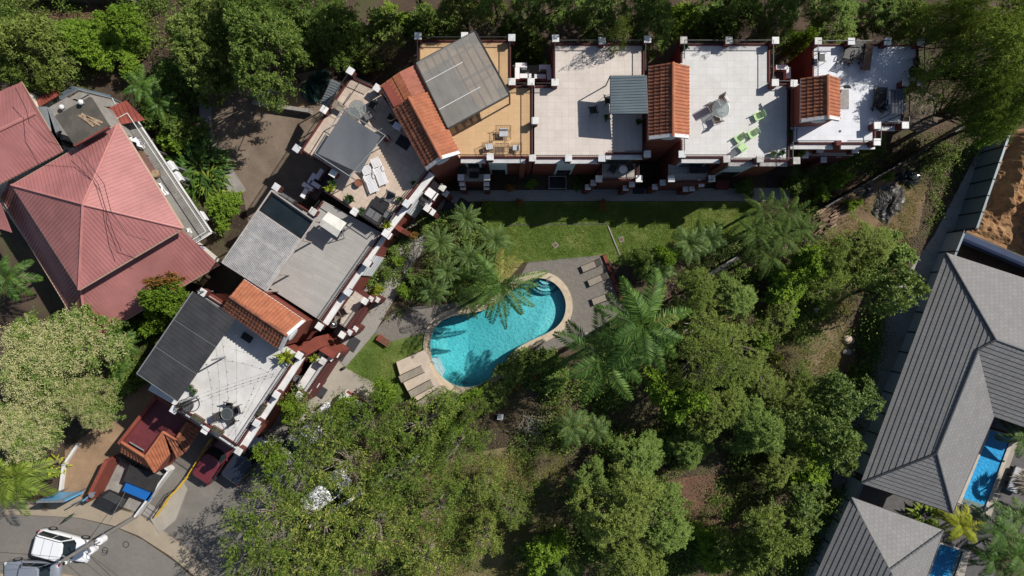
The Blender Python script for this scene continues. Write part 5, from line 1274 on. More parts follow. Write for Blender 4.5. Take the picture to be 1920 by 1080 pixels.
# cables over the cream deck
string = thing('flag_pole', 'thin steel pole lying across the upper cream deck', 'pole', W(663,155,z7)); MB().path([W(652,187,z7+1), W(674,154,z7+1.0)], .03).build('shaft', IRON, string); MB().path([W(652,187,z7+1), W(652,187,z7)], .025).build('foot', IRON, string)
# balconies
place(dark_chair, (1147,319), 4.63, -30, 'dark chair left of the small round table on the balcony', group='balcony chairs'); place(dark_chair, (1180,316), 4.63, 25, 'dark chair right of the small round table on the balcony', group='balcony chairs')
def small_table(): return glass_table(.32, CREAM)
place(small_table, (1165.5,321), 4.63, 0, 'small cream round table on the balcony below the beige deck')
place(box_table, (1308,316), 4.33, 0, 'dark table on the shaded balcony below the pale grey deck'); place(dark_chair, (1296,318), 4.33, 90, 'dark chair on the shaded balcony below the pale grey deck')
place(dark_chair, (870,321), 3.43, 90, 'dark chair on the left of the small shaded terrace'); place(dark_chair, (905,322), 3.43, -90, 'dark chair on the right of the small shaded terrace'); place(box_table, (889,329), 3.43, 0, 'small dark slatted table on the shaded terrace', scale=.6)
place(brown_chair, (645,585), 3.43, -60, 'brown chair at the top of the balcony beside the boarded deck', group='balcony chairs'); place(brown_chair, (636,599), 3.43, -100, 'brown chair lower on the balcony beside the boarded deck', group='balcony chairs')
t = thing('metal_drum', 'shiny round metal drum in the corner of the boarded house balcony', 'drum', W(626,608,3.43)); MB().lathe([(.26, 0), (.3, .3), (.26, .6), (.12, .68)], W(626,608,3.43), 16).build('body', mat('polished_steel', (.6, .6, .6), (.5, .5, .5), 2, .2, metal=1), t, smooth=True); MB().ring(W(626,608,3.43+.62), .26, .015, 16).build('rim', STEEL, t)
place(grey_chair, (560,708), 3.63, -110, 'grey chair at the top of the white balcony', group='balcony chairs'); place(grey_chair, (557,727), 3.63, -60, 'grey chair lower on the white balcony', group='balcony chairs')
place(white_table, (811,366), 3.63, 55, 'cream topped table on the balcony beside the cream deck', scale=(1.4, .9, 1)); place(dark_chair, (799,373), 3.63, 60, 'dark chair on the balcony beside the cream topped table')
tag(MB().box(W(803,381,3.63+.25), (.5, .35, .04), R(-30)).build('white_stool', PLASTW, origin=W(803,381,3.63)), 'small white stool on the balcony below the cream topped table', 'stool')
# pool terrace loungers
for i, (x, y, a, lab) in enumerate(((1108,498,-67,'taupe sling lounger, upper one on the stone terrace'),(1120,524,-66,'taupe sling lounger, middle one on the stone terrace'),(1128,560,-70,'taupe sling lounger half hidden by the royal palm fronds'))):
    place(sling_lounger, (x, y), .02, a, lab, 'sun lounger', 'loungers by the pool', scale=.88)
dk = thing('wooden_deck', 'raised pale deck with curved edge at the lower left of the pool', 'deck', W(780,700))
MB().prism(W2([(743.5,678.5),(794,657),(806,664),(806,686),(812,700),(826,722),(838,736),(800,757),(786,752),(766,735),(752,708)], .45), 0, .45).build('deck_floor', mat('pale_deck', (.6, .5, .4), (.48, .4, .32), 2, .8, dirt=.3), dk)
MB().path([W(743.5,678.5,.46), W(752,708,.46), W(766,735,.46), W(786,752,.46)], .04, 4).build('edge_strip', STONE, dk)
for (x, y, a, lab) in ((774,700,-65+180,'taupe wicker lounger on the pale deck, upper of three'),(792,727,-62+180,'taupe wicker lounger on the pale deck, middle of three under leaves'),(806,746,-58+180,'wicker lounger on the pale deck, lowest and mostly hidden')):
    place(deck_lounger, (x, y), .46, a, lab, 'sun lounger', 'loungers by the pool')
for (x, y, lab) in ((1041.5,459.5,'square drain cover in the lawn left of the kerb'),(1165,449,'larger square drain cover in the lawn right of the kerb')):
    t = thing('drain_cover', lab, 'drain cover', W(x, y, .01)); MB().box(W(x, y, .03), (.42, .42, .03), R(40 if x < 1100 else 15)).build('frame', CONC, t); MB().box(W(x, y, .05), (.26, .26, .02), R(40 if x < 1100 else 15)).build('plate', WOOD, t)
MATM = mat('dark_door_mat', (.05, .052, .056), (.035, .036, .04), 8, .95)
for (x, y, w, d, a, lab) in ((661.5,645,1.15,.85,57.5,'dark rubber mat on the diagonal walk, larger one'),(641.5,665,1.05,.6,57.5,'narrow dark rubber mat beside the balcony pillars'),(1197,357,.95,.6,0,'dark mat on the paver walk below the beige house'),(1444,344,.5,.75,0,'upright dark mat on the shaded paver walk'),(602,735,.9,.75,57,'dark mat on the plaza below the white balcony'),(847,392,1.5,1.0,-25,'dark mat at the bend of the walk, left'),(872,385,1.3,.8,-30,'dark mat at the bend of the walk, right')):
    tag(MB().box(W(x, y, .07), (w, d, .02), R(a)).build('rubber_mat', MATM, origin=W(x, y, .06)), lab, 'mat')
tag(MB().lathe([(.12, 0), (.12, .28), (.05, .32)], W(645,690,.05), 10).build('path_bollard', BLACKP, origin=W(645,690,.05)), 'small black bollard lamp at the corner of the lawn and plaza', 'bollard')
bx = thing('lawn_bench', 'red brick bench at the lower edge of the brick patio', 'bench', W(718,640)); MB().box(W(718,638,.22), (1.0, .5, .42), R(-33)).build('base', WALL, bx); mb = MB()
for k in range(4): mb.box(W(719+k*2.6, 643-k*2.6+2, .45), (.9, .08, .03), R(-33))
mb.build('slat', WOOD, bx)
tag(MB().box(W(1620,307,.06), (.4, .4, .1), R(5)).build('stone_slab', STONE, origin=W(1620,307)), 'square pale stone slab on the side lawn', 'slab')
# ---------------------------------------------------------------- cars
def car(name, label, px, ang, paint, L=4.4, Wd=1.8, H=1.6, hood=.28, roof0=.44, roof1=.86, roofm=None, z=.01, bars=False):
    """nose towards +X; stations as fractions from the tail (0) to the nose (1)"""
    c = W(px[0], px[1], z); t = thing(name, label, 'car', (0, 0, 0))
    def sect(x, w, zb, zt, n=10):      # rounded-rectangle section (upper body)
        out = []
        for i in range(n+1):
            a = math.pi*i/n; ca, sa = math.cos(a), math.sin(a)
            sx = math.copysign(abs(ca)**.45, ca); sz = abs(sa)**.45
            out.append((x, w*sx, zb+(zt-zb)*sz))
        return out
    hb = H*.58; st = [(-.5, .36, .42, .8), (-.485, .44, .3, .93), (-.4, .485, .24, 1.0), (-.2, .5, .22, 1.02), (.1, .5, .22, 1.0), (.28, .49, .22, .97), (.42, .46, .24, .9), (.48, .4, .28, .8), (.5, .3, .36, .66)]
    rows = [sect(f*L, w*Wd, zb*H*.62, zt*hb) for f, w, zb, zt in st]; n = len(rows[0]); vs = [v for r in rows for v in r]
    fs = [(j*n+i, j*n+i+1, (j+1)*n+i+1, (j+1)*n+i) for j in range(len(rows)-1) for i in range(n-1)]
    fs += [tuple(range(n-1, -1, -1)), tuple(range((len(rows)-1)*n, len(rows)*n))]; fs += [(j*n+n-1, j*n, (j+1)*n, (j+1)*n+n-1) for j in range(len(rows)-1)]
    body = MB().add(vs, fs).build('body', paint, t, smooth=True)
    # glasshouse: lower outline at belt, upper at roof
    xb = [-.44 if roof1 > .8 else -.36, -.1, .18, hood]; xr0, xr1 = (-.40 if roof1 > .8 else -.24), .1
    b0, b1 = xb[0]*L, hood*L; wB = Wd*.465; wR = Wd*.435; zb_, zt_ = hb*.95, H-.03
    def loop(x0, x1, w, z_): 
        r = .18; return [(x0, -w+r, z_), (x0+r, -w, z_), (x1-r*1.6, -w, z_), (x1, -w*.72, z_), (x1+.1, 0, z_), (x1, w*.72, z_), (x1-r*1.6, w, z_), (x0+r, w, z_), (x0, w-r, z_)]
    lo = loop(b0, b1, wB, zb_); hi = loop(xr0*L, xr1*L, wR, zt_); m = len(lo)
    MB().add(lo+hi, [(i, (i+1) % m, (i+1) % m+m, i+m) for i in range(m)]).build('window', GLASSD, t)
    rp = MB(); rim = loop(xr0*L-.03, xr1*L+.03, wR+.025, zt_-.02); top = loop(xr0*L+.08, xr1*L-.08, wR-.1, zt_+.05)
    rp.add(rim+top, [(i, (i+1) % m, (i+1) % m+m, i+m) for i in range(m)]+[tuple(range(m, 2*m))]); 
    roof = rp.build('roof_panel', roofm or paint, t)
    pl = MB()
    for s in (-1, 1):
        for f in (0, .5):
            x0 = b0+(.05 if f == 0 else (b1-b0)*.5); x1 = xr0*L+(.05 if f == 0 else (xr1-xr0)*L*.55)
            pl.tube((x0, s*wB, zb_), (x1, s*wR, zt_), .022, 4)
        pl.tube((b1-.25, s*wB*1.0, zb_), (xr1*L-.2, s*wR, zt_), .04, 4)
    pl.build('pillar', paint, t)
    if bars:
        rb = MB()
        for s in (-1, 1): rb.path([(xr0*L+.1, s*(wR-.06), zt_+.09), (xr1*L-.1, s*(wR-.06), zt_+.09)], .025)
        for f in (.33, .66): rb.box(((xr0+(xr1-xr0)*f)*L, 0, zt_+.052), (.02, wR*1.7, .012))
        rb.build('roof_rail', BLACKP, roof)
    for x in (-.31*L, .3*L):
        for s in (-1, 1):
            Mx = Matrix.Rotation(R(90), 3, 'X'); w = MB().lathe([(.2, -.1), (.34, -.1), (.34, .1), (.2, .1)], (x, s*Wd*.46, .34), 18, Mx).build('wheel', TYRE, t)
            MB().lathe([(.2, -.115), (.21, .115)], (x, s*Wd*.46, .34), 14, Mx).build('rim', STEEL, w)
    for s in (-1, 1):
        MB().box((.465*L, s*Wd*.33, hb*.72), (.2, .3, .13), R(-s*22)).build('headlight', mat('headlight_glass', (.7, .72, .74), (.6, .62, .64), 3, .1), t, bevel=.03)
        MB().box((-.482*L, s*Wd*.36, hb*.78), (.12, .22, .2), R(s*14)).build('tail_light', mat('tail_light_red', (.3, .02, .02), (.2, .01, .01), 3, .2), t, bevel=.02)
        MB().box((hood*L-.35, s*(Wd*.5+.08), hb+.03), (.14, .2, .14)).build('wing_mirror', paint, t, bevel=.03)
    MB().box((.493*L, 0, hb*.5), (.08, Wd*.5, .12)).build('grille', BLACKP, t, bevel=.02)
    wp = MB()
    for s in (-.3, .25): wp.tube((b1-.02, s, zb_+.03), (b1-.25, s+.4, zb_+.12), .01, 4)
    wp.build('wiper', BLACKP, t)
    t.location = c; t.rotation_euler = (0, 0, R(ang)); return t
PW = mat('white_car_paint', (.8, .81, .83), (.78, .79, .81), 1, .25, coat=.6); PG = mat('grey_car_paint', (.34, .37, .42), (.32, .35, .4), 1, .3, coat=.6, metal=.4)
PB = mat('blue_black_car_paint', (.02, .026, .04), (.018, .022, .035), 1, .22, coat=.7); PR = mat('maroon_car_paint', (.16, .03, .04), (.14, .025, .035), 1, .3, coat=.6)
PS = mat('silver_car_paint', (.45, .47, .5), (.42, .44, .47), 1, .3, coat=.6, metal=.3)
car('parked_car', 'white four wheel drive car with roof rails parked under the utility pole', (130,1018), -15, PW, 4.5, 1.95, 1.75, .24, bars=True)
car('parked_car', 'grey saloon car at the bottom left, pointing left', (70,1067), 178, PG, 4.6, 1.8, 1.5, .2, roof1=.7)
car('parked_car', 'dark blue black car parked along the red facade under the tree', (468,856), 55, PB, 4.4, 1.8, 1.7, .22)
car('parked_car', 'maroon car in the shade in front of the white deck house', (409,858), 57, PR, 4.0, 1.75, 1.5, .24)
car('parked_car', 'white car seen through gaps in the airy tree', (615,917), 38, PW, 4.3, 1.8, 1.6, .24)
car('parked_car', 'silver car hidden under the airy tree beside the facade', (545,846), 55, PS, 4.3, 1.8, 1.6, .24)
car('parked_car', 'second white car almost hidden by the leaves below the plaza', (598,797), 50, PW, 4.2, 1.75, 1.5, .24, roof1=.7)
# ---------------------------------------------------------------- utility pole, wires, signs
pb = W(258,966); ptop = Vector((pb.x, pb.y, 9.4))
CONCP = mat('pole_concrete', (.24, .22, .2), (.18, .165, .15), 2, .9)
up = thing('utility_pole', 'grey concrete utility pole with two white transformers above the white car', 'utility pole', pb)
pole = MB().tube(pb, ptop, .17, 12, .11).build('pole', CONCP, up)
for k, (dx, dy, zz) in enumerate(((-.1, -.55, 5.5), (.5, .1, 5.4))):
    c = pb+Vector((dx, dy, zz)); tr = MB().lathe([(.24, 0), (.28, .05), (.28, .68), (.25, .74), (.1, .78)], c, 18).build('transformer', PLASTW, up, smooth=False)
    b = MB()
    for j in range(3): a = j*2.1; b.lathe([(.05, .75), (.06, .85), (.03, .98)], c+Vector((.14*math.cos(a), .14*math.sin(a), 0)), 8)
    b.build('bushing', STEEL, tr); MB().tube(c+UPV*.4, Vector((pb.x, pb.y, c.z+.4)), .05).build('bracket', STEEL, tr)
mb = MB(); mb.box(pb+UPV*8.9, (.08, .9, .08), R(60)); mb.box(pb+UPV*6.6, (.08, 1.0, .08), R(25)); mb.build('cross_arm', STEEL, up)
ins = MB()
for s in (-.4, 0, .4): v = Matrix.Rotation(R(60), 3, 'Z') @ Vector((0, s, 0)); ins.lathe([(.03, 0), (.045, .07), (.025, .14)], pb+v+UPV*8.96, 8)
ins.build('insulator', PLASTW, up)
for (x, y, z_, lab) in ((197,1032,5.6,'round coil of black cable hanging right of the white car'),(236,1021,5.8,'smaller coil of black cable nearer the driveway')):
    t = thing('cable_coil', lab, 'cable coil', W(x, y, z_)); MB().ring(W(x, y, z_), .22, .02, 18).build('loop', BLACKP, t); MB().ring(W(x, y, z_+.04), .2, .015, 18).build('loop', BLACKP, t)
def wire(a, b, lab, sag=.5, r=.018, m=None):
    A, B = Vector(a), Vector(b); pts = [A+(B-A)*(i/10)-UPV*sag*4*(i/10)*(1-i/10) for i in range(11)]
    tag(MB().path(pts, r, 4).build('power_line', m or STEEL, origin=A), lab, 'power line', 'power lines from the utility pole')
wire(pb+UPV*6.2, W(345,1190,6.5), 'pale power line running from the pole to the lower right, left strand', .4, .011, STEEL)
wire(pb+Vector((.3, .2, 5.9)), W(372,1170,6.3), 'pale power line running from the pole to the lower right, right strand', .4, .011, STEEL)
wire(pb+UPV*7.3, W(330,1230,7), 'dark power line nearest the white car, running to the lower right', .5, .014, BLACKP)
wire(pb+UPV*9.0, W(-200,1075,9), 'dark power line running from the pole top to the left edge', .4, .014, BLACKP)
wire(pb+UPV*8.9, W(-200,1030,9), 'second dark power line running left over the road', .4, .014, BLACKP)
wire(pb+UPV*5.0, Vector((pb.x-.6, pb.y+2.6, .1)), 'steel guy wire from the pole down to the refuse container', 0, .02)
sg = thing('sign_board', 'tall light blue sign board on posts beside the coconut palm', 'sign', W(146,917))
A, B = W(121,917), W(171,916); d = (B-A).normalized()
MB().wall(A, B, .12, 1.0, 3.3).build('board', SIGNB, sg); mb = MB()
for p in (A+d*.3, B-d*.3): mb.tube((p.x, p.y+.12, 0), (p.x, p.y+.12, 3.2), .05)
mb.build('post', STEEL, sg); MB().wall(A, B, .16, 3.3, 3.36).build('frame', STEEL, sg)
sg = thing('sign_post', 'round topped blue sign post at the street corner beside the refuse container', 'sign', W(172,928))
MB().tube(W(172,928), W(172,928)+UPV*2.6, .05).build('post', STEEL, sg); MB().box(W(171,928,2.2)+Vector((-.2, -.15, 0)), (.9, .06, .5), R(40)).build('board', SIGNB, sg); MB().lathe([(.22, 0), (.22, .06)], W(172,928,2.6), 16).build('cap', STEEL, sg)
sg = thing('small_sign', 'small green sign panel on a thin post at the kerb', 'sign', W(147,962))
MB().tube(W(147,962), W(147,962)+UPV*1.6, .03).build('post', STEEL, sg); MB().wall(W(143,966), W(153,955), .05, .9, 1.6).build('panel', mat('green_panel', (.03, .08, .03), (.02, .06, .022), 2, .5), sg)
# ---------------------------------------------------------------- yard clutter
def tarp(name, px, z, h, m, label, seed):
    rg = random.Random(seed); P = W2(px, 0); c = sum(P, Vector((0, 0)))/len(P); mb = MB(); n = 40; rings = 14; vs = []
    per = []
    for i in range(n):
        f = i/n*len(P); k = int(f); u = f-k; per.append(P[k]*(1-u)+P[(k+1) % len(P)]*u)
    for j in range(rings+1):
        s = j/rings
        for i, p in enumerate(per):
            q = c+(p-c)*s; a = i/n*6.283
            hh = h*(1-s**2.2)*(.75+.25*math.sin(a*3+seed))+.16*h*math.sin(a*7+s*8+seed)*(1-s*.3)+.12*h*math.sin(a*11+s*5+math.sin(s*9))*(.3+s)+rg.uniform(-.04, .04)*h
            vs.append((q.x, q.y, z+max(.02, hh)))
    mb.add(vs, [(j*n+i, (j+1)*n+i, (j+1)*n+(i+1) % n, j*n+(i+1) % n) for j in range(rings) for i in range(n)])
    tag(mb.build(name, m, origin=(c.x, c.y, z)), label, 'tarpaulin')
tarp('crumpled_tarpaulin', [(1650,350),(1672,342),(1695,352),(1697,375),(1690,398),(1672,405),(1662,425),(1645,410),(1632,395),(1642,372)], 0, .55, TARPB, 'large crumpled black tarpaulin heap on the rubble yard', 4)
tarp('crumpled_tarpaulin', [(1680,325),(1705,320),(1727,330),(1722,345),(1705,356),(1690,345),(1678,340)], 0, .6, mat('shiny_black_sheet', (.05, .06, .065), (.02, .025, .027), 3, .2), 'shiny black plastic sheeting heap right of the big tarpaulin', 7)
tarp('crumpled_tarpaulin', [(1600,358),(1620,342),(1640,350),(1642,365),(1625,372),(1606,368)], 0, .5, mat('grey_rubble_sheet', (.2, .18, .16), (.07, .065, .06), 5, .8), 'grey and brown rubbish heap beside the black mesh fence', 9)
tarp('green_tarpaulin', [(563,165),(580,145),(600,128),(617,132),(620,150),(606,175),(596,195),(575,192),(566,182)], 0, 1.6, TARPG, 'dark green tarpaulin draped over a heap behind the corner house', 3)
t = thing('timber_pile', 'pile of long brown timber boards below the black mesh fence', 'timber', W(1562,400)); rg = random.Random(8)
for i in range(26):
    p = W(1540+rg.uniform(0, 42), 388+rg.uniform(0, 40)-.3*0, .1+.07*(i % 4)); mb = MB().box(p, (rg.uniform(1.2, 2.6), rg.uniform(.07, .17), .05), R(32+rg.uniform(-10, 12))); mb.build('board', PLANKM if i % 3 == 0 else WOOD, t)
t = thing('branch_pile', 'pile of dry grey cut branches under the trees below the pool', 'branches', W(995,800)); mb = MB()
for i in range(90):
    p = W(996+rg.gauss(0, 14), 803+rg.gauss(0, 17), .05+rg.random()*.5); a = rg.uniform(0, 6.28); l = rg.uniform(.3, 1.0); d = Vector((math.cos(a), math.sin(a), rg.uniform(-.2, .3)))*l; mb.tube(p-d*.5, p+d*.5, .02, 4)
mb.build('branch', mat('dry_branch', (.22, .2, .19), (.15, .135, .125), 4, .9), t)
t = thing('brushwood_pile', 'pale dry brushwood lying among the bushes right of the royal palm', 'branches', W(1298,580)); mb = MB()
for i in range(60):
    p = W(1298+rg.gauss(0, 12), 583+rg.gauss(0, 10), .8+rg.random()*.8); a = rg.uniform(0, 6.28); l = rg.uniform(.3, 1.0); d = Vector((math.cos(a), math.sin(a), rg.uniform(-.1, .3)))*l; mb.tube(p-d*.5, p+d*.5, .025, 4)
mb.build('branch', mat('bleached_branch', (.48, .43, .4), (.34, .3, .28), 4, .9), t)
def rock(px, z, r, label, m, seed):
    rg = random.Random(seed); mb = MB(); prof = []
    n = 10; vs = []
    for j in range(6):
        for i in range(n): a = 2*math.pi*i/n; rr = r*math.sin(math.pi*(.12+.5*j/5+.0))*(1+rg.uniform(-.18, .18)); vs.append((rr*math.cos(a), rr*math.sin(a)*.75, r*.7*math.cos(math.pi*(.12+.43*j/5))))
    mb.add(vs, [(j*n+i, (j+1)*n+i, (j+1)*n+(i+1) % n, j*n+(i+1) % n) for j in range(5) for i in range(n)]+[tuple(range(n))])
    c = W(px[0], px[1], z); o = mb.build('boulder', m); o.location = c; tag(o, label, 'boulder')
rock((1096,630), .1, .45, 'pale boulder under the royal palm beside the pool terrace', CONC, 1)
rock((1591,637), .1, .45, 'large pale stone in the dry clearing left of the grey fence', STONE, 2); rock((1588,660), .1, .35, 'grey stone below the large pale stone in the clearing', CONC, 3)
rock((1530,582), .1, .3, 'small white block among the bushes in the clearing', WHITE, 4); rock((1548,527), .1, .3, 'tan stone under the bush right of the palm cluster', STONE, 5)
t = thing('white_bucket', 'white square tub on the ground below the pool', 'tub', W(938,782)); MB().box(W(938,782,.2), (.42, .42, .4), R(-8)).build('tub_body', PLASTW, t, bevel=.03); MB().box(W(938,782,.42), (.46, .46, .04), R(-8)).build('lid', SHADEW, t)
# metal awning strip behind the cream deck house
t = thing('sheet_metal_awning', 'narrow galvanised awning along the rear wall of the cream deck house', 'awning', W(612,180)); mb = MB()
rib_roof(mb, [W(600,194,4.6), W(622,148,4.6), W(640,157,5.0), W(615,202,5.0)], .2, .06, .03); mb.build('sheet', GALV, t); mb = MB()
for x, y in ((602,193),(622,150),(616,200)): p = W(x, y, 4.6); mb.tube((p.x, p.y, 0), p, .05)
mb.build('post', STEEL, t)
for (x, y, a, lab) in ((516,172,5,'grey metal bench in the yard under the big dark tree, right'),(486,178,0,'grey metal bench in the yard under the big dark tree, left')):
    t = thing('garden_bench', lab, 'bench', W(x, y)); mb = MB()
    for k in range(5): mb.box(W(x, y, .42)+Vector((0, -.2+.1*k, 0)), (1.3, .07, .03), 0)
    mb.build('seat', STEEL, t); mb = MB()
    for s in (-.6, .6): mb.box(W(x, y, .21)+Vector((s, 0, 0)), (.05, .45, .42))
    mb.build('leg', IRON, t)
# bunting of cables over the pink roof
def rcable(pts, lab):
    mb = MB(); mb.path([W(x, y, z)+UPV*.06 for x, y, z in pts], .02, 4); tag(mb.build('roof_cable', BLACKP, origin=W(*pts[0])), lab, 'cable', 'cables draped over the pink roof')
rcable([(30,165,8.6),(50,205,8.6),(56,232,8.7),(90,265,8.7),(150,285,8.6),(170,310,8.8),(196,345,8.8),(210,400,8.9),(240,440,9),(280,452,8.6)], 'thin dark cable looping from the upper left wing across the pink roof')
rcable([(140,283,7.7),(160,310,8.0),(185,345,8.4),(200,395,8.6),(215,440,8.4),(228,470,8)], 'thin dark cable falling straight over the middle of the pink roof')
# ---------------------------------------------------------------- vegetation
def unit(a): return a/np.maximum(1e-9, np.linalg.norm(a, axis=-1, keepdims=True))
def quads(P, D, Wv, L, Wd, fold=.12):
    L = np.broadcast_to(L, P.shape[:1])[:, None]; Wd = np.broadcast_to(Wd, P.shape[:1])[:, None]
    up = np.cross(Wv, D); mid = P+D*L*.5+up*L*fold*.5
    V = np.stack([P, mid+Wv*Wd*.5, P+D*L, mid-Wv*Wd*.5], 1).reshape(-1, 3)
    return V
def sprays(rng, C, cr, twigs, leaves, L, Wd, droop=.4, up=.35, outc=None, rosette=False, flat=1.0, out_bias=.5):
    n = len(C); T = n*twigs
    o = np.repeat(C, twigs, 0); r = np.repeat(np.broadcast_to(cr, (n,)), twigs)
    d = rng.normal(size=(T, 3)); d[:, 2] = np.abs(d[:, 2])*flat+up*.5-.2
    if outc is not None:
        oc = o-outc; oc[:, 2] *= .3; d = unit(d)+unit(oc)*out_bias
    d = unit(d); o = o+rng.normal(size=(T, 3))*(r[:, None]*.22); ln = r*rng.uniform(.55, 1.15, T)
    side0 = unit(np.cross(d, np.array([0, 0, 1.])+rng.normal(size=(T, 3))*.25))
    M = leaves; t = (np.linspace(.12, 1, M)[None, :]+rng.uniform(-.04, .04, (T, M)))
    P = o[:, None]+d[:, None]*(ln[:, None]*t)[..., None]; P[..., 2] -= droop*ln[:, None]*t**2
    if rosette:
        P = (o+d*ln[:, None])[:, None]+rng.normal(size=(T, M, 3))*.02
        a = (np.arange(M)*2.39996)[None, :]+rng.uniform(0, 6.28, (T, 1)); b = np.cross(d, side0)
        el = rng.uniform(-.05, .6, (T, M))
        D = (side0[:, None]*np.cos(a)[..., None]+b[:, None]*np.sin(a)[..., None])*np.cos(el)[..., None]+d[:, None]*np.sin(el)[..., None]
    else:
        sg = np.where(np.arange(M) % 2 == 0, 1., -1.)[None, :, None]
        D = d[:, None]*.55+side0[:, None]*sg*.85+rng.normal(size=(T, M, 3))*.22; D[..., 2] -= .18+droop*.3
    D = unit(D.reshape(-1, 3)); P = P.reshape(-1, 3)
    Wv = unit(np.cross(D, np.array([0, 0, 1.])+rng.normal(size=D.shape)*.35))
    k = len(P); return quads(P, D, Wv, L*rng.uniform(.65, 1.2, k), Wd*rng.uniform(.7, 1.2, k))
def qidx(V): return np.arange(len(V)).reshape(-1, 4)
def dome(rng, n, R0, z0, Hc, minr=0.0, gap=.0, lump=.34, low=.1):
    ph = rng.uniform(0, 6.28, 6); out = []; tries = 0
    dmin = R0*1.35/math.sqrt(n)
    while len(out) < n and tries < n*60:
        tries += 1
        a = rng.uniform(0, 6.283); r = math.sqrt(rng.uniform(0, 1))
        edge_ = R0*(1-lump+lump*(math.sin(3*a+ph[0])*.5+math.sin(5*a+ph[1])*.3+math.sin(2*a+ph[2])*.6))
        x, y = r*edge_*math.cos(a), r*edge_*math.sin(a)
        g = math.sin(x*1.7/R0*2+ph[3])+math.sin(y*1.9/R0*2+ph[4])+math.sin((x+y)*3.3/R0+ph[5])
        if g < -1.6+gap*2.2 and rng.uniform() < .85: continue
        z = z0+Hc*math.sqrt(max(0, 1-r*r))*rng.uniform(low, 1)**.45+Hc*.12*g
        p = np.array([x, y, z])
        if any((abs(q[0]-x) < dmin*.6 and abs(q[1]-y) < dmin*.6 and abs(q[2]-z) < dmin*.6) for q in out): continue
        out.append(p)
    return np.array(out)
def limbs(rng, C, hb, r0, frac=.5, bend=.25):
    mb = MB(); top = Vector((0, 0, hb)); lean = Vector((rng.uniform(-.2, .2), rng.uniform(-.2, .2), 0))
    mb.tube((0, 0, -.05), top*.5+lean, r0, 8, r0*.8); mb.tube(top*.5+lean, top, r0*.8, 8, r0*.62)
    k = max(4, int(len(C)*frac)); idx = rng.permutation(len(C))[:k]
    for i in idx:
        e = Vector(C[i]); s = top*rng.uniform(.7, 1.0); m = s.lerp(e, .5)+Vector((rng.normal()*bend, rng.normal()*bend, -.1))
        mb.tube(s, m, r0*.3, 5, r0*.17, False); mb.tube(m, e, r0*.17, 5, r0*.05, False)
    return mb
LEAF = {}
def L_(name, *a, **k): LEAF[name] = leafmat(name, *a, **k)
L_('leaf_dark', [(0, (.02, .036, .008)), (.45, (.045, .072, .016)), (.8, (.1, .13, .036)), (1, (.19, .2, .075))])
L_('leaf_olive', [(0, (.042, .058, .013)), (.5, (.082, .11, .028)), (.85, (.135, .16, .048)), (1, (.19, .18, .07))])
L_('leaf_bright', [(0, (.045, .08, .01)), (.5, (.085, .14, .018)), (1, (.17, .22, .035))])
L_('leaf_airy', [(0, (.032, .055, .01)), (.5, (.075, .112, .024)), (.82, (.15, .17, .042)), (1, (.27, .24, .085))], trans=.28)
L_('leaf_mid', [(0, (.04, .064, .015)), (.5, (.085, .125, .035)), (1, (.16, .2, .068))])
L_('leaf_mango', [(0, (.04, .062, .015)), (.55, (.075, .11, .03)), (.9, (.13, .16, .045)), (1, (.2, .13, .045))], gloss=.12)
L_('leaf_feather', [(0, (.035, .056, .01)), (.5, (.07, .102, .018)), (1, (.15, .175, .035))])
L_('blossom_cream', [(0, (.19, .185, .085)), (.4, (.3, .28, .17)), (1, (.42, .385, .27))], trans=.25, gloss=.02)
L_('palm_green', [(0, (.016, .04, .007)), (.5, (.036, .078, .013)), (1, (.1, .15, .03))], gloss=.1)
L_('palm_grey', [(0, (.022, .042, .01)), (.5, (.045, .078, .02)), (1, (.11, .145, .048))], gloss=.1)
L_('palm_clump', [(0, (.022, .042, .012)), (.5, (.042, .07, .02)), (1, (.09, .115, .04))])
L_('leaf_grass', [(0, (.05, .08, .012)), (.5, (.085, .12, .02)), (1, (.16, .165, .045))])
L_('palm_ygreen', [(0, (.09, .11, .012)), (.5, (.17, .18, .02)), (1, (.28, .26, .035))])
L_('palm_yellow', [(0, (.15, .18, .015)), (.5, (.28, .29, .025)), (1, (.42, .38, .05))], gloss=.1)
L_('palm_old', [(0, (.09, .08, .025)), (.5, (.15, .135, .045)), (1, (.22, .18, .075))], gloss=.08)
L_('palm_coconut', [(0, (.05, .085, .01)), (.5, (.1, .14, .018)), (1, (.19, .2, .035))], gloss=.1)
L_('dry_twig_leaf', [(0, (.05, .038, .026)), (.5, (.09, .07, .05)), (1, (.14, .115, .08))], gloss=.03)
L_('red_tip', [(0, (.07, .06, .02)), (.5, (.16, .08, .03)), (1, (.3, .1, .04))])
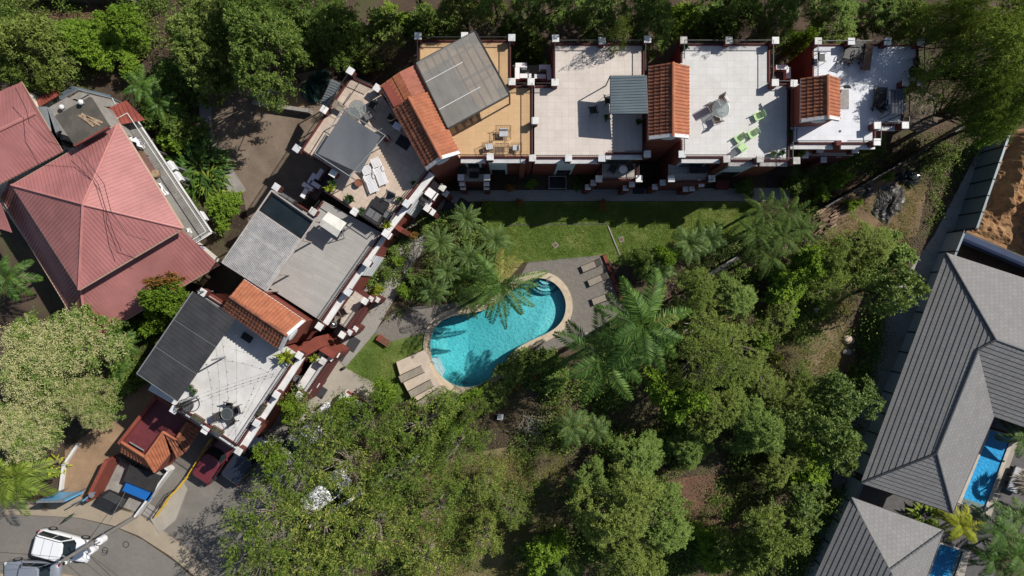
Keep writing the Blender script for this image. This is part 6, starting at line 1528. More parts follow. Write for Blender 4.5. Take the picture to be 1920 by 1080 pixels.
KIND = {  # R0, z0, Hc, clumps, clump radius, twigs, leaves, L, W, droop, leaf material, gap, rosette, limb fraction, flat
 'broad': (4.5, 3.4, 3.2, 112, .66, 12, 13, .21, .095, .85, 'leaf_dark', .1, False, .35, 1.0),
 'broad_olive': (3.6, 3.0, 2.2, 110, .62, 9, 11, .22, .09, .5, 'leaf_olive', .1, False, .35, 1.0),
 'bushy': (2.6, 1.4, 1.6, 90, .5, 8, 10, .22, .11, .4, 'leaf_bright', .15, False, .3, 1.0),
 'airy': (4.2, 3.3, 1.9, 28, 1.0, 9, 9, .31, .095, .45, 'leaf_airy', .45, False, .9, .7),
 'airy_fine': (4.0, 2.7, 2.0, 64, .6, 10, 12, .17, .07, .4, 'leaf_olive', .3, False, .8, .8),
 'fine': (4.2, 3.2, 3.0, 108, .6, 14, 15, .16, .07, .6, 'leaf_mid', .1, False, .3, 1.0),
 'fine_olive': (4.2, 3.2, 3.0, 96, .6, 13, 14, .16, .07, .6, 'leaf_olive', .15, False, .4, 1.0),
 'mango': (3.0, 2.4, 2.4, 62, .46, 6, 11, .34, .1, .3, 'leaf_mango', .15, True, .6, 1.0),
 'feather': (4.6, 4.2, 2.4, 170, .8, 10, 13, .2, .055, .75, 'leaf_feather', .1, False, .35, 1.0),
 'blossom': (5.4, 3.4, 3.0, 250, .7, 7, 9, .26, .11, .35, 'leaf_mid', -1.0, False, .25, 1.0),
 'shrub': (1.0, .35, .8, 32, .26, 7, 9, .15, .075, .3, 'leaf_mid', .0, False, .5, 1.0),
 'shrub_bright': (1.0, .35, .8, 32, .26, 7, 9, .15, .08, .3, 'leaf_bright', .0, False, .5, 1.0),
 'shrub_yellow': (1.0, .35, .8, 34, .24, 7, 9, .13, .07, .2, 'yellow_leaf', .0, False, .4, 1.0),
 'shrub_red': (1.0, .35, .8, 32, .26, 7, 9, .15, .07, .3, 'red_tip', .0, False, .5, 1.0),
 'shrub_dark': (1.2, .5, .9, 40, .3, 7, 9, .17, .08, .3, 'leaf_dark', .0, False, .4, 1.0),
 'bare': (2.2, 1.4, 1.4, 60, .6, 7, 6, .12, .035, .2, 'dry_twig_leaf', .2, False, 1.0, 1.0),
}
ARCH = {}
BARKL = mat('pale_bark', (.34, .29, .24), (.2, .17, .14), 5, .9)
def arch(kind, seed):
    if (kind, seed) in ARCH: return ARCH[(kind, seed)]
    R0, z0, Hc, nc, cr, tw, lv, L, Wd, dr, lm, gap, ros, lf, flat = KIND[kind]
    rng = np.random.default_rng(sum(map(ord, kind))*31+seed)
    C = dome(rng, nc, R0-cr*.5, z0, Hc, gap=gap); outc = np.array([0, 0, z0*.7])
    V = sprays(rng, C, cr*rng.uniform(.7, 1.25, len(C)), tw, lv, L, Wd, dr, .35, outc, ros, flat)
    crown = np_mesh('crown', V, qidx(V), MATS[lm]); bl = None
    if kind == 'blossom':
        B = C[(C[:, 2] > z0+Hc*.25) & (np.sin(C[:, 0]*2.3)+np.sin(C[:, 1]*2.7+1)+rng.normal(size=len(C))*.6 > -1.2)]; B = np.concatenate([B]*12); nB = len(B)
        B = B+rng.normal(size=B.shape)*np.array([.42, .42, .2])+np.array([0, 0, .42])
        k = 18; P = np.repeat(B, k, 0)+rng.normal(size=(nB*k, 3))*np.array([.11, .11, .07]); D = rng.normal(size=P.shape); D[:, 2] = D[:, 2]*.5+.25; D = unit(D)
        Wv = unit(np.cross(D, np.array([0, 0, 1.])+rng.normal(size=D.shape)*.4)); Vb = quads(P, D, Wv, .085*rng.uniform(.7, 1.2, len(P)), .06, .1)
        bl = np_mesh('blossom', Vb, qidx(Vb), MATS['blossom_cream'])
    mb = limbs(rng, C, z0*.75, (R0*.045+.03)*(1.35 if kind.startswith('airy') else 1), lf, R0*.05); tm = bpy.data.meshes.new('trunk'); tm.from_pydata([tuple(v) for v in mb.v], [], mb.f); tm.materials.append(BARKL if kind.startswith('airy') else BARK)
    ARCH[(kind, seed)] = (crown, tm, bl, R0, z0+Hc*.55); return ARCH[(kind, seed)]
TREES = 0
def tree(kind, px, py, rpx, zc, label, name='tree', group=None, seed=None, cat=None, sy=1.0, rot=None, zs=None, fix=False):
    global TREES; TREES += 1
    if name == 'tree' and not fix and kind not in ('feather', 'blossom', 'airy'): zc = zc*(.75, 1.4, 1.0, 1.25, .85)[TREES % 5]
    seed = TREES % 2 if seed is None else seed
    cm, tm, bl, R0, z0 = arch(kind, seed); c = W(px, py, zc); s = rpx/(FOC/(CAM_H-zc))/R0
    t = thing(name, label, cat or ('shrub' if name == 'shrub' else 'tree'), (c.x, c.y, 0), group)
    a = link('trunk', tm, t); b = link('crown', cm, t)
    if bl: link('blossom', bl, t)
    t.rotation_euler = (0, 0, rot if rot is not None else (TREES*2.399) % 6.283); t.scale = (s, s*sy, zs or max(.35, zc/z0)); return t
# ---- palms
PALMF = {}
def frond_mesh(key, L, e0, bend, pairs, ll, lw, lm, hang=.35, seed=0):
    if key in PALMF: return PALMF[key]
    rng = np.random.default_rng(seed+11); n = 26; t = np.linspace(0, 1, n+1); ang = e0-bend*t**1.3
    seg = L/n; x = np.concatenate([[0], np.cumsum(np.cos(ang[:-1])*seg)]); z = np.concatenate([[0], np.cumsum(np.sin(ang[:-1])*seg)])
    y = .05*L*np.sin(t*2.6+seed)*t
    tt = np.linspace(.1, 1, pairs); P0 = np.stack([np.interp(tt, t, x), np.interp(tt, t, y), np.interp(tt, t, z)], 1); an = np.interp(tt, t, ang)
    fw = np.stack([np.cos(an), np.zeros(pairs), np.sin(an)], 1); up = np.stack([-np.sin(an), np.zeros(pairs), np.cos(an)], 1); sd = np.array([0, 1., 0])[None].repeat(pairs, 0)
    Vs = []
    for s in (-1, 1):
        D = unit(sd*s*.9+fw*(.35+.5*tt[:, None])+up*.12+rng.normal(size=(pairs, 3))*.07-np.array([0, 0, hang])*rng.uniform(.6, 1.3, (pairs, 1)))
        ln = ll*np.sin(np.pi*(.16+.8*tt))**.6*rng.uniform(.85, 1.1, pairs); Wv = unit(np.cross(D, up+rng.normal(size=(pairs, 3))*.25))
        m = P0+D*ln[:, None]*.55; e = P0+D*ln[:, None]-np.array([0, 0, .22])*ln[:, None]; w = Wv*lw*.5
        Vs.append(np.stack([P0, m+w, e, m-w], 1).reshape(-1, 3))
    rb = []; q = []
    for i in range(n):
        r = .012*L*(1-t[i]*.85)*.6; r2 = .012*L*(1-t[i+1]*.85)*.6
        r = r*1.3; r2 = r2*1.3; rb += [(x[i], y[i]-r, z[i]), (x[i], y[i]+r, z[i]), (x[i+1], y[i+1]+r2, z[i+1]), (x[i+1], y[i+1]-r2, z[i+1])]
    V = np.concatenate(Vs+[np.array(rb)]); PALMF[key] = np_mesh('frond', V, qidx(V), MATS[lm]); return PALMF[key]
def palm(px, py, h, L, nf, lm, label, name='palm_tree', ll=.6, lw=.05, pairs=46, seed=0, old=None, group=None, emin=-.25, emax=1.2, bend=1.25, trunk_r=.16, az=None, hang=.35):
    b = W(px, py, h); b.z = 0; t = thing(name, label, 'palm tree', b, group); rg = random.Random(seed*7+3)
    m = MB(); m.tube((0, 0, -.05), (0, 0, h*.5), trunk_r*1.1, 10, trunk_r); m.tube((0, 0, h*.5), (0, 0, h), trunk_r, 10, trunk_r*.7)
    for v in range(len(m.v)): m.v[v] = (m.v[v][0]+b.x, m.v[v][1]+b.y, m.v[v][2])
    m.build('trunk', PBARK, t)
    for k in range(nf):
        f = k/(nf-1); lev = min(4, int(f*5)); e0 = emin+(emax-emin)*(lev+.3)/5
        mm = lm if not (old and k < old) else 'palm_old'
        key = (round(L, 2), lev, mm, ll, round(bend, 2), round(emin, 2))
        fr = link('frond', frond_mesh(key, L*(1 if lev < 4 else .8), e0, bend*(1.0 if lev else .8), pairs, ll, lw, mm, hang, lev+seed % 3), t)
        fr.location = (0, 0, h+.05*lev); a = az[k] if az else (k*2.39996+rg.uniform(-.2, .2))
        fr.rotation_euler = (0, rg.uniform(-.08, .08), a); s = rg.uniform(.86, 1.08); fr.scale = (s, s, s)
    return t
def straps(px, py, r, n, label, name='strap_plant', Lm=1.0, Wm=.15, m=None, seed=0, h=.2):
    c = W(px, py, h); c.z = 0; rng = np.random.default_rng(seed); a = rng.uniform(0, 6.283, n); rr = r*np.sqrt(rng.uniform(0, 1, n)); P = np.stack([rr*np.cos(a), rr*np.sin(a), np.full(n, .3)+rng.uniform(0, .9, n)*(1-rr/r)], 1)
    b = a+rng.normal(size=n)*.6; e = rng.uniform(.15, 1.0, n); D = np.stack([np.cos(b)*np.cos(e), np.sin(b)*np.cos(e), np.sin(e)], 1); D2 = D.copy(); D2[:, 2] -= .75; D2 = unit(D2)
    Wv = unit(np.stack([-np.sin(b), np.cos(b), np.zeros(n)], 1)); L = Lm*rng.uniform(.6, 1.25, n)[:, None]
    M1 = P+D*L*.5; E = M1+D2*L*.5; w = Wv*Wm*.5
    V = np.stack([P-w*.3, P+w*.3, M1+w, M1-w, M1-w, M1+w, E+w*.12, E-w*.12], 1).reshape(-1, 3)
    t = thing(name, label, 'plant', c); link('leaves', np_mesh('leaves', V, qidx(V), m or MATS['palm_green']), t)
    mb = MB()
    for i in range(0, n, 6): mb.tube(Vector((P[i][0]*.6, P[i][1]*.6, 0)), Vector(P[i]), .03, 5)
    o = mb.build('stem', BARK, None); o.parent = t; return t

# ---- trees, top edge
tree('broad_olive', 50, 75, 88, 5.0, 'olive leaved tree at the top left corner', seed=0)
tree('broad_olive', 25, 140, 60, 5.0, 'olive tree touching the upper left pink roof', seed=1)
tree('broad_olive', 85, 145, 40, 4.2, 'small olive tree right above the pink roof tip', seed=0)
tree('bushy', 150, 62, 62, 3.0, 'bright green bushy tree at the top left', 'tree', seed=0)
tree('bushy', 205, 100, 55, 2.8, 'bright green low bush tree above the flat concrete slab', seed=1)
tree('bushy', 235, 45, 45, 2.4, 'bright green bush between the olive trees and the big dark tree', seed=0)
tree('broad', 370, 70, 105, 6.2, 'big dark tree at the top, left crown', seed=0)
tree('broad', 490, 85, 112, 6.6, 'big dark tree at the top, middle crown over the yard', seed=1)
tree('broad', 605, 55, 92, 6.4, 'big dark tree at the top, right crown beside the bare shrub', seed=0)
tree('broad', 545, 20, 90, 6.0, 'big dark tree cut by the top edge above the yard', seed=1)
tree('broad', 440, 0, 90, 6.0, 'big dark tree cut by the top edge, left of the yard', seed=0)
tree('shrub_dark', 400, 150, 50, 2.2, 'dark shrub in the shade below the big dark tree', 'shrub')
tree('shrub_dark', 720, 45, 52, 2.0, 'dark shrub in deep shade at the top, right of the big tree', 'shrub')
tree('bushy', 745, 35, 36, 2.0, 'dull green bush at the top left of the pergola', seed=1)
tree('bare', 725, 90, 42, 2.4, 'bare grey twiggy shrub behind the corner house', 'shrub')
tree('broad_olive', 870, 12, 58, 4.6, 'rounded olive tree above the translucent pergola', seed=1)
tree('broad_olive', 920, 8, 40, 4.0, 'small olive tree at the top edge right of the rounded one', seed=0)
tree('shrub_dark', 800, 40, 46, 2.0, 'dark bush behind the pergola house', 'shrub')
tree('fine', 1000, 22, 74, 4.2, 'dark fine leaved tree at the top between two decks', seed=0)
tree('fine', 1115, 30, 88, 4.4, 'fine leaved tree above the pinkish beige deck', seed=1)
tree('fine', 1215, 36, 82, 4.6, 'tall fine leaved tree above the clay tiled tower', seed=0)
tree('bushy', 1262, 30, 52, 4.0, 'brighter green tree at the top between the middle towers', seed=1)
tree('airy_fine', 1160, 70, 42, 6.0, 'yellowish leaved branch tree leaning over the beige deck railing', seed=0)
tree('shrub_dark', 1340, 34, 56, 2.4, 'dark bush behind the pale grey deck', 'shrub')
tree('shrub_dark', 1395, 20, 50, 2.0, 'dark bush beyond the dry shrub behind the pale grey deck', 'shrub')
tree('shrub_dark', 1310, 70, 34, 1.8, 'dark bush against the top railing beside the middle tower', 'shrub')
tree('shrub_dark', 690, 110, 40, 1.6, 'dark bush between the corner house and the pergola house', 'shrub')
tree('shrub_dark', 655, 70, 44, 2.0, 'dark bush right of the big dark tree', 'shrub')
tree('shrub_dark', 960, 60, 40, 1.8, 'dark bush at the top behind the gap of the condenser units', 'shrub')
tree('shrub_dark', 1000, 100, 34, 1.5, 'dark bush low in the gap above the condenser units', 'shrub')
tree('shrub_dark', 845, 50, 42, 1.8, 'dark bush below the rounded olive tree', 'shrub')
tree('bare', 1385, 45, 36, 1.8, 'brownish dry shrub behind the pale grey deck', 'shrub')
tree('fine', 1455, 28, 78, 4.4, 'green tree above the gap of the white deck house', seed=1)
tree('fine', 1560, 26, 84, 5.0, 'green tree above the white deck, left', seed=0)
tree('fine', 1655, 24, 84, 5.2, 'green tree above the white deck, right', seed=1)
tree('bushy', 1500, 75, 32, 3.4, 'small tree between the two right end houses', seed=0)
tree('broad_olive', 1725, 40, 60, 5.6, 'olive tree above the corner of the white deck', seed=1)
tree('feather', 1852, 92, 124, 11.0, 'tall feathery tree in the upper right corner', seed=0)
tree('feather', 1900, 175, 88, 9.0, 'feathery tree at the right edge above the metal fence', seed=1)
tree('feather', 1845, 178, 74, 9.5, 'feathery tree leaning towards the thatched hut', seed=0)
tree('feather', 1795, 38, 72, 10.5, 'feathery tree over the top right of the white deck', seed=1)
tree('bushy', 1870, 225, 58, 5.6, 'bright leaved tree hanging over the end of the metal fence', seed=1)
tree('feather', 1925, 40, 90, 7.0, 'feathery tree cut by the top right corner', seed=1)
for x, zz, lab in ((760,10.5,'tall tree just beyond the top edge above the pergola'),(930,11.5,'tall tree just beyond the top edge left of the beige deck'),(1090,11,'tall tree just beyond the top edge above the beige deck'),(1270,11,'tall tree just beyond the top edge above the middle tower'),(1440,12,'tall tree just beyond the top edge above the pale grey deck'),(1600,11.5,'tall tree just beyond the top edge above the white deck')):
    tree('fine', x, -95, 98, zz, lab, fix=True)
# ---- left side
tree('blossom', 92, 668, 138, 6.2, 'large tree covered in cream blossom, main crown', seed=0)
tree('blossom', 55, 790, 104, 5.6, 'cream blossoming tree, lower crown by the coconut palm', seed=1)
tree('blossom', 160, 752, 76, 5.0, 'cream blossoming tree, right crown beside the sandy lot', seed=1)
tree('bushy', 303, 560, 42, 4.4, 'bright green tree overlapping the lower pink roof', seed=0)
tree('bushy', 285, 600, 36, 3.4, 'darker green tree beside the charcoal metal roof', seed=1)
tree('shrub_red', 322, 527, 22, 4.6, 'reddish leaved treetop over the lower pink roof', 'shrub')
tree('shrub_dark', 345, 580, 34, 2.6, 'dark shrub between pink roof and charcoal roof', 'shrub')
tree('shrub_dark', 250, 700, 46, 1.6, 'dark shrub in shade between blossom tree and metal roof', 'shrub')
tree('bushy', 415, 392, 42, 2.2, 'round green shrub with red berries beside the veranda', 'shrub', seed=0)
tree('shrub_bright', 318, 262, 30, 1.6, 'green shrub beside the upper veranda railing', 'shrub')
tree('shrub_dark', 340, 235, 44, 1.6, 'dark shrub in shade left of the garden path', 'shrub')
tree('shrub_dark', 285, 215, 40, 1.8, 'dark shrub between the veranda and the palm', 'shrub')
tree('shrub_dark', 330, 150, 52, 2.0, 'dark shrub below the big dark tree near the path', 'shrub')
straps(362, 308, 1.9, 260, 'large clump of long strap leaved plants beside the veranda', Lm=1.5, Wm=.2, seed=2, h=1.2)
straps(392, 340, .9, 80, 'lighter yellowish strap leaved plants by the garden path', Lm=1.1, Wm=.16, seed=3, h=.8, m=MATS['palm_coconut'])
palm(268, 165, 3.2, 1.9, 16, 'palm_green', 'shaded palm behind the red lean-to roof', ll=.4, pairs=34, seed=1, trunk_r=.1)
palm(300, 195, 2.6, 1.7, 15, 'palm_green', 'shaded palm right of the red lean-to roof', ll=.4, pairs=34, seed=2, trunk_r=.1)
palm(225, 640, 2.6, 1.7, 16, 'palm_green', 'small fan of palm fronds below the pink roof corner', ll=.5, pairs=34, seed=3, trunk_r=.1)
palm(225, 690, 2.0, 1.2, 14, 'palm_green', 'small palm under the blossom tree edge', ll=.4, pairs=30, seed=4, trunk_r=.09)
palm(14, 522, 4.0, 2.2, 14, 'palm_green', 'palm at the left edge beside the pink roof', ll=.55, seed=5, trunk_r=.12)
palm(32, 893, 5.0, 3.2, 17, 'palm_coconut', 'yellow green coconut palm at the lower left edge', ll=.75, lw=.06, seed=6, trunk_r=.15, bend=1.4)
straps(103, 875, .8, 60, 'yellow croton plant beside the coconut palm', 'croton_plant', .5, .12, MATS['palm_yellow'], 8, .6)
tree('bare', 70, 935, 30, .8, 'dry grass tuft below the coconut palm', 'shrub')
# ---- garden palms round the pool
for i, (x, y, L, n_, lab) in enumerate(((873,411,1.5,23,'pygmy date palm at the top of the pool palm group'),(927,450,1.6,23,'pygmy date palm nearest the upper lawn'),(824,456,1.6,23,'pygmy date palm beside the diagonal walk'),(877,481,1.5,23,'pygmy date palm in the middle of the pool palm group'),(837,509,1.4,22,'small pygmy date palm left of the middle one'),(812,546,1.5,22,'pygmy date palm above the brick patio'),(880,566,1.5,22,'pygmy date palm leaning over the pool edge'),(905,500,1.3,22,'pygmy date palm hidden behind the tall pool palm'))):
    palm(x, y, 2.7 if i != 6 else 1.6, L, n_, 'palm_grey', lab, ll=.24, lw=.03, pairs=40, seed=10+i, group='pygmy date palms', emin=-.1, emax=1.15, bend=1.0, trunk_r=.08, hang=.2)
palm(938, 532, 6.6, 3.8, 17, 'palm_green', 'tall palm with some yellowed fronds over the pool', ll=.55, lw=.06, pairs=52, seed=20, old=3, trunk_r=.15, emin=-.45, bend=1.35, az=[1.2,.9,1.6,-.3,-.9,-1.3,-1.75,-.6,2.9,3.4,-2.4,-1.5,.2,-1.0,-.1,2.2,-2.0], hang=.5)
palm(1204, 612, 10.5, 3.9, 16, 'palm_green', 'royal palm with the widest crown right of the pool', ll=.82, lw=.08, pairs=52, seed=21, old=1, trunk_r=.2, emin=-.15, bend=1.2, hang=.55)
palm(1130, 672, 8.5, 3.9, 14, 'palm_green', 'second royal palm below the pool terrace', ll=.82, lw=.08, pairs=50, seed=22, trunk_r=.18, emin=-.25, bend=1.2, hang=.55)
for i, (x, y, L, lab) in enumerate(((1290,458,1.7,'dark fan of palm fronds at the edge of the upper lawn'),(1238,508,1.4,'small palm behind the round green shrub'),(1330,450,1.3,'low palm in shade between lawn and palm clump'))):
    palm(x, y, 2.6, L, 22, 'palm_grey', lab, ll=.4, lw=.035, pairs=42, seed=30+i, emin=0, bend=1.0, trunk_r=.09)
for i, (x, y, h_, L, lab) in enumerate(((1430,395,4.0,2.2,'bushy palm at the top of the right palm clump'),(1475,400,4.2,2.2,'bushy palm at the upper right of the right palm clump'),(1415,440,4.2,2.3,'bushy palm at the left of the right palm clump'),(1465,445,4.6,2.4,'bushy palm in the middle of the right palm clump'),(1440,480,4.0,2.2,'bushy palm at the bottom of the right palm clump'),(1500,430,3.6,2.0,'bushy palm at the right of the right palm clump'))):
    palm(x, y, h_, L*.9, 13, 'palm_clump', lab, ll=.36, lw=.035, hang=.6, pairs=42, seed=40+i, group='palm clump right of the lawn', emin=-.1, bend=1.2, trunk_r=.1)
palm(840, 748, 1.2, 1.3, 14, 'palm_grey', 'low palm at the bottom tip of the pool', ll=.35, lw=.03, pairs=32, seed=50, trunk_r=.07)
palm(1070, 800, 3.2, 1.9, 16, 'palm_grey', 'drooping dark palm below the second royal palm', ll=.45, lw=.04, pairs=38, seed=51, trunk_r=.1, old=2)
palm(1115, 805, 2.6, 1.5, 14, 'palm_grey', 'smaller drooping palm right of the dark palm', ll=.4, lw=.04, pairs=36, seed=52, trunk_r=.1)
palm(1800, 985, 3.8, 1.9, 13, 'palm_ygreen', 'bright yellow green palm between the two villas', ll=.5, lw=.05, seed=60, trunk_r=.09)
palm(1872, 995, 4.0, 2.3, 16, 'palm_green', 'green palm at the right below the long blue pool', ll=.55, seed=61, trunk_r=.1)
palm(1905, 1040, 3.4, 2.2, 16, 'palm_green', 'green palm in the lower right corner', ll=.55, seed=62, trunk_r=.1)
palm(1860, 1050, 3.0, 1.9, 15, 'palm_green', 'green palm right of the lower blue pool', ll=.5, seed=63, trunk_r=.1)
palm(1915, 820, 3.4, 1.7, 12, 'palm_grey', 'dark palm at the right edge above the garden lounge', ll=.5, seed=64, trunk_r=.1)
palm(1910, 965, 2.6, 1.5, 12, 'palm_grey', 'grey palm at the right edge below the thatched parasol', ll=.5, seed=65, trunk_r=.1)
straps(1742, 970, .8, 60, 'broad leaved yellow green plant between the two villas', Lm=1.0, Wm=.25, m=MATS['palm_coconut'], seed=66, h=1.0)
# ---- shrubs in the garden
for k, x, y, r_, z_, lab in (('shrub_yellow',708,543,14,.8,'round yellow shrub beside the boarded house balcony'),('shrub_red',773,440,13,.8,'orange tipped shrub beside the diagonal walk'),('shrub',795,425,14,.7,'blue green shrub next to the orange tipped shrub'),('shrub',735,470,18,.7,'green shrub in the bed below the cream deck house'),('shrub_bright',745,490,14,.6,'bright shrub in the facade bed above the yellow shrub'),('shrub_dark',722,515,16,.8,'dark shrub in the facade bed beside the white panel'),('shrub_bright',755,545,18,.7,'yellow green shrub along the right of the diagonal walk'),('shrub',775,520,18,.8,'green shrub between the walk and the pygmy palms'),('shrub_bright',997,343,13,1.0,'round light green shrub below the yellow beige house'),('shrub_red',956,352,12,.7,'dark reddish shrub in the bed below the yellow beige house'),('shrub_dark',1085,346,16,.7,'dark shrub in the bed beside the light well'),('shrub_red',1129,384,13,.6,'round dark red shrub on the shaded lawn'),('shrub_red',975,379,10,.5,'small reddish shrub on a stone ring at the lawn edge'),('shrub_bright',915,390,16,.6,'green shrub in the stone edged bed at the walk bend'),('shrub_dark',1400,350,22,.9,'dark shrub in the bed below the pale grey house'),('shrub_dark',1490,345,28,1.2,'dark shrub in shade at the end of the paver walk'),('shrub_bright',1576,336,22,1.8,'round bright green shrub beside the black mesh fence'),('shrub_bright',1545,362,18,1.4,'green shrub beside the fence above the timber pile'),('shrub_bright',1665,330,14,.8,'yellowish shrub growing through the rubble'),('shrub_bright',1602,382,16,.9,'green shrub between timber pile and black tarpaulin'),('shrub_bright',720,690,10,.3,'tiny bright shrub on the pool lawn')):
    if 'tiny' in lab: continue
    tree(k, x, y, r_, z_, lab, 'shrub')
tree('broad', 1216, 492, 44, 2.4, 'round dark green tree at the right of the pool terrace', seed=1, fix=True)
tree('bushy', 1252, 480, 30, 2.8, 'brighter green tree beside the round dark green tree', seed=0, fix=True)
tree('shrub_dark', 960, 690, 46, 1.3, 'dark hedge shrub along the lower right pool edge', 'shrub', sy=.7, rot=.6)
tree('shrub_dark', 1010, 680, 38, 1.3, 'dark shrub between the pool edge and the royal palm', 'shrub')
tree('shrub', 1040, 715, 36, 1.2, 'green shrub beside the white glazed strip below the pool', 'shrub')
tree('shrub_red', 968, 725, 10, .6, 'small pink flowering plant below the pool', 'shrub')
tree('shrub_red', 1003, 707, 10, .6, 'pink flowering plant beside the white strip', 'shrub')
tree('shrub_dark', 930, 740, 42, 1.4, 'dark shrub below the bottom of the pool', 'shrub')
tree('bushy', 880, 755, 32, 2.0, 'green bush at the lower tip of the pool', seed=1)
tree('airy_fine', 885, 770, 34, 3.0, 'thin yellow green tree below the pool tip', seed=1)
# ---- scrub right of the royal palms
for k, x, y, r_, z_, lab in (('airy_fine',1320,610,82,4.0,'olive tree right of the royal palm, upper'),('airy_fine',1385,650,76,3.8,'widest olive tree of the right scrub'),('airy_fine',1330,690,80,4.2,'olive tree below the brushwood pile'),('airy_fine',1462,600,44,2.4,'olive tree left of the dry clearing'),('fine',1310,545,52,3.4,'grey green tree below the dark palm fan'),('fine',1380,560,58,3.6,'grey green tree below the right palm clump'),('bushy',1480,545,52,3.2,'brighter green tree below the right palm clump'),('bushy',1510,500,42,3.0,'yellow green tree right of the palm clump'),('airy',1560,545,48,2.6,'thin green tree in the clearing near the small white block'),('broad_olive',1560,480,44,3.2,'olive tree below the timber pile'),('fine',1620,450,62,3.4,'round green tree below the black tarpaulin'),('shrub',1690,470,34,1.6,'grey green shrub beside the gravel strip'),('mango',1690,545,60,4.2,'tree with star shaped leaf whorls beside the boundary fence'),('mango',1590,745,64,4.6,'star leaved tree left of the big villa, upper'),('mango',1560,820,60,4.4,'star leaved tree left of the big villa, middle'),('mango',1590,850,40,4.0,'star leaved tree touching the fence at the villa corner'),('airy_fine',1445,730,56,3.2,'olive tree above the red earth gap'),('bushy',1270,745,55,3.8,'dark green tree below the royal palm crown'),('fine',1340,775,76,4.2,'green tree in the middle of the lower right scrub'),('fine',1420,800,72,4.2,'grey green tree left of the star leaved trees'),('airy_fine',1500,760,58,3.8,'olive tree between scrub and star leaved trees'),('fine',1200,860,72,4.0,'dense fine leaved tree above the lowest right group'),('fine',1170,960,96,4.8,'big fine leaved tree at the bottom centre, left half'),('fine',1245,985,82,4.6,'big fine leaved tree at the bottom centre, right half'),('fine',1180,1060,88,4.4,'fine leaved tree cut by the bottom edge at the centre'),('fine',1100,910,52,3.6,'small fine leaved tree left of the big one'),('fine',1460,870,60,3.8,'grey green tree above the bottom right olive tree'),('broad_olive',1450,1010,74,4.6,'olive tree at the bottom left of the lower villa'),('mango',1515,950,52,4.0,'star leaved tree beside the lower villa fence'),('broad_olive',1395,1050,60,4.0,'dark olive tree cut by the bottom edge'),('bushy',1345,1040,50,3.4,'bright green tree cut by the bottom edge right of the centre'),('airy_fine',1500,700,28,1.8,'thin shrub tree in the dry clearing'),('bushy',1020,1040,46,2.6,'green bush at the bottom edge left of the big fine leaved tree'),('fine',1060,1075,42,3.0,'small grey green tree cut by the bottom edge'),('mango',1460,790,44,3.6,'small star leaved tree in the lower right scrub'),('fine',1290,840,52,3.6,'green tree beside the upper end of the red earth gap'),('bushy',1520,880,46,3.2,'green tree below the star leaved trees')):
    if k == 'fine' and TREES % 2: k = 'fine_olive'
    tree(k, x, y, r_*1.12, z_, lab)
# ---- airy trees, bottom left
for k, x, y, r_, z_, lab in (('airy',585,800,82,4.6,'airy tree beside the plaza and white balcony'),('airy',690,790,86,4.6,'airy tree below the white topped wall'),('airy',790,800,86,4.4,'airy tree below the wooden pool deck'),('airy',540,890,84,4.8,'airy tree over the parked silver car'),('airy',640,880,90,5.0,'airy tree over the white parked car'),('airy',750,890,92,4.6,'airy tree right of the long white wall'),('airy',860,840,68,4.2,'airy tree below the thin yellow green tree'),('airy',490,990,88,7.5,'airy tree over the driveway entrance'),('airy',590,990,92,5.0,'airy tree over the lower end of the white wall'),('airy',700,1000,95,4.8,'airy tree at the bottom left middle'),('airy',820,960,72,4.2,'airy tree over the dry clearing, upper'),('airy',800,1060,74,4.2,'airy tree over the dry clearing, cut by the bottom edge'),('airy',462,1065,78,7.5,'airy tree at the bottom edge beside the driveway'),('airy',560,1070,82,4.6,'airy tree cut by the bottom edge below the white wall'),('airy',650,1075,82,4.4,'airy tree cut by the bottom edge at left centre'),('bushy',720,745,36,2.6,'bright green bush at the corner of the pool lawn'),('bushy',640,770,30,2.6,'dense green bush at the white topped wall'),('airy',915,900,50,3.0,'airy tree above the dry clearing'),('airy',910,1010,54,3.0,'airy tree at the right of the dry clearing'),('bushy',840,790,36,2.8,'bright green bush below the wooden pool deck'),('bushy',545,770,28,3.2,'dense leaves beside the plaza stairs'),('airy_fine',960,960,50,2.6,'low olive tree between dry clearing and dark soil'),('bushy',505,860,34,3.4,'green leaves overhanging the dark parked car')):
    tree(k, x, y, r_, z_, lab)

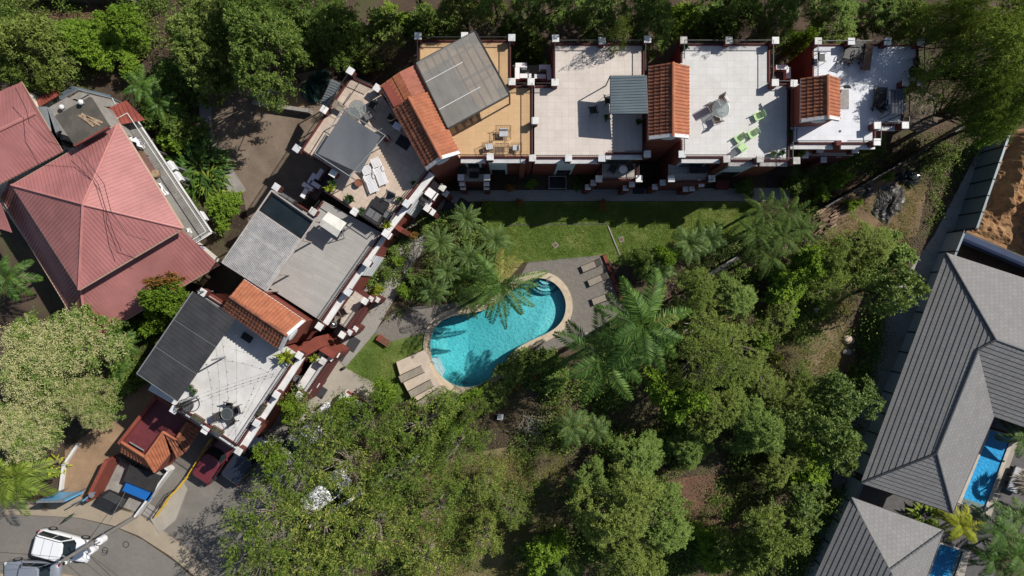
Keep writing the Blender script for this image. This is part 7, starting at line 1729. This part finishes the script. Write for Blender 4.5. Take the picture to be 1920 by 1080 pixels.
# ---- ground cover one cannot count: weeds and leaf litter
def inpoly(x, y, P):
    c = np.zeros(x.shape, bool); n = len(P); j = n-1
    for i in range(n):
        xi, yi = P[i]; xj, yj = P[j]; c ^= ((yi > y) != (yj > y)) & (x < (xj-xi)*(y-yi)/(yj-yi+1e-9)+xi); j = i
    return c
def cover(name, regions, holes, n, L, Wd, lm, label, seed, blades=9, h=.12, thr=0.0, up=.5, spread=.16):
    rng = np.random.default_rng(seed); xs = []; ys = []
    for P in regions:
        a = np.array(P, float); k = max(50, int(n*abs(area2(P))/2/1e5)); x = rng.uniform(a[:, 0].min(), a[:, 0].max(), k*2); y = rng.uniform(a[:, 1].min(), a[:, 1].max(), k*2); m = inpoly(x, y, P)
        g = np.sin(x*.05+seed)+np.sin(y*.06+1.3*seed)+np.sin((x+y)*.028)+np.sin((x-y)*.11+seed)*.6; m &= g+rng.normal(size=g.shape)*.5 > thr
        for H in holes: m &= ~inpoly(x, y, H)
        xs.append(x[m]); ys.append(y[m])
    x = np.concatenate(xs); y = np.concatenate(ys); s = FOC/CAM_H; C = np.stack([(x-960)/s, (540-y)/s, np.full(len(x), .02)], 1); N_ = len(C)*blades
    P = np.repeat(C, blades, 0)+rng.normal(size=(N_, 3))*np.array([spread, spread, 0]); P[:, 2] = .02+np.abs(rng.normal(size=N_))*h; D = rng.normal(size=(N_, 3)); D[:, 2] = np.abs(D[:, 2])*up+.05; D = unit(D)
    Wv = unit(np.cross(D, np.array([0, 0, 1.])+rng.normal(size=D.shape)*.3)); V = quads(P, D, Wv, L*rng.uniform(.6, 1.3, N_), Wd)
    o = link(name, np_mesh(name, V, qidx(V), MATS[lm])); tag(o, label, 'ground cover', kind='stuff')
KEEP = [[(1535,395),(1600,340),(1700,310),(1745,330),(1735,420),(1650,465),(1550,440)], [(370,170),(640,120),(640,330),(430,480),(370,250)], [(585,700),(720,720),(640,800),(540,960),(400,1100),(380,830)], [(1660,560),(1880,250),(1960,1100),(1500,1100),(1600,880)], [(790,560),(1180,470),(1180,600),(1000,680),(900,760),(740,740),(740,660)]]
SCRUB = [[(0,0),(640,0),(640,80),(0,120)], [(980,690),(1280,560),(1640,400),(1660,560),(1600,880),(1500,1090),(400,1090),(520,920),(720,760)], [(1500,300),(1800,240),(1860,260),(1660,560),(1500,520)], [(780,400),(900,400),(960,520),(900,580),(800,570),(720,600)], [(200,560),(360,560),(250,740),(190,700)], [(250,170),(400,170),(370,400),(300,300)], [(690,460),(790,420),(760,500),(690,590)]]
cover('weeds', SCRUB, KEEP, 2400, .16, .05, 'leaf_dark', 'green weeds scattered under the trees', 1, thr=.35)
cover('undergrowth', SCRUB, KEEP, 1700, .2, .09, 'leaf_dark', 'dark leafy undergrowth below the trees', 2, h=.3, thr=.6)
cover('dry_leaves', SCRUB, KEEP, 3200, .13, .07, 'dry_twig_leaf', 'dry fallen leaves on the soil', 3, h=.02, thr=-.8, up=.12, blades=6, spread=.3)
for k, x, y, r_, z_, lab in (('bare',1285,640,30,1.8,'pale leafless shrub close to the royal palm crown'),('bare',1318,695,36,2.0,'leafless shrub with white stems below the brushwood pile'),('bare',1392,602,30,1.8,'leafless twiggy shrub in the middle of the scrub'),('bare',1480,668,34,1.4,'dry brown shrub at the left edge of the dry clearing'),('shrub_yellow',1461,671,9,.8,'small bright yellow flowering shrub in the dry clearing'),('shrub_yellow',1402,684,10,1.6,'small yellow leaved shrub in the scrub'),('shrub_bright',1350,655,22,2.0,'small bright green bush among the bare shrubs'),('shrub_bright',1432,640,22,1.8,'bright green bush left of the dry clearing'),('shrub',1365,720,26,2.0,'green bush at the lower side of the scrub'),('bare',1020,870,34,1.2,'dry brown shrub on the dark soil below the branch pile'),('bare',1045,960,36,1.2,'dry brown shrub left of the big fine leaved tree'),('bare',1420,900,30,1.0,'dry twiggy shrub on the red earth patch')):
    tree(k, x, y, r_, z_, lab, 'shrub')
cover('understory', [[(980,700),(1280,560),(1640,400),(1660,560),(1600,880),(1500,1090),(1000,1090),(1060,840)], [(0,0),(640,0),(640,110),(300,160),(0,150)]], KEEP+[[(1240,890),(1440,870),(1390,1010),(1270,960)], [(1500,600),(1620,590),(1600,700),(1520,720)]], 1300, .24, .1, 'leaf_dark', 'tangled green understory between the trees', 7, blades=16, h=.7, thr=-.1, spread=.35)
cover('dry_grass', [[(700,880),(1060,840),(1060,1090),(760,1090)], [(1300,560),(1600,560),(1560,740),(1300,760)], [(1530,400),(1740,330),(1700,470),(1560,480)]], [], 3600, .22, .025, 'palm_old', 'dry grass in the clearings', 4, h=.05, thr=-.6, up=1.2)
cover('garden_bed_plants', [[(800,400),(900,395),(950,500),(920,570),(820,560),(760,560),(800,480)], [(690,470),(780,425),(740,510),(690,590)], [(1180,470),(1320,470),(1420,420),(1500,400),(1540,480),(1300,560)]], [], 4200, .2, .08, 'leaf_mid', 'low green bedding plants below the palms', 5, h=.3, thr=-.8)
cover('grass_blades', [[(905,382),(1420,382),(1440,440),(1300,452),(1200,500),(1150,490),(1130,476),(990,489),(930,490)], [(652,688),(703,632),(735,644),(796,640),(790,655),(742,678),(765,735),(730,760)], [(1500,290),(1655,255),(1655,285),(1560,350)]], [], 9000, .1, .03, 'leaf_grass', 'short blades of lawn grass', 6, h=.0, thr=-3, up=1.0, blades=7, spread=.14) if 'leaf_grass' in MATS else None
